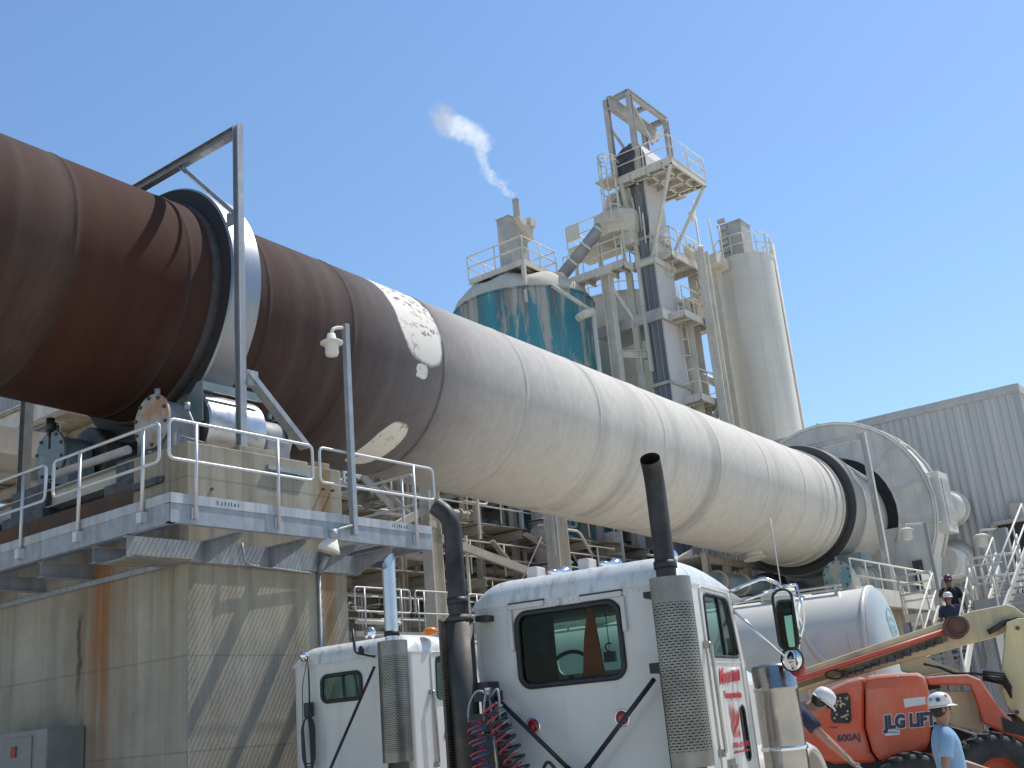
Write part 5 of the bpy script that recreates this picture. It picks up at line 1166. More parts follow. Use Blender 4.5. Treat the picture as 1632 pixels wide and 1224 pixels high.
def holed(q, outer, holes, to3, thick):
    """flat sheet with holes: outlines in 2-D, to3 maps to 3-D, thick = offset vector"""
    co = [Vector(p) for p in outer]; ed = [(i, (i+1) % len(outer)) for i in range(len(outer))]
    for h in holes:
        o = len(co); co += [Vector(p) for p in h]; ed += [(o+i, o+(i+1) % len(h)) for i in range(len(h))]
    v2, e2, f2, *_ = delaunay_2d_cdt(co, ed, [], 0, 1e-6)
    def inside(pt, poly):
        c = False
        for i in range(len(poly)):
            a, b_ = poly[i-1], poly[i]
            if (a[1] > pt[1]) != (b_[1] > pt[1]) and pt[0] < (b_[0]-a[0])*(pt[1]-a[1])/(b_[1]-a[1])+a[0]: c = not c
        return c
    F = []
    for f in f2:
        c = sum((v2[i] for i in f), Vector((0,0)))/len(f)
        if inside(c, outer) and not any(inside(c, h) for h in holes): F.append(tuple(f))
    t = Vector(thick); A = [Vector(to3(v.x, v.y)) for v in v2]
    q.add(A, F); q.add([a+t for a in A], [tuple(reversed(f)) for f in F])
    for loop in [outer]+holes:
        P = [Vector(to3(*p)) for p in loop]; n = len(P)
        q.add(P+[x+t for x in P], [(i, (i+1) % n, n+(i+1) % n, n+i) for i in range(n)])
def rrect(x0, x1, y0, y1, r, n=5, skew=(0,0,0,0)):
    """rounded rectangle outline; skew moves the four corners sideways (bl, br, tr, tl)"""
    out = []
    cs = [((x0+skew[0], y0), 180), ((x1+skew[1], y0), 270), ((x1+skew[2], y1), 0), ((x0+skew[3], y1), 90)]
    for (cx, cy), a in cs:
        ox = r if cx == min(cx, (x0+x1)/2) else -r; oy = r if cy < (y0+y1)/2 else -r
        for k in range(n+1):
            t = R(a+90*k/n); out.append((cx+ox+r*math.cos(t), cy+oy+r*math.sin(t)))
    return out
def text_mesh(name, s, size, mat, parent, Mx, shear=0, bold=0, ext=.0012, align='LEFT', sx=1):
    cu = bpy.data.curves.new(name, 'FONT'); cu.body = s; cu.size = size; cu.shear = shear; cu.offset = bold; cu.extrude = ext; cu.align_x = align; cu.resolution_u = 3
    o = bpy.data.objects.new(name, cu); C.objects.link(o); dg = bpy.context.evaluated_depsgraph_get(); dg.update()
    me = bpy.data.meshes.new_from_object(o.evaluated_get(dg)); bpy.data.objects.remove(o)
    me.transform(Matrix.Diagonal((sx,1,1,1))); me.transform(Mx); me.materials.clear(); me.materials.append(mat)
    n = bpy.data.objects.new(name, me); C.objects.link(n); n.parent = parent; return n
def basis(o, xa, ya):
    xa, ya = Vector(xa).normalized(), Vector(ya).normalized(); za = xa.cross(ya)
    m = Matrix((xa, ya, za)).transposed().to_4x4(); m.translation = Vector(o); return m
def helix(c0, c1, r, turns, n=14, lead=.0):
    c0, c1 = Vector(c0), Vector(c1); a, b_ = frame(c1-c0); N_ = int(turns*n)
    return [c0.lerp(c1, i/N_)+a*r*math.cos(2*PI*i/n)+b_*r*math.sin(2*PI*i/n) for i in range(N_+1)]
def turned(o, parent): return o
def cab(t, Lc=1.55, W=1.0, zb=.95, zs=2.80, zr=3.04, win=None, door=True, roofmat=None):
    """cab shell in truck-local axes: x forward, y left, z up, rear wall at x = 0"""
    rc = .085; WP = M['white_paint']
    q = MB(); holed(q, [(-W+rc, zb), (W-rc, zb), (W-rc, zs), (-W+rc, zs)], [win], lambda a, z: (0, a, z), (.035, 0, 0))
    for sg in (-1, 1):
        q.lathe([(rc, zb), (rc, zs)], (rc, sg*(W-rc), 0), (0,0,1), 8, *( (PI/2, PI) if sg > 0 else (PI, 1.5*PI)), up=(1,0,0))
    q.build('rear_wall', WP, t, local=True)
    dw = [(.53, 2.20), (1.33, 2.20), (1.19, 2.72), (.55, 2.735)]
    dwr = fillet([(x, z, 0) for x, z in dw], .07, 5, True); dwr = [(p.x, p.y) for p in dwr]
    pw = rrect(1.13, 1.27, 1.32, 1.78, .06)
    for sg in (-1, 1):
        q = MB(); holed(q, [(rc, zb), (Lc-.05, zb), (Lc-.05, 2.16), (Lc-.22, zs), (rc, zs)], [dwr, pw], lambda x, z: (x, sg*W, z), (0, -sg*.03, 0))
        q.build('side_wall', WP, t, local=True)
        q = MB(); n = len(dwr); 
        q.tube([(x, sg*W, z) for x, z in dwr], .014, 6, True); q.tube([(x, sg*W, z) for x, z in pw], .012, 6, True); q.bar((.98, sg*(W-.01), 2.2), (.95, sg*(W-.01), 2.71), .03, .03)
        g = q.build('window_seal', M['black'], t, local=True)
        q = MB(); q.add([(x, sg*(W-.015), z) for x, z in dwr], [tuple(range(n))]); q.build('pane', M['glass'], g, local=True)
        q = MB(); q.add([(x, sg*(W-.012), z) for x, z in pw], [tuple(range(len(pw)))]); q.build('pane', M['black'], g, local=True)
    # windscreen wall
    q = MB(); zA = 2.16
    ws = [rrect(-W+.12, -.03, zA+.06, zs-.08, .07), rrect(.03, W-.12, zA+.06, zs-.08, .07)]
    sl = lambda a, z: (Lc-.05-(z-zA)/(zs-zA)*.17, a, z)
    holed(q, [(-W, zA), (W, zA), (W, zs), (-W, zs)], ws, sl, (-.03, 0, 0)); q.bx(Lc-.08, Lc-.045, -W, W, zb, zA); q.build('windscreen_frame', WP, t, local=True)
    for h in ws:
        q = MB(); q.add([Vector(sl(*p))+Vector((-.015,0,0)) for p in h], [tuple(range(len(h)))]); q.build('windscreen', M['glass'], t, local=True)
    q = MB(); q.bx(.04, Lc-.1, -W+.03, W-.03, zb, zb+.03); q.bx(.04, Lc-.3, -W+.04, W-.04, zs-.05, zs-.02); q.build('cab_lining', M['seat'], t, local=True)
    # roof dome
    def e(v): v = max(0, min(1, v)); return math.sqrt(1-(1-v)**2)
    def roof(u, v):
        x = (Lc-.19)*u; y = -W+2*W*v
        h = (zr-zs)*e(x/.22)*e((W-abs(y))/.30)*(e((Lc-.19-x)/.85))
        return (x-.005*(u == 0), y*1.002, zs+.004+h)
    us = [0,.005,.01,.02,.035,.055,.08,.11,.15,.2,.3,.4,.5,.6,.7,.8,.87,.92,.95,.975,.99,1]
    vsn = [0,.003,.008,.015,.025,.04,.06,.085,.115,.15,.25,.4,.5,.6,.75,.85,.885,.915,.94,.96,.975,.985,.992,.997,1]
    q = MB(); V = [Vector(roof(u, v)) for v in vsn for u in us]; nu = len(us)
    q.add(V, [(j*nu+i, j*nu+i+1, (j+1)*nu+i+1, (j+1)*nu+i) for j in range(len(vsn)-1) for i in range(nu-1)], True)
    q.build('roof', roofmat or M['roof_paint'], t, local=True)
    q = MB(); q.bx(-.006, Lc-.25, -W-.004, W+.004, zs-.008, zs+.006); q.build('roof_seam', M['white_trim'], t, local=True)
    # rivets along the roof seam
    q = MB()
    for k in range(36): q.ball((-.002, -W+.12+k*(2*W-.24)/35, zs-.03), .007, 6, 4)
    for k in range(24): q.ball((.1+k*.05, -W-.002, zs-.03), .007, 6, 4)
    tag(q.build('rivet', WP, t, local=True), kind='stuff')
def stack(t, y, zlo, top, turn, mat_pipe, mat_muf, shield_a, r=.083, zm=2.8, zt=3.9, bend=.16, sh0=1.36, sh1=2.80, mitre=False):
    e = thing('x', None, None); C.objects.unlink(e); bpy.data.objects.remove(e)
    q = MB(); q.tube([(-.25, y, zlo), (-.25, y, zm-.06)], .125, 24); q.tube([(-.25, y, zm-.065), (-.25, y, zm-.01)], [.135, .09], 24)
    mf = q.build('muffler', mat_muf, t, local=True)
    path = [Vector((-.25, y, zm-.02)), Vector((-.25, y, zt-.28))]; d = Vector(turn).normalized()
    c0 = Vector((-.25, y, zt-.28)); BA = 52
    if mitre:
        path = [Vector((-.25, y, zm-.02)), Vector((-.25, y, zt))]; c0 = None
    for k in (range(1, 8) if not mitre else ()):
        a = R(52)*k/7; path.append(c0+Vector((0,0,1))*math.sin(a)*.26+d*(1-math.cos(a))*.26)
    if not mitre: path.append(path[-1]+(path[-1]-path[-2]).normalized()*.06)
    q = MB(); q.tube(path, r, 28, caps=False); q.tube(path, r-.006, 28, caps=False)
    if mitre:
        for v in q.V:
            if v.z > zt-.05: v.z += (v.x+.25)*1.3-.02
    pp = q.build('exhaust_pipe', mat_pipe, t, local=True)
    q = MB(); a, b_ = frame(path[-1]-path[-2]); cc = path[-1]-(path[-1]-path[-2]).normalized()*(.10 if not mitre else .16)
    q.add([cc+(a*math.cos(2*PI*k/24)+b_*math.sin(2*PI*k/24))*(r-.008) for k in range(24)], [tuple(range(24))]); q.tube([path[0]+Vector((0,0,.10)), path[0]+Vector((0,0,.16))], r+.012, 20)  # black disc paints the shaded bore of the pipe; the ring is the clamp
    q.build('clamp', M['black'], pp, local=True)
    # perforated heat shield, part of a cylinder round the muffler
    rs = .185; a0, a1 = R(shield_a[0]), R(shield_a[1])
    fn = lambda rr: (lambda u, v: (-.25+rr*math.cos(a0+(a1-a0)*u), y+rr*math.sin(a0+(a1-a0)*u), sh0+(sh1-sh0)*v))
    q = MB(); q.grid(fn(rs), 24, 8, True, uv=(rs*abs(a1-a0), sh1-sh0)); q.grid(fn(rs-.004), 24, 8, True, uv=(rs*abs(a1-a0), sh1-sh0), flip=True)
    q.build('heat_shield', M['perf'], t, local=True)
def wheel(t, x, y, r=.52, w=.28):
    q = MB(); q.lathe([(r*.55,-w/2),(r*.9,-w/2),(r,-w/2+.04),(r,w/2-.04),(r*.9,w/2),(r*.55,w/2)], (x,y,r), (0,1,0), 32); o = q.build('tyre', M['black_rubber'], t, local=True)
    q = MB(); q.lathe([(.0,.05),(.12,.05),(.14,-.02),(r*.5,-.02),(r*.56,.1)], (x,y,r), (0,1,0), 24); q.build('rim', M['chrome'], o, local=True)
def chassis(t, back=-4.6, front=3.3):
    q = MB()
    for sg in (-1, 1): q.chan((back, sg*.42, .85), (front, sg*.42, .85), .26, .08, .012)
    for x in (back+.1, -3, -1.6, 0, 1.5): q.bar((x, -.42, .85), (x, .42, .85), .12)
    q.build('chassis', M['black'], t, local=True)
    for x in (-3.9, -2.6):
        for y in (-.92, -.62, .62, .92): wheel(t, x, y)
    for y in (-.95, .95): wheel(t, 2.55, y, .52, .28)
    q = MB(); q.lathe([(.0,0),(.2,0),(.55,.0),(.55,.04),(.0,.04)], (-3.2,0,1.02), (0,0,1), 32); q.build('fifth_wheel', M['black'], t, local=True)
    for sg in (-1, 1):
        q = MB(); q.cyl((.2, sg*.82, .62), (1.5, sg*.82, .62), .30, n=28); q.build('fuel_tank', M['chrome'], t, local=True)
def hood_nose(t):
    q = MB(); q.prism([(1.5,-.62,.95),(1.5,-.62,2.02),(1.5,-.5,2.14),(1.5,.5,2.14),(1.5,.62,2.02),(1.5,.62,.95)], (1.75,0,-.0)); q.build('bonnet', M['white_paint'], t, local=True, bev=.04)
    for sg in (-1, 1):
        q = MB()
        for (r_, y0, y1) in ((.72, .68, 1.2),):
            V = [];n = 14
            for k in range(n+1):
                a = R(-8)+R(165)*k/n
                for rr, yy in ((.72, .66), (.74, .70), (.74, 1.16), (.70, 1.22), (.655, 1.235), (.64, 1.20), (.68, 1.15), (.68, .66)): V.append((2.55+rr*math.cos(a), sg*yy, .60+rr*math.sin(a)*1.08))
            m_ = 8; F = [(i*m_+j, i*m_+(j+1) % m_, (i+1)*m_+(j+1) % m_, (i+1)*m_+j) for i in range(n) for j in range(m_)]
            q.add(V, F+[tuple(range(m_)), tuple(range(n*m_, n*m_+m_))], True)
        q.build('front_fender', M['white_paint'], t, local=True)
def aircleaner(t, sg):
    x, y = 1.78, sg*1.17; q = MB()
    q.lathe([(.0,1.10),(.17,1.10),(.20,1.14),(.20,1.5),(.20,1.88),(.207,1.885),(.207,1.92),(.2,1.925),(.2,2.09),(.19,2.11),(.15,2.13),(.0,2.14)], (x,y,0), (0,0,1), 36)
    o = q.build('air_cleaner', M['stainless'], t, local=True)
    q = MB()
    for z in (1.36,): q.lathe([(.208,z),(.214,z+.005),(.214,z+.03),(.208,z+.035)], (x,y,0), (0,0,1), 36)
    q.tube([(x,y-sg*.2,1.0),(x,y,1.1)], .03, 8); q.build('clamp_band', M['chrome'], o, local=True)
def side_fittings(t, sg, W):
    ys = sg*(W+.03)
    q = MB(); q.tube(fillet([(.40, sg*W, 2.30), (.40, ys+sg*.03, 2.30), (.42, ys+sg*.03, 1.42), (.42, sg*W, 1.42)], .03), .017, 8); q.bx(.375, .425, sg*W, sg*(W+.05), 2.26, 2.32); q.bx(.395, .445, sg*W, sg*(W+.05), 1.39, 1.45); q.build('grab_handle', M['stainless'], t, local=True)
    # door outline
    q = MB(); q.tube(fillet([(.44, sg*(W+.004), 1.02), (.44, sg*(W+.004), 2.79), (1.24, sg*(W+.004), 2.77), (1.36, sg*(W+.004), 2.16), (1.38, sg*(W+.004), 1.02)], .08), .011, 6, False); d = q.build('door_seal', M['white_trim'], t, local=True)
    q = MB(); q.bx(.60, .78, sg*W, sg*(W+.015), 1.20, 1.36); q.bar((.64, sg*(W+.02), 1.30), (.76, sg*(W+.02), 1.30), .03, .03); q.build('door_handle', M['stainless'], t, local=True)
    q = MB(); q.bar((.46, sg*(W+.004), 2.155), (1.35, sg*(W+.004), 2.155), .008, .012); q.build('belt_moulding', M['white_trim'], t, local=True)
def mirror(t, sg, W, x=1.55, zc=2.50):
    y = sg*(W+.42)
    e = MB(); e.tube(fillet([(1.35, sg*W, 2.80), (x, y-sg*.14, 2.90), (x+.03, y-sg*.02, 2.83), (x+.03, y, 2.78)], .06), .017, 8); e.tube([(1.36, sg*W, 2.68), (x+.02, y-sg*.02, 2.78)], .013, 8); e.tube([(1.37, sg*W, 2.62), (x+.03, y-sg*.03, 2.14)], .014, 8)
    e.tube(fillet([(x+.05, y+sg*.14, 2.80), (x+.09, y+sg*.16, 2.5), (x+.05, y+sg*.02, 2.12)], .08), .011, 6)
    e.tube([(x+.03, y-sg*.05, 2.80), (x+.05, y+sg*.14, 2.80)], .016, 8)
    e.build('mirror_arm', M['chrome'], t, local=True)
    out = rrect(-.10, .10, zc-.27, zc+.27, .08, 6)
    rot = sg*R(-14)
    def mp(d): return lambda a, z: (x+d*math.cos(rot)+a*math.sin(rot), y+a*math.cos(rot)-d*math.sin(rot), z)
    q = MB(); n = len(out); f0 = mp(0); V = [Vector(f0(a, z)) for a, z in out]; f1 = mp(.075); V += [Vector(f1(a*.9, zc+(z-zc)*.95)) for a, z in out]; f2 = mp(.11); V += [Vector(f2(a*.6, zc+(z-zc)*.8)) for a, z in out]
    q.add(V, [(i, (i+1) % n, n+(i+1) % n, n+i) for i in range(n)]+[(n+i, n+(i+1) % n, 2*n+(i+1) % n, 2*n+i) for i in range(n)]+[tuple(range(2*n, 3*n))], True)
    h = q.build('mirror_housing', M['chrome'], t, local=True)
    q = MB(); f = mp(.004); V = [Vector(f(a*.93, zc+(z-zc)*.97)) for a, z in out]; q.add(V, [tuple(range(n))]); q.build('mirror_glass', M['mirror'], h, local=True)
    q = MB(); q.tube([Vector(f0(a, z)) for a, z in out], .012, 6, True); q.build('mirror_rim', M['black'], h, local=True)
    zc2 = zc-.36; f = mp(.0)
    q = MB(); o_ = Vector(f(0, zc2)); ax = Vector(f(0, zc2))-Vector(mp(-1)(0, zc2)); q.lathe([(.0,-.022),(.05,-.018),(.09,-.004),(.104,.006)], o_, ax, 28); g = q.build('convex_mirror', M['mirror'], h, local=True)
    q = MB(); q.lathe([(.104,.0),(.112,.0),(.112,.03),(.06,.05),(.0,.05)], o_, ax, 28); q.build('mirror_back', M['black'], g, local=True)
    q = MB(); o2 = o_+Vector((.05, sg*.02, -.08)); q.lathe([(.0,-.01),(.07,-.01),(.08,.02),(.0,.03)], o2, ax, 20); q.build('marker_lamp', M['red_lens'], t, local=True)
    return y
m, nt, b = nodes('mirror_glass'); b.inputs['Metallic'].default_value = 1; b.inputs['Roughness'].default_value = .02; b.inputs['Base Color'].default_value = (.75,.78,.78,1); M['mirror'] = m
def horn(t, x, y, z):
    q = MB(); q.lathe([(.0,0),(.025,0),(.028,.16),(.035,.24),(.055,.30),(.075,.33),(.07,.335),(.0,.29)], (x, y, z+.05), (1,.0,.02), 20); h = q.build('air_horn', M['chrome'], t, local=True)
    q = MB(); q.bx(x+.05, x+.16, y-.025, y+.025, z-.05, z+.04); q.build('bracket', M['chrome'], h, local=True)

# --- near tractor
T1 = thing('semi_tractor', 'white day cab tractor with two sooty exhaust stacks, red lettering on its door', 'truck', (8.0, 5.40, 0), R(9))
W1 = [(y, z) for y, z in rrect(-.43, .545, 2.09, 2.71, .10, 6)]
cab(T1, win=W1)
q = MB(); q.tube([(-.006, y, z) for y, z in W1], .026, 8, True); sl1 = q.build('window_seal', M['black'], T1, local=True)
q = MB(); q.add([(.012, y, z) for y, z in W1], [tuple(range(len(W1)))]); q.build('pane', M['glass'], sl1, local=True)
stack(T1, -.985, .9, 0, (-1, -.25, 0), M['stack'], M['muffler'], (150, 330), zt=3.80)
stack(T1, .985, .9, 0, (-.25, 1, 0), M['stack'], M['muffler'], (35, 150), zt=3.78, sh1=2.72, zm=2.76)
chassis(T1); hood_nose(T1); aircleaner(T1, -1); aircleaner(T1, 1)
side_fittings(T1, -1, 1.0); side_fittings(T1, 1, 1.0); mirror(T1, -1, 1.0); mirror(T1, 1, 1.0)
for y, z in ((-.36, 1.765), (.47, 1.765)):
    q = MB(); q.lathe([(.0,.022),(.03,.02),(.055,.01),(.058,.0)], (0,y,z), (-1,0,0), 24); o = q.build('marker_lamp', M['red_lens'], T1, local=True)
    q = MB(); q.lathe([(.056,.0),(.056,.014),(.068,.014),(.074,.0)], (0,y,z), (-1,0,0), 28); q.build('bezel', M['chrome'], o, local=True)
# L shaped trim above the window
for sg, (y0, y1, z0, z1) in ((1, (.60, .26, 2.40, 2.80)), (-1, (-.48, -.10, 2.45, 2.785))):
    q = MB(); q.bx(-.03, -.002, min(y0,y1), max(y0,y1), z1-.045, z1); q.bx(-.03, -.002, y0-.02, y0+.02, z0, z1-.046); o = q.build('window_trim', M['white_trim'], T1, local=True, bev=.004)
    q = MB(); q.bx(-.02, -.001, min(y0,y1)-.008, max(y0,y1)+.008, z1+.0005, z1+.014); q.build('trim_edge', M['black'], o, local=True)
q = MB(); q.bx(-.03, 0, .10, .14, 2.74, 2.80); q.build('latch', M['white_trim'], T1, local=True)
# black stack brackets with round lightening holes, diagonal struts
for sg in (-1, 1):
    q = MB(); y = sg*.80
    holes = [[(-.13+.042*math.cos(2*PI*k/14), z+.055*math.sin(2*PI*k/14)) for k in range(14)] for z in (1.98, 1.82, 1.66, 1.50, 1.34)]
    holed(q, [(-.19,.95), (-.06,.95), (-.06,2.12), (-.19,2.12)], holes, lambda x, z: (x, y, z), (0, sg*.05, 0)); q.bx(-.24, -.04, y-.05, y+.06, 2.08, 2.16)
    q.bx(-.16, -.0, y-.03, y+.07, 2.68, 2.73); q.build('stack_bracket', M['black'], T1, local=True)
    q = MB(); q.tube([(-.16, sg*.74, 2.04), (-.18, sg*.10, 1.42)], .020, 8); q.tube([(-.18, sg*.10, 1.42), (-.18, sg*-.05, 1.28)], .024, 8); q.build('strut', M['black'], T1, local=True)
q = MB(); q.bx(-.3, -.04, .72, .86, 2.0, 2.08); q.bx(-.33, -.1, .66, .92, 1.75, 1.9); q.bx(-.3, -.05, .68, .9, 1.2, 1.74); q.build('battery_bracket', M['black'], T1, local=True)
# hose stand and coiled air lines
q = MB(); q.tube([(-.42, .60, 1.0), (-.42, .64, 2.07)], .016, 8); q.bx(-.445, -.395, .615, .665, 2.05, 2.10); q.build('hose_stand', M['stainless'], T1, local=True)
M['hose_red'] = pm('red_air_hose', (.42,.05,.06), (.30,.04,.05), 6, .4); M['hose_blue'] = pm('blue_air_hose', (.08,.15,.30), (.05,.10,.22), 6, .4); M['hose_dark'] = pm('dark_cable', (.03,.04,.04), None, rough=.5); M['hose_grey'] = pm('grey_air_hose', (.26,.30,.34), None, rough=.4)
for k, (c0, c1, r_, n_, mt) in enumerate((((-.52,.74,1.86),(-.52,.70,.98),.062,9,'hose_red'),((-.50,.71,1.84),(-.50,.72,.98),.066,8.5,'hose_blue'),((-.52,.60,1.96),(-.48,.34,1.26),.068,9,'hose_red'),((-.50,.56,1.94),(-.46,.28,1.22),.072,9,'hose_dark'),((-.48,.54,1.90),(-.46,.32,1.30),.062,8,'hose_grey'))):
    q = MB(); q.tube(helix(c0, c1, r_, n_), .0095, 6); q.build('coiled_hose', M[mt], T1, local=True)
q = MB()
for k, dy in enumerate((-.05, .0, .05)): q.tube(fillet([(-.42,.62,2.03),(-.48,.62+dy*2,2.1),(-.52,.64+dy*3,1.98),(-.50,.66+dy*3,1.84)], .08, 5), .010, 6)
q.build('air_line', M['hose_grey'], T1, local=True)
q = MB(); q.tube([(-.3,.30,1.3),(-.28,.22,1.12)], .04, 10); q.tube(fillet([(-.3,.30,1.35),(-.32,.20,1.5),(-.3,.10,1.35),(-.25,.05,1.1)], .06), .014, 6); q.build('electric_cable', M['hose_dark'], T1, local=True)
# roof fittings
for y in (.38, -.14, -.68): horn(T1, .42, y, 3.05)
for y in (.46, -.06):
    q = MB(); q.bx(.28, .46, y-.02, y+.09, 3.0, 3.15); q.build('marker_box', M['white_trim'], T1, local=True, bev=.012)
q = MB(); q.tube([(.3, .63, 3.02), (.36, .40, 3.42)], .006, 6); q.build('aerial', pm('pink_aerial', (.45,.28,.26), None), T1, local=True)
q = MB(); q.tube([(1.58, -1.42, 2.82), (1.58, -1.42, 3.45)], .006, 6); q.build('aerial', M['white_trim'], T1, local=True)
q = MB(); q.prism([(1.33,-1.0,2.80),(1.62,-1.02,2.74),(1.62,-1.02,2.72),(1.33,-1.0,2.76)], (0,2.0,0)); q.build('sun_visor', M['stainless'], T1, local=True)
# cab interior
q = MB(); inv1 = T1.matrix_basis.inverted(); u1_ = Vector((math.cos(R(9)), math.sin(R(9)), 0)); t1p = lambda px, py, d_: inv1 @ at(px, py, pl=(Vector((8.0,5.4,0))+u1_*d_, u1_))
sw_ = t1p(905, 1058, 1.0); q.tube([(1.0+.10*math.cos(a), sw_.y+.235*math.sin(a), sw_.z-.10+.215*math.cos(a)) for a in [2*PI*k/28 for k in range(28)]], .019, 8, True); q.tube([(1.05,sw_.y,sw_.z-.12),(1.3,sw_.y,1.9)], .03, 8); q.build('steering_wheel', M['black'], T1, local=True)
q = MB(); q.bx(.22, .40, .36, .95, 1.3, 2.76); q.bx(.28, .8, .30, .80, 1.2, 1.45); q.build('seat', M['seat'], T1, local=True, bev=.05)
q = MB(); q.bx(.28, .42, -.78, -.34, 1.3, 2.16); q.bx(.28, .8, -.78, -.30, 1.2, 1.45); q.build('seat', M['seat'], T1, local=True, bev=.05)
q = MB(); q.bx(1.2, 1.45, -.95, .95, 1.5, 2.16); q.build('dashboard', M['seat'], T1, local=True, bev=.04)
hk = t1p(972, 1042, .6); q = MB(); q.tube([(.6, hk.y, hk.z+.05), (.6, hk.y, 2.7)], .004, 5); q.tube([(.6, hk.y+.035*math.sin(a), hk.z+.06+.035*math.cos(a)) for a in [PI*k/8 for k in range(-2, 9)]], .007, 6); q.bx(.57, .63, hk.y-.05, hk.y+.05, hk.z-.07, hk.z+.02); q.build('hanging_hook', M['black'], T1, local=True)
vo = t1p(945, 1040, .2).y+.11; q = MB(); q.add([(.2,-.115+vo,2.72),(.2,-.155+vo,2.72),(.22,-.17+vo,2.45),(.22,-.20+vo,2.10),(.2,-.00+vo,2.10),(.18,-.06+vo,2.45)], [(0,1,2,5),(5,2,3,4)]); o = q.build('hanging_vest', M['orange_cloth'], T1, local=True); o.modifiers.new('s','SOLIDIFY').thickness = .05
# door lettering
DY = -1.006
def door_text(s, x, z, size, **k): return text_mesh('lettering', s, size, M['red_ink'], T1, basis((x, DY, z), (1,0,0), (0,0,1)), **k)
text_mesh('lettering', 'Moorman', .19, M['red_ink'], T1, basis((.66, DY, 1.965), (1,0,.06), (0,0,1)), shear=.35, bold=.003, sx=.80)
door_text('Transportation', .74, 1.85, .085, bold=.003, sx=.95)
door_text('UTICA, KY 42376', .79, 1.44, .060, bold=.001, sx=1.0)
door_text('85', .74, 1.14, .12, bold=.004)
q = MB()
def feather(pts, w_):            # flat curved plume on the door
    pts = [Vector(p) for p in pts]; n_ = 10; P = []
    for i in range(n_+1):
        t_ = i/n_; P.append((1-t_)**2*pts[0]+2*t_*(1-t_)*pts[1]+t_*t_*pts[2])
    V = []
    for i, p_ in enumerate(P):
        d_ = (P[min(i+1, n_)]-P[max(i-1, 0)]).normalized(); nn_ = Vector((-d_.y, d_.x)); h_ = w_*(1-abs(2*i/n_-.9)**2*.85)
        V += [(p_.x+nn_.x*h_, DY, p_.y+nn_.y*h_), (p_.x-nn_.x*h_, DY, p_.y-nn_.y*h_)]
    q.add(V, [(2*i, 2*i+1, 2*i+3, 2*i+2) for i in range(n_)])
for k in range(6):
    feather([(.90+.022*k, 1.60), (.80+.055*k, 1.72), (.86+.045*k, 1.83-.018*k+.012*(k % 2))], .011)
for k in range(5): feather([(.99-.03*k, 1.62-.015*k), (1.06-.02*k, 1.66), (1.10-.045*k, 1.74-.05*k)], .009)
for k in range(3): feather([(.88+.05*k, 1.60), (.84+.07*k, 1.54), (.90+.05*k, 1.515-.004*k)], .012)
feather([(.86, 1.56), (.82, 1.62), (.87, 1.665)], .014); feather([(1.02, 1.52), (1.06, 1.56), (1.0, 1.60)], .012)
q.build('emblem', M['red_ink'], T1, local=True)
q = MB()
for k in range(9): q.bx(.80+.05*k, .80+.05*k+.035, DY-.001, DY, 1.395, 1.410+.006*(k % 2))
q.build('small_print', M['red_ink'], T1, local=True)

# --- far tractor
L2, R2 = ray(467, 1100), ray(652, 1090); hd2 = R(2)
rv = Vector((math.sin(hd2), -math.cos(hd2), 0)); W2 = 1.02
det = R2.x*(-L2.y)-(-L2.x)*R2.y; bxx, byy = 2*W2*rv.x, 2*W2*rv.y
tR = (bxx*(-L2.y)-(-L2.x)*byy)/det; tL = (R2.x*byy-R2.y*bxx)/det
pL, pR = CAM+L2*tL, CAM+R2*tR; mid = (pL+pR)/2
T2 = thing('semi_tractor', 'white tractor farther back by the pier, with a small window and pale stack', 'truck', (mid.x, mid.y, 0), hd2)
inv2 = T2.matrix_basis.inverted(); nrm2 = Vector((math.cos(hd2), math.sin(hd2), 0))
def l2(px, py, off=0): return inv2 @ at(px, py, pl=(mid+nrm2*off, nrm2))
zt2 = l2(545, 1026).z
wa, wb = l2(513, 1076), l2(577, 1112)
cab(T2, W=W2, win=rrect(wb.y, wa.y, wb.z, wa.z-.02, .09, 6), zs=zt2-.22, zr=zt2+.02, Lc=1.6)
WN = rrect(wb.y, wa.y, wb.z, wa.z-.02, .09, 6)
q = MB(); q.tube([(-.006, y, z) for y, z in WN], .026, 8, True); o = q.build('window_seal', M['black'], T2, local=True)
q = MB(); q.add([(.012, y, z) for y, z in WN], [tuple(range(len(WN)))]); q.build('pane', M['glass'], o, local=True)
s2 = l2(626, 1040, -.25)
stack(T2, s2.y, .9, 0, (-1, -.1, 0), M['steel_light'], M['muffler'], (110, 330), r=.085, zt=l2(615, 893, -.25).z, zm=l2(620,1025,-.25).z, sh0=l2(625,1022,-.25).z-1.42, sh1=l2(625,1022,-.25).z, mitre=True)
chassis(T2); hood_nose(T2); side_fittings(T2, -1, W2); mirror(T2, 1, W2)
lw = l2(488, 1048, -.05); q = MB(); q.lathe([(.0,.0),(.06,.01),(.068,.03),(.05,.08),(.0,.1)], (-.10, lw.y, lw.z), (.6,.3,.2), 20); q.build('work_lamp', M['chrome'], T2, local=True)
q = MB(); lz = l2(493, 1140, -.08); q.tube([(-.06, lw.y-.05, lw.z-.02), (-.07, lz.y, lz.z+.08)], .012, 6); q.tube(fillet([(-.05, lw.y-.02, lw.z-.03),(-.04, lw.y+.1, lw.z-.35),(-.05,lw.y+.1,lw.z-1.1)], .1), .006, 5); q.build('cable', M['hose_dark'], T2, local=True)
q = MB()
for k in range(4): q.tube(fillet([(-.08-.015*k, lz.y+.0, lz.z+.02), (-.1-.01*k, lz.y+.13-.02*k, lz.z-.12), (-.1, lz.y+.12-.02*k, lz.z-.6-.04*k), (-.1, lz.y-.1+.02*k, lz.z-.6-.04*k), (-.1-.01*k, lz.y-.11+.02*k, lz.z-.12)], .12, 5, True), .011, 6, True)
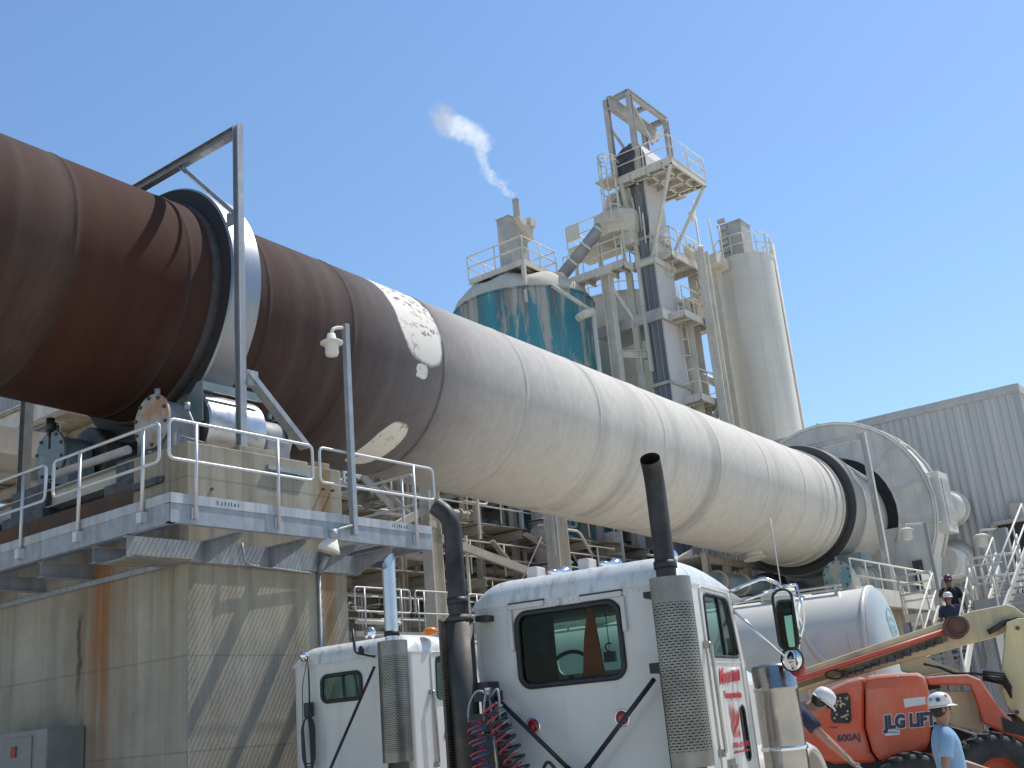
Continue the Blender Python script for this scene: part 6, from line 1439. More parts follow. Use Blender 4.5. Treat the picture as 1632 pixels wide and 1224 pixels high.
q.bx(-.13, -.04, lz.y-.04, lz.y+.05, lz.z-.02, lz.z+.16); q.build('hose_loop', M['hose_dark'], T2, local=True)
sa, sb = l2(597, 1062, -.12), l2(527, 1224, -.6); q = MB(); q.bar(sa, sa.lerp(sb, 1.3), .012, .035); q.build('strap', M['black'], T2, local=True)
ba, bb, bc = l2(562, 1003, -.1), l2(566, 1040, -.1), l2(597, 1046, -.1); q = MB(); q.tube(fillet([ba, bb, bc], .05), .018, 8); q.lathe([(.0,.0),(.05,.02),(.055,.05),(.0,.06)], l2(580, 1036, -.12), (-1,.3,0), 16); q.build('lamp_bracket', M['black'], T2, local=True)
hm = l2(587, 1009, .35); q = MB(); q.lathe([(.0,0),(.08,0),(.085,.05),(.03,.12),(.025,.3),(.0,.3)], (hm.x, hm.y, hm.z), (1,0,0), 20); q.build('roof_lamp', M['chrome'], T2, local=True)
am = l2(686, 1006, .5); q = MB(); q.ball(am, .10, 14, 8, (1,1,.55)); q.build('beacon', M['amber_lens'], T2, local=True)
text_mesh('lettering', 'Moorman', .24, M['red_ink'], T2, basis((.60, -W2-.006, 1.72), (1,0,.03), (0,0,1)), shear=.35, bold=.003)

# ------------------------------------------------------------------ pneumatic tank trailer
M['tanker'] = pm('dusty_tanker', (.42,.41,.40), (.54,.52,.48), 1.1, .5, .1, 0, streak=(.36,.355,.35), sscale=4, stre=(.55,.85), dust=(.60,.57,.50))
M['tanker_end'] = pm('pale_tank_end', (.38,.42,.44), (.46,.48,.48), 1.5, .4)
e_ = at(1412, 1000, D=18.6)            # centre of the near end
dirT = Vector((-math.sin(R(7)), math.cos(R(7)), 0)).normalized()   # away from us, to the left
TR_ = .98; tcz = at(1405, 934, D=18.6).z-TR_
tk = thing('tank_trailer', 'long dusty grey bulk tank trailer with a railed top, parked under the kiln', 'tanker', (e_.x, e_.y, 0))
o0 = Vector((e_.x, e_.y, tcz))
q = MB(); prof = [(.0,-.10),(.45,-.08),(.75,-.04),(.92,.02),(.985,.08),(.985,.14)]; q.lathe([(r*TR_/.985, h) for r, h in prof[:-1]], o0, dirT, 48); te = q.build('end_dome', M['tanker_end'], tk)
q = MB(); Lt = 10.5; q.lathe([(TR_, .08), (TR_, Lt*.35), (TR_, Lt), (TR_*.75, Lt+.25), (0, Lt+.3)], o0, dirT, 64); q.build('barrel', M['tanker'], tk)
q = MB()
for d_ in (.1, 1.1, 3.9, 6.4): q.lathe([(TR_,d_),(TR_+.035,d_+.01),(TR_+.035,d_+.07),(TR_,d_+.08)], o0, dirT, 64)
q.build('band', M['tanker'], tk)
sd = Vector((dirT.y, -dirT.x, 0))      # to the right of travel: towards +X
up = Vector((0,0,1)); near = -sd if (-sd).dot(CAM-o0) > 0 else sd
q = MB()
for rr, zz in ((.42, 0), (.42, .0)): pass
for off, h in ((.32, .13), (.32, .07)):
    q.bar(o0+dirT*.5+near*off+up*(TR_+h-.06), o0+dirT*Lt+near*off+up*(TR_+h-.06), .03, .03)
for k in range(9): q.bar(o0+dirT*(.6+k*1.2)+near*.32+up*(TR_-.12), o0+dirT*(.6+k*1.2)+near*.32+up*(TR_+.09), .04)
for k in range(3): q.cyl(o0+dirT*(1.6+3.2*k)+up*(TR_-.05), o0+dirT*(1.6+3.2*k)+up*(TR_+.16), .26, n=24)
q.build('top_walkway', M['cream_steel'], tk)
q = MB(); q.tube(fillet([o0+dirT*1.5+up*(TR_+.06)+near*.1, o0+dirT*1.2+near*(TR_*.74)+up*(TR_*.74), o0+dirT*.9+near*(TR_+.04), o0+dirT*.2+near*(TR_*.75)-up*.62], .25, 6), .05, 10); q.tube(fillet([o0+dirT*.55+near*.35+up*(TR_-.02), o0+dirT*.35+near*(TR_+.04)+up*.2, o0+dirT*.3+near*TR_*.9-up*.55], .3, 6), .03, 8); q.build('unloading_pipe', M['tanker'], tk)
M['decal'] = pm('teal_decal', (.20,.38,.42), None, rough=.5)
ea, eb = frame(-dirT); xr_ = ea if ea.dot(RIGHT) > 0 else -ea
q = MB(); dc_ = o0-dirT*.075+up*.42+xr_*.12
V = []; n = 28
def dome(p):   # push a point of the end plane onto the dome
    rad = (p-o0-dirT*((p-o0).dot(dirT))).length; 
    h = -.10+.14*(rad/.98)**2.3; return o0+dirT*(h-.012)+(p-o0-dirT*((p-o0).dot(dirT)))
for k in range(n):
    a = 2*PI*k/n
    for r_ in (.25, .29): V.append(dome(dc_+xr_*r_*math.cos(a)+up*r_*.8*math.sin(a)))
q.add(V, [(2*i, 2*i+1, (2*i+3) % (2*n), (2*i+2) % (2*n)) for i in range(n)])
for j, (x0, x1, z0) in enumerate(((-.30,.28,.02),(-.2,.25,-.08),(-.2,.25,-.13))):
    for k in range(9):
        xx = x0+(x1-x0)*k/9; q.add([dome(dc_+xr_*(xx+dx_)+up*(z0+dz_)) for dx_, dz_ in ((0,0),(.04,0),(.045,.07-.03*(j>0)),(.0,.07-.03*(j>0)))], [(0,1,2,3)])
q.build('decal', M['decal'], te)
q = MB(); 
for sg in (-1, 1): q.bar(o0+dirT*.4+sd*sg*.45-up*1.0, o0+dirT*Lt+sd*sg*.45-up*1.0, .1, .2)
for k in range(3): q.prism([o0+dirT*(1.5+3*k)+sd*.6-up*.7, o0+dirT*(2.5+3*k)+sd*.6-up*.7, o0+dirT*(2.15+3*k)+sd*.3-up*1.75, o0+dirT*(1.85+3*k)+sd*.3-up*1.75], -sd*1.2)
q.tube([o0+dirT*.25+near*.8-up*.55, o0+dirT*.05-up*.95-near*.3, o0+dirT*.05-up*.8-near*.85], .03, 8); q.build('underframe', M['tanker'], tk)
for k in (1.2, 2.5):
    for sg in (-1, 1):
        c = o0+dirT*k+sd*sg*.85; q = MB(); q.lathe([(.25,-.14),(.46,-.14),(.52,-.1),(.52,.1),(.46,.14),(.25,.14)], (c.x,c.y,.52), sd, 28); q.build('wheel', M['black_rubber'], tk)
q = MB(); q.bar(o0+dirT*9+sd*.5+up*(-1), (o0+dirT*9+sd*.5).xy.to_3d(), .12); q.bar(o0+dirT*9-sd*.5+up*(-1), (o0+dirT*9-sd*.5).xy.to_3d(), .12); q.build('landing_leg', M['dark_steel'], tk)
# ------------------------------------------------------------------ orange boom lift
M['orange'] = pm('orange_paint', (.66,.10,.035), (.54,.09,.04), 1.6, .45, 0, 0, streak=(.42,.09,.05), sscale=3, stre=(.55,.9), dust=(.58,.24,.16), coat=.15)
M['orange_dust'] = pm('dusty_orange', (.52,.11,.05), (.46,.13,.08), 2, .6)
M['tan'] = pm('tan_paint', (.68,.56,.30), (.58,.48,.26), 1.4, .5, 0, 0, streak=(.34,.28,.16), sscale=3, dust=(.58,.50,.34))
M['red_hose'] = pm('red_hose_cover', (.58,.12,.075), (.46,.10,.06), 3, .55)
M['decal_white'] = pm('white_decal', (.62,.62,.62), None, rough=.5)
M['ink_blue'] = pm('blue_black_ink', (.025,.04,.08), None, rough=.5)
JD = 15.0; jf = Vector((math.cos(R(17)), math.sin(R(17)), 0)); jr = Vector((jf.y, -jf.x, 0))
J0 = at(1400, 1150, D=JD); J0 = Vector((J0.x, J0.y, 0))
def jp(px, py, off=0): return at(px, py, pl=(J0+jf*off, jf))
lift = thing('boom_lift', 'orange articulated boom lift with a long tan boom and black tyres', 'boom lift', J0)
def jslab(name, pts, off, dep, mat, bev=.05, seg=3):
    q = MB(); q.prism([jp(*p, off) for p in pts], jf*dep); return q.build(name, mat, lift, bev=bev, seg=seg)
jslab('counterweight', [(1268,1132),(1290,1116),(1323,1096),(1350,1084),(1377,1077),(1377,1160),(1388,1200),(1400,1216),(1330,1218),(1290,1205),(1270,1180)], .03, 1.9, M['orange'], .07)
hoodp = jslab('engine_hood', [(1378.5,1077),(1405,1074),(1436,1072.5),(1462,1072),(1473,1076),(1478,1092),(1481,1130),(1483,1162),(1480,1190),(1460,1204),(1402,1215),(1390,1198),(1379,1160)], 0, 1.95, M['orange'], .07)
jslab('hood_bulge', [(1379,1081),(1400,1077),(1436,1074.5),(1437,1096),(1380,1101)], -.012, .3, M['orange_dust'], .05)
jslab('turntable', [(1300,1214),(1475,1206),(1475,1224),(1300,1228)], .1, 1.8, M['black_rubber'], .02)
jslab('access_panel', [(1502,1101),(1558,1101),(1566,1166),(1520,1158),(1500,1148)], .5, .08, M['tan'], .02)
jslab('side_deck', [(1478,1148),(1520,1160),(1560,1172),(1556,1186),(1478,1170)], .6, .6, M['black_rubber'], .02)
jslab('lower_arm', [(1474,1079),(1505,1076),(1542,1074.5),(1563,1083),(1588,1120),(1616,1152),(1650,1172),(1650,1190),(1632,1181),(1600,1168),(1566,1153),(1557,1120),(1546,1092),(1479,1092)], .25, .34, M['orange'], .03)
jslab('arm_shoe', [(1596,1142),(1640,1162),(1640,1176),(1600,1165)], .235, .01, M['black'], .0)
boom = jslab('boom', [(1175,1103),(1267,1070),(1400,1025),(1506,990),(1548,974),(1604,963),(1616,966),(1640,985),(1632,998),(1582,1016),(1514,1034),(1400,1066),(1273,1103),(1180,1142)], .85, .30, M['tan'], .02)
q = MB(); q.prism([jp(*p_, .845) for p_ in ((1272,1097),(1396,1058),(1512,1022),(1508,1010),(1392,1050),(1268,1090))], jf*.006); q.build('hose_track', pm('shaded_recess', (.16,.11,.05), (.30,.22,.11), 8, .7), boom)  # brown strip paints the shaded recess in the boom side
q = MB(); q.tube([jp(1180, 1114, .82), jp(1267, 1084, .82), jp(1390, 1044, .82), jp(1512, 1004, .82)], .036, 10); q.build('red_tube', M['red_hose'], boom)
q = MB(); q.cyl(jp(1522, 1000, .74), jp(1522, 1000, .95), .15, n=28); q.lathe([(.10,-.01),(.13,-.01),(.13,.02),(.10,.02)], jp(1528, 998, .73), -jf, 24); q.build('pivot_hub', M['cover_rust2'] if 'cover_rust2' in M else pm('rusty_hub', (.16,.06,.03), (.06,.05,.05), 8, .6), boom)
q = MB(); rj = random.Random(4)
for k in range(13):
    t_ = k/12; a = Vector((1345+150*t_, 1076-53*t_, 0)); c = jp(a.x, a.y-1, .82); q.bx(c.x-.02, c.x+.02, c.y-.05, c.y+.04, c.z-.03-rj.random()*.02, c.z+.03)
q.build('cable_carrier', M['dark_steel'], boom)
q = MB(); q.tube([jp(1345,1066,.8)+Vector((0,0,-.02))]+[jp(1330+14*math.cos(a), 1075+7*math.sin(a), .8) for a in [2*PI*k/12 for k in range(13)]]+[jp(1400,1057,.8)], .014, 6); q.build('cable_loop', M['black'], boom)
q = MB(); q.tube([jp(1575,1008,.8), jp(1590,1000,.78), jp(1600,992,.78), jp(1620,986,.78), jp(1660,992,.8)], .035, 8); q.tube([jp(1575,1006,.78), jp(1592,996,.76), jp(1605,988,.76), jp(1660,986,.8)], .022, 8); q.build('hydraulic_hose', M['black_rubber'], boom)
q = MB(); q.tube(fillet([jp(1472,1058,.6), jp(1500,1064,.55), jp(1520,1074,.5), jp(1560,1073,.5), jp(1590,1084,.5)], .1), .018, 6); q.build('hydraulic_hose', M['black_rubber'], lift)
up_ = jslab('tower_upright', [(1604,992),(1622,985),(1690,985),(1690,1180),(1634,1152),(1605,1126),(1594,1094)], .70, .12, M['tan'], .015)
q = MB()
for px, py in ((1622,1001),(1602,1094),(1621,1135)): q.cyl(jp(px,py,.67), jp(px,py,.70), .026, n=12)
q.build('pin', M['dark_steel'], up_)
jslab('hose_guide', [(1562,1066),(1600,1070),(1602,1080),(1566,1078)], .5, .3, M['galv'], .01)
q = MB()
for k in range(5): q.tube([jp(1566,1070+k*3.2,.46+.05*k), jp(1600,1074+k*4,.46+.05*k), jp(1612,1096+k*4,.5)], .016, 6)
q.build('hydraulic_hose', M['black_rubber'], lift)
jslab('rear_bracket', [(1432,1048),(1462,1040),(1500,1058),(1530,1068),(1475,1076),(1436,1070)], .9, .35, M['tan'], .02)
# grille, decals, lettering on the hood
JB = lambda px, py, off=-.005: lift.matrix_basis.inverted() @ basis(jp(px, py, off), jr, (0,0,1))
q = MB(); q.prism([jp(*p_, .015) for p_ in ((1325,1108),(1350,1104),(1355,1110),(1357,1148),(1353,1153),(1328,1152),(1324,1145))], jf*.05)
gr = q.build('grille', M['black'], lift, bev=.01)
q = MB()
for k in range(26):
    px, py = 1328+rj.random()*24, 1111+rj.random()*36; c = jp(px, py, .012); q.ball(c, .010+.006*rj.random(), 6, 4)
tag(q.build('grille_hole', M['tan'], gr), kind='stuff')
q = MB(); q.prism([jp(*p_, -.004) for p_ in ((1440,1114),(1475,1110),(1476,1122),(1442,1128))], jf*.004); q.prism([jp(*p_, -.004) for p_ in ((1410,1164),(1434,1163),(1434,1171),(1411,1173))], jf*.004); q.build('blank_decal', M['decal_white'], lift)
q = MB()
for k in range(4): q.prism([jp(1321.5+k*3.5, 1158, .024), jp(1323.5+k*3.5, 1158, .024), jp(1323.5+k*3.5, 1160.5, .024), jp(1321.5+k*3.5, 1160.5, .024)], jf*.005)
for k in range(5): q.prism([jp(1413+k*4, 1166, -.006), jp(1415.5+k*4, 1166, -.006), jp(1415.5+k*4, 1168, -.006), jp(1413+k*4, 1168, -.006)], jf*.002)
q.build('decal_line', M['ink_blue'], lift)
text_mesh('lettering', 'JLG LIFT', .205, M['ink_blue'], lift, JB(1410, 1161) , shear=.15, bold=.013, sx=.82)
text_mesh('lettering', '600AJ', .115, M['ink_blue'], lift, JB(1335, 1182, .022), bold=.003, sx=1.02)
text_mesh('lettering', 'JLG LIFT', .205, M['decal_white'], lift, JB(1410, 1161, -.002), shear=.15, bold=.022, sx=.82)
def jwheel(px, py, off, r_, rz=0):
    c = jp(px, py, off); ax = (jf*math.cos(rz)+jr*math.sin(rz)); q = MB(); w_ = .34
    q.lathe([(r_*.5,-w_/2+.03),(r_*.82,-w_/2),(r_*.95,-w_/2+.02),(r_,-w_/2+.07),(r_,w_/2-.07),(r_*.95,w_/2-.02),(r_*.82,w_/2),(r_*.5,w_/2-.03)], c, ax, 40, up=(0,0,1))
    e1, e2 = frame(ax)
    for k in range(22):      # tread lugs
        for sg in (-1, 1):
            a = 2*PI*(k+.25*sg)/22; d_ = e1*math.cos(a)+e2*math.sin(a); a2 = a+.13; d2_ = e1*math.cos(a2)+e2*math.sin(a2)
            q.bar(c+d_*(r_+.008)+ax*sg*.01, c+d2_*(r_-.005)+ax*sg*(w_/2-.01), .05, .05, up=d_)
    o = q.build('tyre', M['black_rubber'], lift)
    q = MB(); q.lathe([(.0,-.06),(.1,-.06),(.12,-.02),(r_*.45,-.02),(r_*.52,-.12)], c, ax, 28, up=(0,0,1)); q.build('rim', M['orange_dust'], o)
jwheel(1590, 1244, -.25, .51, -.25); jwheel(1462, 1274, -.35, .51, -.25); jwheel(1635, 1205, 1.5, .52, -.2); jwheel(1500, 1225, 1.6, .52, -.2)
q = MB(); c = jp(1540, 1236, .5); q.bx(c.x-.9, c.x+.9, c.y-1.0, c.y+1.2, .45, .75); q.build('chassis', M['orange_dust'], lift, bev=.03)
q = MB(); q.tube([jp(1470,1232,-.2), jp(1590,1232,-.1)], .09, 12); q.build('axle', M['black_rubber'], lift)
q = MB(); q.tube(fillet([jp(1548,1205,-.1), jp(1556,1190,-.1), jp(1572,1196,-.1), jp(1570,1224,-.1)], .08), .03, 8); q.build('tie_ring', M['orange'], lift)
q = MB(); q.prism([jp(*p_, .5) for p_ in ((1478,1087),(1496,1086),(1500,1096),(1480,1100))], jf*.3); q.build('hose_bundle', M['black_rubber'], lift)
# ------------------------------------------------------------------ people
def skin_obj(name, verts, edges, mat, parent, root=0, sub=2, smooth=True):
    """one continuous surface grown round connected joints: verts = [(x, y, z, rx, ry)]"""
    me = bpy.data.meshes.new(name); me.from_pydata([v[:3] for v in verts], edges, []); me.materials.append(mat)
    o = bpy.data.objects.new(name, me); C.objects.link(o); o.parent = parent
    md = o.modifiers.new('skin', 'SKIN'); md.branch_smoothing = .4; md.use_smooth_shade = True
    if not me.skin_vertices:
        pass
    sv = me.skin_vertices[0].data
    for i, v in enumerate(verts): sv[i].radius = (v[3], v[4] if len(v) > 4 else v[3]); sv[i].use_root = (i == root)
    s = o.modifiers.new('sub', 'SUBSURF'); s.levels = s.render_levels = sub
    return o
SKIN = pm('skin', (.36,.19,.125), (.30,.15,.10), 12, .55)
SKIN2 = pm('tanned_skin', (.25,.125,.08), (.21,.10,.065), 12, .55)
HAT = pm('white_hard_hat', (.74,.73,.70), (.62,.60,.56), 9, .35)
HATD = pm('dark_hard_hat', (.10,.035,.05), (.14,.05,.06), 6, .35)
NAVY = pm('navy_cloth', (.022,.026,.055), (.035,.04,.075), 7, .9)
DNAVY = pm('dark_navy_cloth', (.012,.014,.022), (.02,.022,.03), 7, .9)
LBLUE = pm('light_blue_cloth', (.22,.36,.52), (.27,.41,.57), 7, .9)
JEAN = pm('jeans', (.03,.045,.085), (.05,.065,.10), 9, .9)
GLOVE = pm('work_glove', (.30,.27,.22), (.10,.09,.08), 14, .85)
BOOT = pm('work_boot', (.05,.035,.025), None, rough=.7)
HAIR = pm('dark_hair', (.03,.022,.016), None, rough=.8)
def lerp3(a, b, t): return tuple(a[i]+(b[i]-a[i])*t for i in range(3))
def person(label, loc, rz, J, shirt, hat, skin, trousers=JEAN, glasses=False, gloves=False, stickers=False, muffs=False, h=1.78):
    """J holds joints in local axes (x ahead, y left, z up)"""
    t = thing('person', label, 'person', loc, rz)
    V = []; E = []
    def add(p, r, ry=None, to=None):
        V.append((*p, r, r if ry is None else ry)); i = len(V)-1
        if to is not None: E.append((to, i))
        return i
    pel = add(J['pelvis'], .105, .095)
    wst = add(J['waist'], .095, .09, pel); ch = add(J['chest'], .10, .095, wst); nk0 = add(J['neckbase'], .062, .06, ch)
    nk = add(J['neck'], .055, .058, nk0); jw = add(J['jaw'], .062, .072, nk); hd = add(J['head'], .075, .093, jw); tp = add(J['top'], .055, .065, hd)
    hands = {}
    for s in 'LR':
        sh = add(J['sh'+s], .052, .052, ch); el = add(J['el'+s], .042, .042, sh); fm = add(lerp3(J['el'+s], J['wr'+s], .35), .043, .043, el); wr = add(J['wr'+s], .027, .024, fm)
        d = Vector(J['wr'+s])-Vector(J['el'+s]); d.normalize(); hdv = Vector(J.get('hd'+s, d)).normalized()
        sv = Vector(J.get('pl'+s, (1,0,0))); sv = (sv-hdv*sv.dot(hdv)).normalized(); nv = hdv.cross(sv)
        w0 = Vector(J['wr'+s]); pm_ = w0+hdv*.06; pmi = add(pm_, .036, .020, wr)
        for k, (off, ln) in enumerate(((-.028,.070),(-.009,.082),(.010,.077),(.028,.060))):
            b0 = pm_+hdv*.035+sv*off; c1 = b0+hdv*ln*.5+nv*.012; c2 = c1+hdv*ln*.38+nv*.028
            i0 = add(b0, .012, .011, pmi); i1 = add(c1, .0095, .009, i0); add(c2, .008, .0075, i1)
        th = w0+hdv*.03-sv*.035; i0 = add(th, .013, .012, pmi); add(th+hdv*.045-sv*.018+nv*.012, .010, .009, i0)
        hands[s] = (w0, hdv, sv, nv)
    for s in 'LR':
        hp = add(J['hip'+s], .095, .095, pel); kn = add(J['kn'+s], .06, .06, hp); cf = add(lerp3(J['kn'+s], J['an'+s], .3), .058, .058, kn); an = add(J['an'+s], .038, .038, cf)
        f = Vector(J.get('ft'+s, (1,0,0))); a_ = Vector(J['an'+s]); add(a_+Vector((0,0,-.045))+f*.12, .035, .03, an)
    skin_obj('body', V, E, skin, t)
    # shirt with short sleeves: oval rings along the spine, then the two sleeves
    side = (Vector(J['shL'])-Vector(J['shR'])).normalized(); P_ = {k: Vector(J[k]) for k in ('pelvis','waist','chest','neckbase','neck')}
    mid_sh = (Vector(J['shL'])+Vector(J['shR']))/2
    rings = [(P_['pelvis'].lerp(P_['waist'], -.12), .182, .148), (P_['pelvis'].lerp(P_['waist'], .35), .178, .145), (P_['waist'], .172, .142), (P_['waist'].lerp(P_['chest'], .5), .182, .145), (P_['chest'], .196, .140), (P_['chest'].lerp(mid_sh, .65), .200, .122), (mid_sh.lerp(P_['neckbase'], .35), .172, .098), (P_['neckbase'], .108, .076), (P_['neckbase'].lerp(P_['neck'], .35), .068, .066)]
    q = MB(); n = 24; VV = []
    for i, (c, a_, b_) in enumerate(rings):
        tn = (rings[min(i+1, len(rings)-1)][0]-rings[max(i-1, 0)][0]).normalized(); fw = side.cross(tn).normalized()
        for k in range(n):
            an_ = 2*PI*k/n; w_ = 1+.025*math.sin(3*an_+i*1.7)*(i < 4); VV.append(c+side*math.cos(an_)*a_*w_+fw*math.sin(an_)*b_*w_)
    q.add(VV, [(i*n+k, i*n+(k+1) % n, (i+1)*n+(k+1) % n, (i+1)*n+k) for i in range(len(rings)-1) for k in range(n)], True)
    for s in 'LR':
        a0, b0 = Vector(J['sh'+s]), Vector(J['el'+s]); inn = a0.lerp(mid_sh, .35)
        q.tube([inn, a0.lerp(inn, .25)+Vector((0,0,-.004)), a0.lerp(b0, .18), a0.lerp(b0, .45), a0.lerp(b0, .74)], [.070, .074, .074, .072, .074], 16)
    so = q.build('shirt', shirt, t, local=True)
    V = []; E = []
    pel = add(J['pelvis'], .150, .128); 
    for s in 'LR':
        hp = add(J['hip'+s], .108, .108, pel); kn = add(J['kn'+s], .078, .078, hp); add(lerp3(J['kn'+s], J['an'+s], .9), .066, .066, kn)
    skin_obj('trousers', V, E, trousers, t)
    for s in 'LR':
        a_ = Vector(J['an'+s]); f = Vector(J.get('ft'+s, (1,0,0))); V = []; E = []
        i0 = add(a_+Vector((0,0,.06)), .05, .05); i1 = add(a_+Vector((0,0,-.03)), .052, .052, i0); i2 = add(a_+Vector((0,0,-.045))+f*.10, .045, .04, i1); add(a_+Vector((0,0,-.05))+f*.19, .04, .03, i2)
        skin_obj('boot', V, E, BOOT, t, sub=1)
    # head details in the head's own axes
    up = (Vector(J['top'])-Vector(J['jaw'])).normalized(); fc = Vector(J['face']); fc = (fc-up*fc.dot(up)).normalized(); lf = up.cross(fc); hc = Vector(J['head'])
    q = MB()
    q.prism([hc+fc*.088+up*.012+lf*.006, hc+fc*.088+up*.012-lf*.006, hc+fc*.117-up*.022-lf*.016, hc+fc*.117-up*.022+lf*.016], -fc*.03); nz = q.build('nose', skin, t, local=True, bev=.006)
    for sg in (-1, 1):
        q = MB(); q.ball(hc+fc*.084+up*.018+lf*sg*.031, .011, 10, 6); q.build('eye', HAIR if not glasses else M['black'], t, local=True)
        q = MB(); q.ball(hc-fc*.005+up*.0+lf*sg*.080, .028, 10, 8, (.6,.6,1.1)); q.build('ear', skin, t, local=True)
    q = MB(); q.bar(hc+fc*.090-up*.052+lf*.022, hc+fc*.090-up*.052-lf*.022, .012, .008); q.build('mouth', pm('lips', (.22,.08,.06), None), t, local=True, bev=.003)
    q = MB(); q.ball(hc-fc*.028+up*.005, .088, 14, 10, (1,1,1)); q.build('hair', HAIR, t, local=True)
    if glasses:
        q = MB()
        for sg in (-1, 1): q.ball(hc+fc*.09+up*.018+lf*sg*.032, .024, 10, 6); q.bar(hc+fc*.085+up*.02+lf*sg*.055, hc+up*.015+lf*sg*.084, .006, .01)
        q.bar(hc+fc*.1+up*.022+lf*.01, hc+fc*.1+up*.022-lf*.01, .006, .006); q.build('glasses', M['black'], t, local=True)
    if muffs:
        q = MB()
        for sg in (-1, 1): q.cyl(hc+lf*sg*.075-fc*.02+up*.0, hc+lf*sg*.115-fc*.02+up*.0, .04, n=16)
        q.build('ear_defender', M['black'], t, local=True)
    # hard hat: shell with a ridge and a brim
    hb = hc+up*.040
    q = MB(); pr = [(.112,0),(.114,.03),(.108,.07),(.088,.105),(.054,.125),(.0,.132)]
    V_ = []
    n = 28
    for r_, z_ in pr:
        for k in range(n):
            a = 2*PI*k/n; V_.append(hb+up*z_+fc*math.cos(a)*r_*1.08+lf*math.sin(a)*r_*.98)
    q.add(V_, [(i*n+k, i*n+(k+1) % n, (i+1)*n+(k+1) % n, (i+1)*n+k) for i in range(len(pr)-1) for k in range(n)], True)
    V_ = []
    for k in range(n):
        a = 2*PI*k/n; ex = .010+.036*max(0, math.cos(a))**1.5
        for rr, dz in ((.112, .004), (.112+ex, -.006-.25*ex), (.112+ex, -.012-.25*ex), (.110, -.004)): V_.append(hb+up*dz+fc*math.cos(a)*rr*1.08+lf*math.sin(a)*rr*.98)
    q.add(V_, [(4*k+j, 4*k+(j+1) % 4, 4*((k+1) % n)+(j+1) % 4, 4*((k+1) % n)+j) for k in range(n) for j in range(4)], True)
    q.tube([hb+up*(.126-.5*(x_*x_)*9)+fc*x_ for x_ in (-.09,-.045,0,.045,.09)], .012, 8)
    ho = q.build('hard_hat', hat, t, local=True)
    if stickers:
        for (a, z_, r_, cl_) in ((-1.9,.06,.022,(.05,.10,.14)),(-1.2,.085,.018,(.45,.12,.10)),(-2.5,.07,.016,(.20,.30,.42)),(2.7,.07,.018,(.4,.2,.15))):
            q = MB(); d = (fc*math.cos(a)*1.14+lf*math.sin(a)*.97).normalized(); rr = .115; c = hb+up*z_+fc*math.cos(a)*rr*1.10+lf*math.sin(a)*rr*.94; e1, e2 = frame((d+up*.55).normalized()); q.cyl(c, c+(d+up*.55).normalized()*.008, r_, n=14); q.build('sticker', pm('sticker', cl_, None), ho, local=True)
    if gloves:
        for s in 'LR':
            w0, hdv, sv, nv = hands[s]; V = []; E = []
            i0 = add(w0-hdv*.05, .040, .038); i1 = add(w0+hdv*.01, .036, .033, i0); pmi = add(w0+hdv*.06, .046, .028, i1)
            for off, ln in ((-.03,.070),(-.010,.082),(.011,.077),(.031,.060)):
                b0 = w0+hdv*.095+sv*off; c1 = b0+hdv*ln*.5+nv*.012; a1_ = add(b0, .016, .015, pmi); a2_ = add(c1, .0135, .0125, a1_); add(c1+hdv*ln*.40+nv*.028, .0115, .011, a2_)
            th = w0+hdv*.03-sv*.038; a1_ = add(th, .017, .016, pmi); add(th+hdv*.048-sv*.018+nv*.012, .0135, .0125, a1_)
            skin_obj('glove', V, E, GLOVE, t, sub=1)
    return t
def stand(**k):
    J = dict(pelvis=(0,0,.95), waist=(.01,0,1.12), chest=(.0,0,1.33), neckbase=(-.01,0,1.485), neck=(.0,0,1.525), jaw=(.015,0,1.57), head=(.02,0,1.655), top=(.01,0,1.735), face=(1,0,0),
        shL=(-.01,.195,1.43), shR=(-.01,-.195,1.43), elL=(-.03,.24,1.12), elR=(-.03,-.24,1.12), wrL=(.05,.25,.87), wrR=(.05,-.25,.87),
        hipL=(0,.10,.90), hipR=(0,-.10,.90), knL=(.02,.11,.50), knR=(.02,-.11,.50), anL=(0,.12,.095), anR=(0,-.12,.095))
    J.update(k); return J
def face_rot(deg):           # heading measured from our line of sight, clockwise as seen from above
    return None
# man in a light blue shirt, side on, looking right and slightly away
hd = at(1497, 1131, D=12.6); gz = 1.655-hd.z
psn = R(-62)                 # direction he faces, degrees from +X
person('man in a light blue t-shirt and stickered white hard hat, standing before the orange lift', (hd.x, hd.y, -gz), psn,
    stand(elR=(-.10,-.27,1.12), wrR=(-.02,-.30,.88), elL=(.14,.22,1.12), wrL=(.40,.16,1.02), hdL=(.8,-.1,-.35), plL=(0,1,.3), face=(1,.12,-.02), jaw=(.02,.0,1.57)), LBLUE, HAT, SKIN, gloves=True, stickers=True)
# man bending forward beside the near truck
hp_ = at(1309, 1120, D=13.0); rzb = R(-70)
hx_, hz_ = .62, 1.43
fwdv = Vector((math.cos(rzb), math.sin(rzb), 0)); base = Vector((hp_.x, hp_.y, 0))-fwdv*hx_; dzb = hp_.z-hz_
person('man in a navy t-shirt and white hard hat, bending forward beside the near truck', (base.x, base.y, dzb), rzb,
    stand(pelvis=(-.02,0,.95), waist=(.12,0,1.16), chest=(.30,0,1.33), neckbase=(.44,0,1.40), neck=(.51,0,1.41), jaw=(.565,0,1.39), head=(hx_,0,hz_), top=(.665,0,1.505), face=(.75,.05,-.66),
        shL=(.40,.19,1.35), shR=(.40,-.19,1.35), elL=(.56,.22,1.10), elR=(.57,-.22,1.10), wrL=(.78,.20,.86), wrR=(.80,-.17,.84), hdR=(.6,.1,-.75), hdL=(.6,-.1,-.75), plR=(0,1,0), plL=(0,1,0), knL=(.06,.12,.5), knR=(.06,-.12,.5)), NAVY, HAT, SKIN, gloves=True, glasses=True, muffs=True)
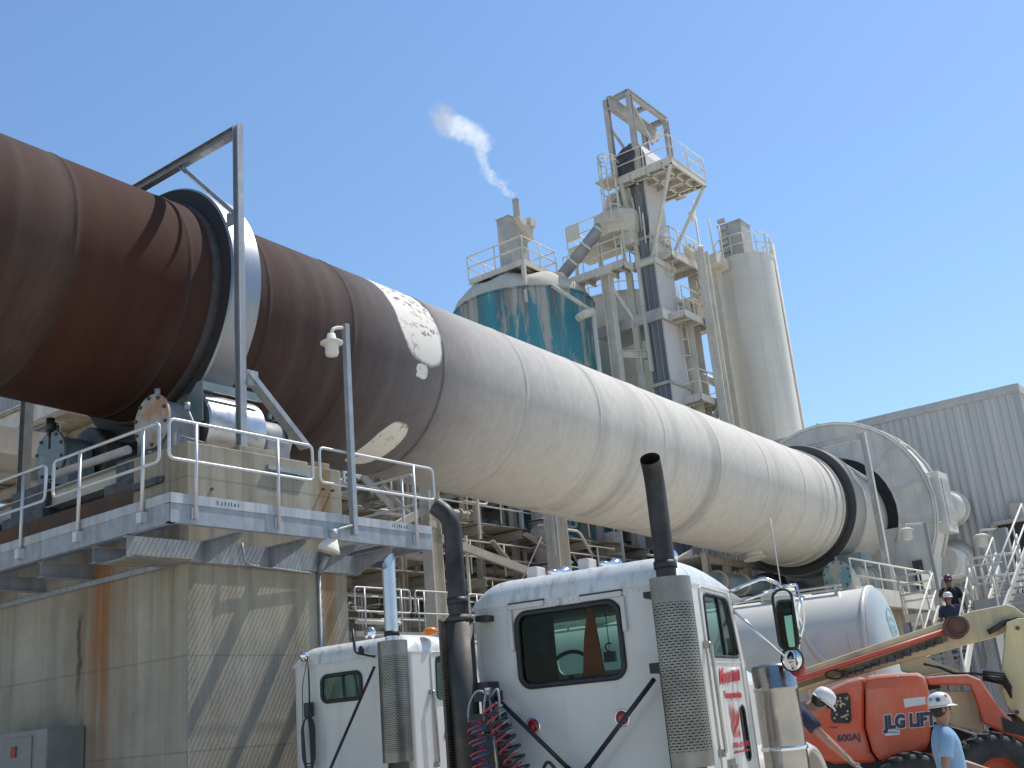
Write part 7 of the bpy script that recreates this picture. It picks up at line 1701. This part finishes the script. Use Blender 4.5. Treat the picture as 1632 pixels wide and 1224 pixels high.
# two men coming down the stair
face_cam = lambda p: math.atan2(-p.y, -p.x)
for (px, py, D, lab, sh, ht, kw, glv) in ((1511, 926, 32.2, 'upper man on the stair, black shirt and dark hard hat, hand raised to his face', DNAVY, HATD, dict(elR=(.16,-.27,1.20), wrR=(.20,-.08,1.50), hdR=(-.15,.35,.9), plR=(0,.3,-.2), elL=(-.02,.28,1.12), wrL=(.06,.30,.88), knL=(.16,.11,.56), anL=(.10,.12,.20)), False),
                                     (1511, 954, 31.0, 'lower man on the stair, navy t-shirt and white hard hat', NAVY, HAT, dict(elR=(-.03,-.27,1.12), wrR=(.04,-.27,.87), knR=(.14,-.11,.56), anR=(.10,-.12,.18)), False)):
    p = at(px, py, D=D); person(lab, (p.x, p.y, p.z-1.655), face_cam(p)+R(8), stand(**kw), sh, ht, SKIN2, glasses=True)
# ------------------------------------------------------------------ groups of look-alike things
GR = {'truck': 'white road tractors', 'tank': 'dust covered storage tanks', 'bin': 'round bins under the kiln', 'lamp': 'lamps round the walkways', 'roller': 'support rollers under the kiln tyres',
      'pier': 'concrete piers carrying the kiln', 'stairs': 'steel stairs', 'person': 'workers in hard hats', 'pipe': 'pipes of the plant', 'fan': 'fan casings on the decks', 'rotary valve': 'rotary valves on the decks',
      'steel frame': 'portal frames over the kiln tyres', 'duct': 'round ducts', 'steel structure': 'dusty steel structures under the kiln', 'landing': 'railed landings by the hood', 'walkway': 'walkways round the piers', 'gallery': 'conveyor galleries', 'building': 'plant buildings'}
for o in list(C.objects):
    if o.parent is None and 'category' in o and o['category'] in GR and sum(1 for x in C.objects if x.parent is None and x.get('category') == o['category']) > 1:
        o['group'] = GR[o['category']]
# ------------------------------------------------------------------ one object per loose piece for countable parts
def explode(o):
    me = o.data; n = len(me.vertices); par = list(range(n))
    def find(i):
        while par[i] != i: par[i] = par[par[i]]; i = par[i]
        return i
    for e_ in me.edges:
        a, b_ = find(e_.vertices[0]), find(e_.vertices[1])
        if a != b_: par[a] = b_
    grp = {}
    for p in me.polygons: grp.setdefault(find(p.vertices[0]), []).append(p)
    if len(grp) < 2: return
    gl_ = list(grp.values()); base = o.name.split('.')[0]
    for i, polys in enumerate(gl_):
        ids = sorted({v for p in polys for v in p.vertices}); ix = {v: k for k, v in enumerate(ids)}
        nm = bpy.data.meshes.new(base); nm.from_pydata([me.vertices[v].co[:] for v in ids], [], [[ix[v] for v in p.vertices] for p in polys])
        nm.polygons.foreach_set('use_smooth', [p.use_smooth for p in polys]); nm.materials.append(me.materials[0])
        if i == 0: o.data = nm
        else:
            c = o.copy(); c.data = nm; c.name = base; C.objects.link(c)
for o in list(C.objects):
    if o.type == 'MESH' and o.name.split('.')[0] in ('bolt', 'anchor_bolt', 'flange', 'pin', 'band', 'post', 'column', 'platform_leg', 'support_leg', 'strut', 'clamp_band', 'hydraulic_hose', 'air_line', 'stiffener', 'support_post', 'leg', 'trestle', 'oil_cup', 'stringer', 'clamp', 'ear_defender', 'hand_wheel', 'blank_decal') and o.parent is not None and o.name.split('.')[0] not in ('post_',):
        explode(o)
# ------------------------------------------------------------------ light and render settings
SUN_U, SUN_E = R(SUNU), R(SUNE)       # degrees clockwise from +X, elevation
S = Vector((math.cos(SUN_U)*math.cos(SUN_E), -math.sin(SUN_U)*math.cos(SUN_E), math.sin(SUN_E)))
ld = bpy.data.lights.new('sun', 'SUN'); ld.energy = 3.2; ld.angle = R(.53); ld.color = (1, .955, .88)
lo = bpy.data.objects.new('sun', ld); C.objects.link(lo); lo.location = (0, 0, 60)
lo.rotation_euler = S.to_track_quat('Z', 'Y').to_euler()
w = bpy.data.worlds.new('World'); scene.world = w; w.use_nodes = True
nt = w.node_tree; bg = nt.nodes['Background']
sky = nt.nodes.new('ShaderNodeTexSky'); sky.sky_type = 'NISHITA'; sky.sun_disc = False
sky.sun_elevation = SUN_E; sky.sun_rotation = math.atan2(S.x, S.y)
sky.air_density = 1.5; sky.dust_density = .4; sky.ozone_density = 8; sky.altitude = 100
L(nt, sky.outputs[0], bg.inputs[0]); bg.inputs[1].default_value = SKY
vs = scene.view_settings; vs.view_transform = 'Standard'; vs.look = 'None'; vs.gamma = 1; vs.use_curve_mapping = False
vs.exposure = EXPO
scene.cycles.volume_bounces = 4; scene.cycles.max_bounces = 8; scene.cycles.diffuse_bounces = 4; scene.cycles.transparent_max_bounces = 12
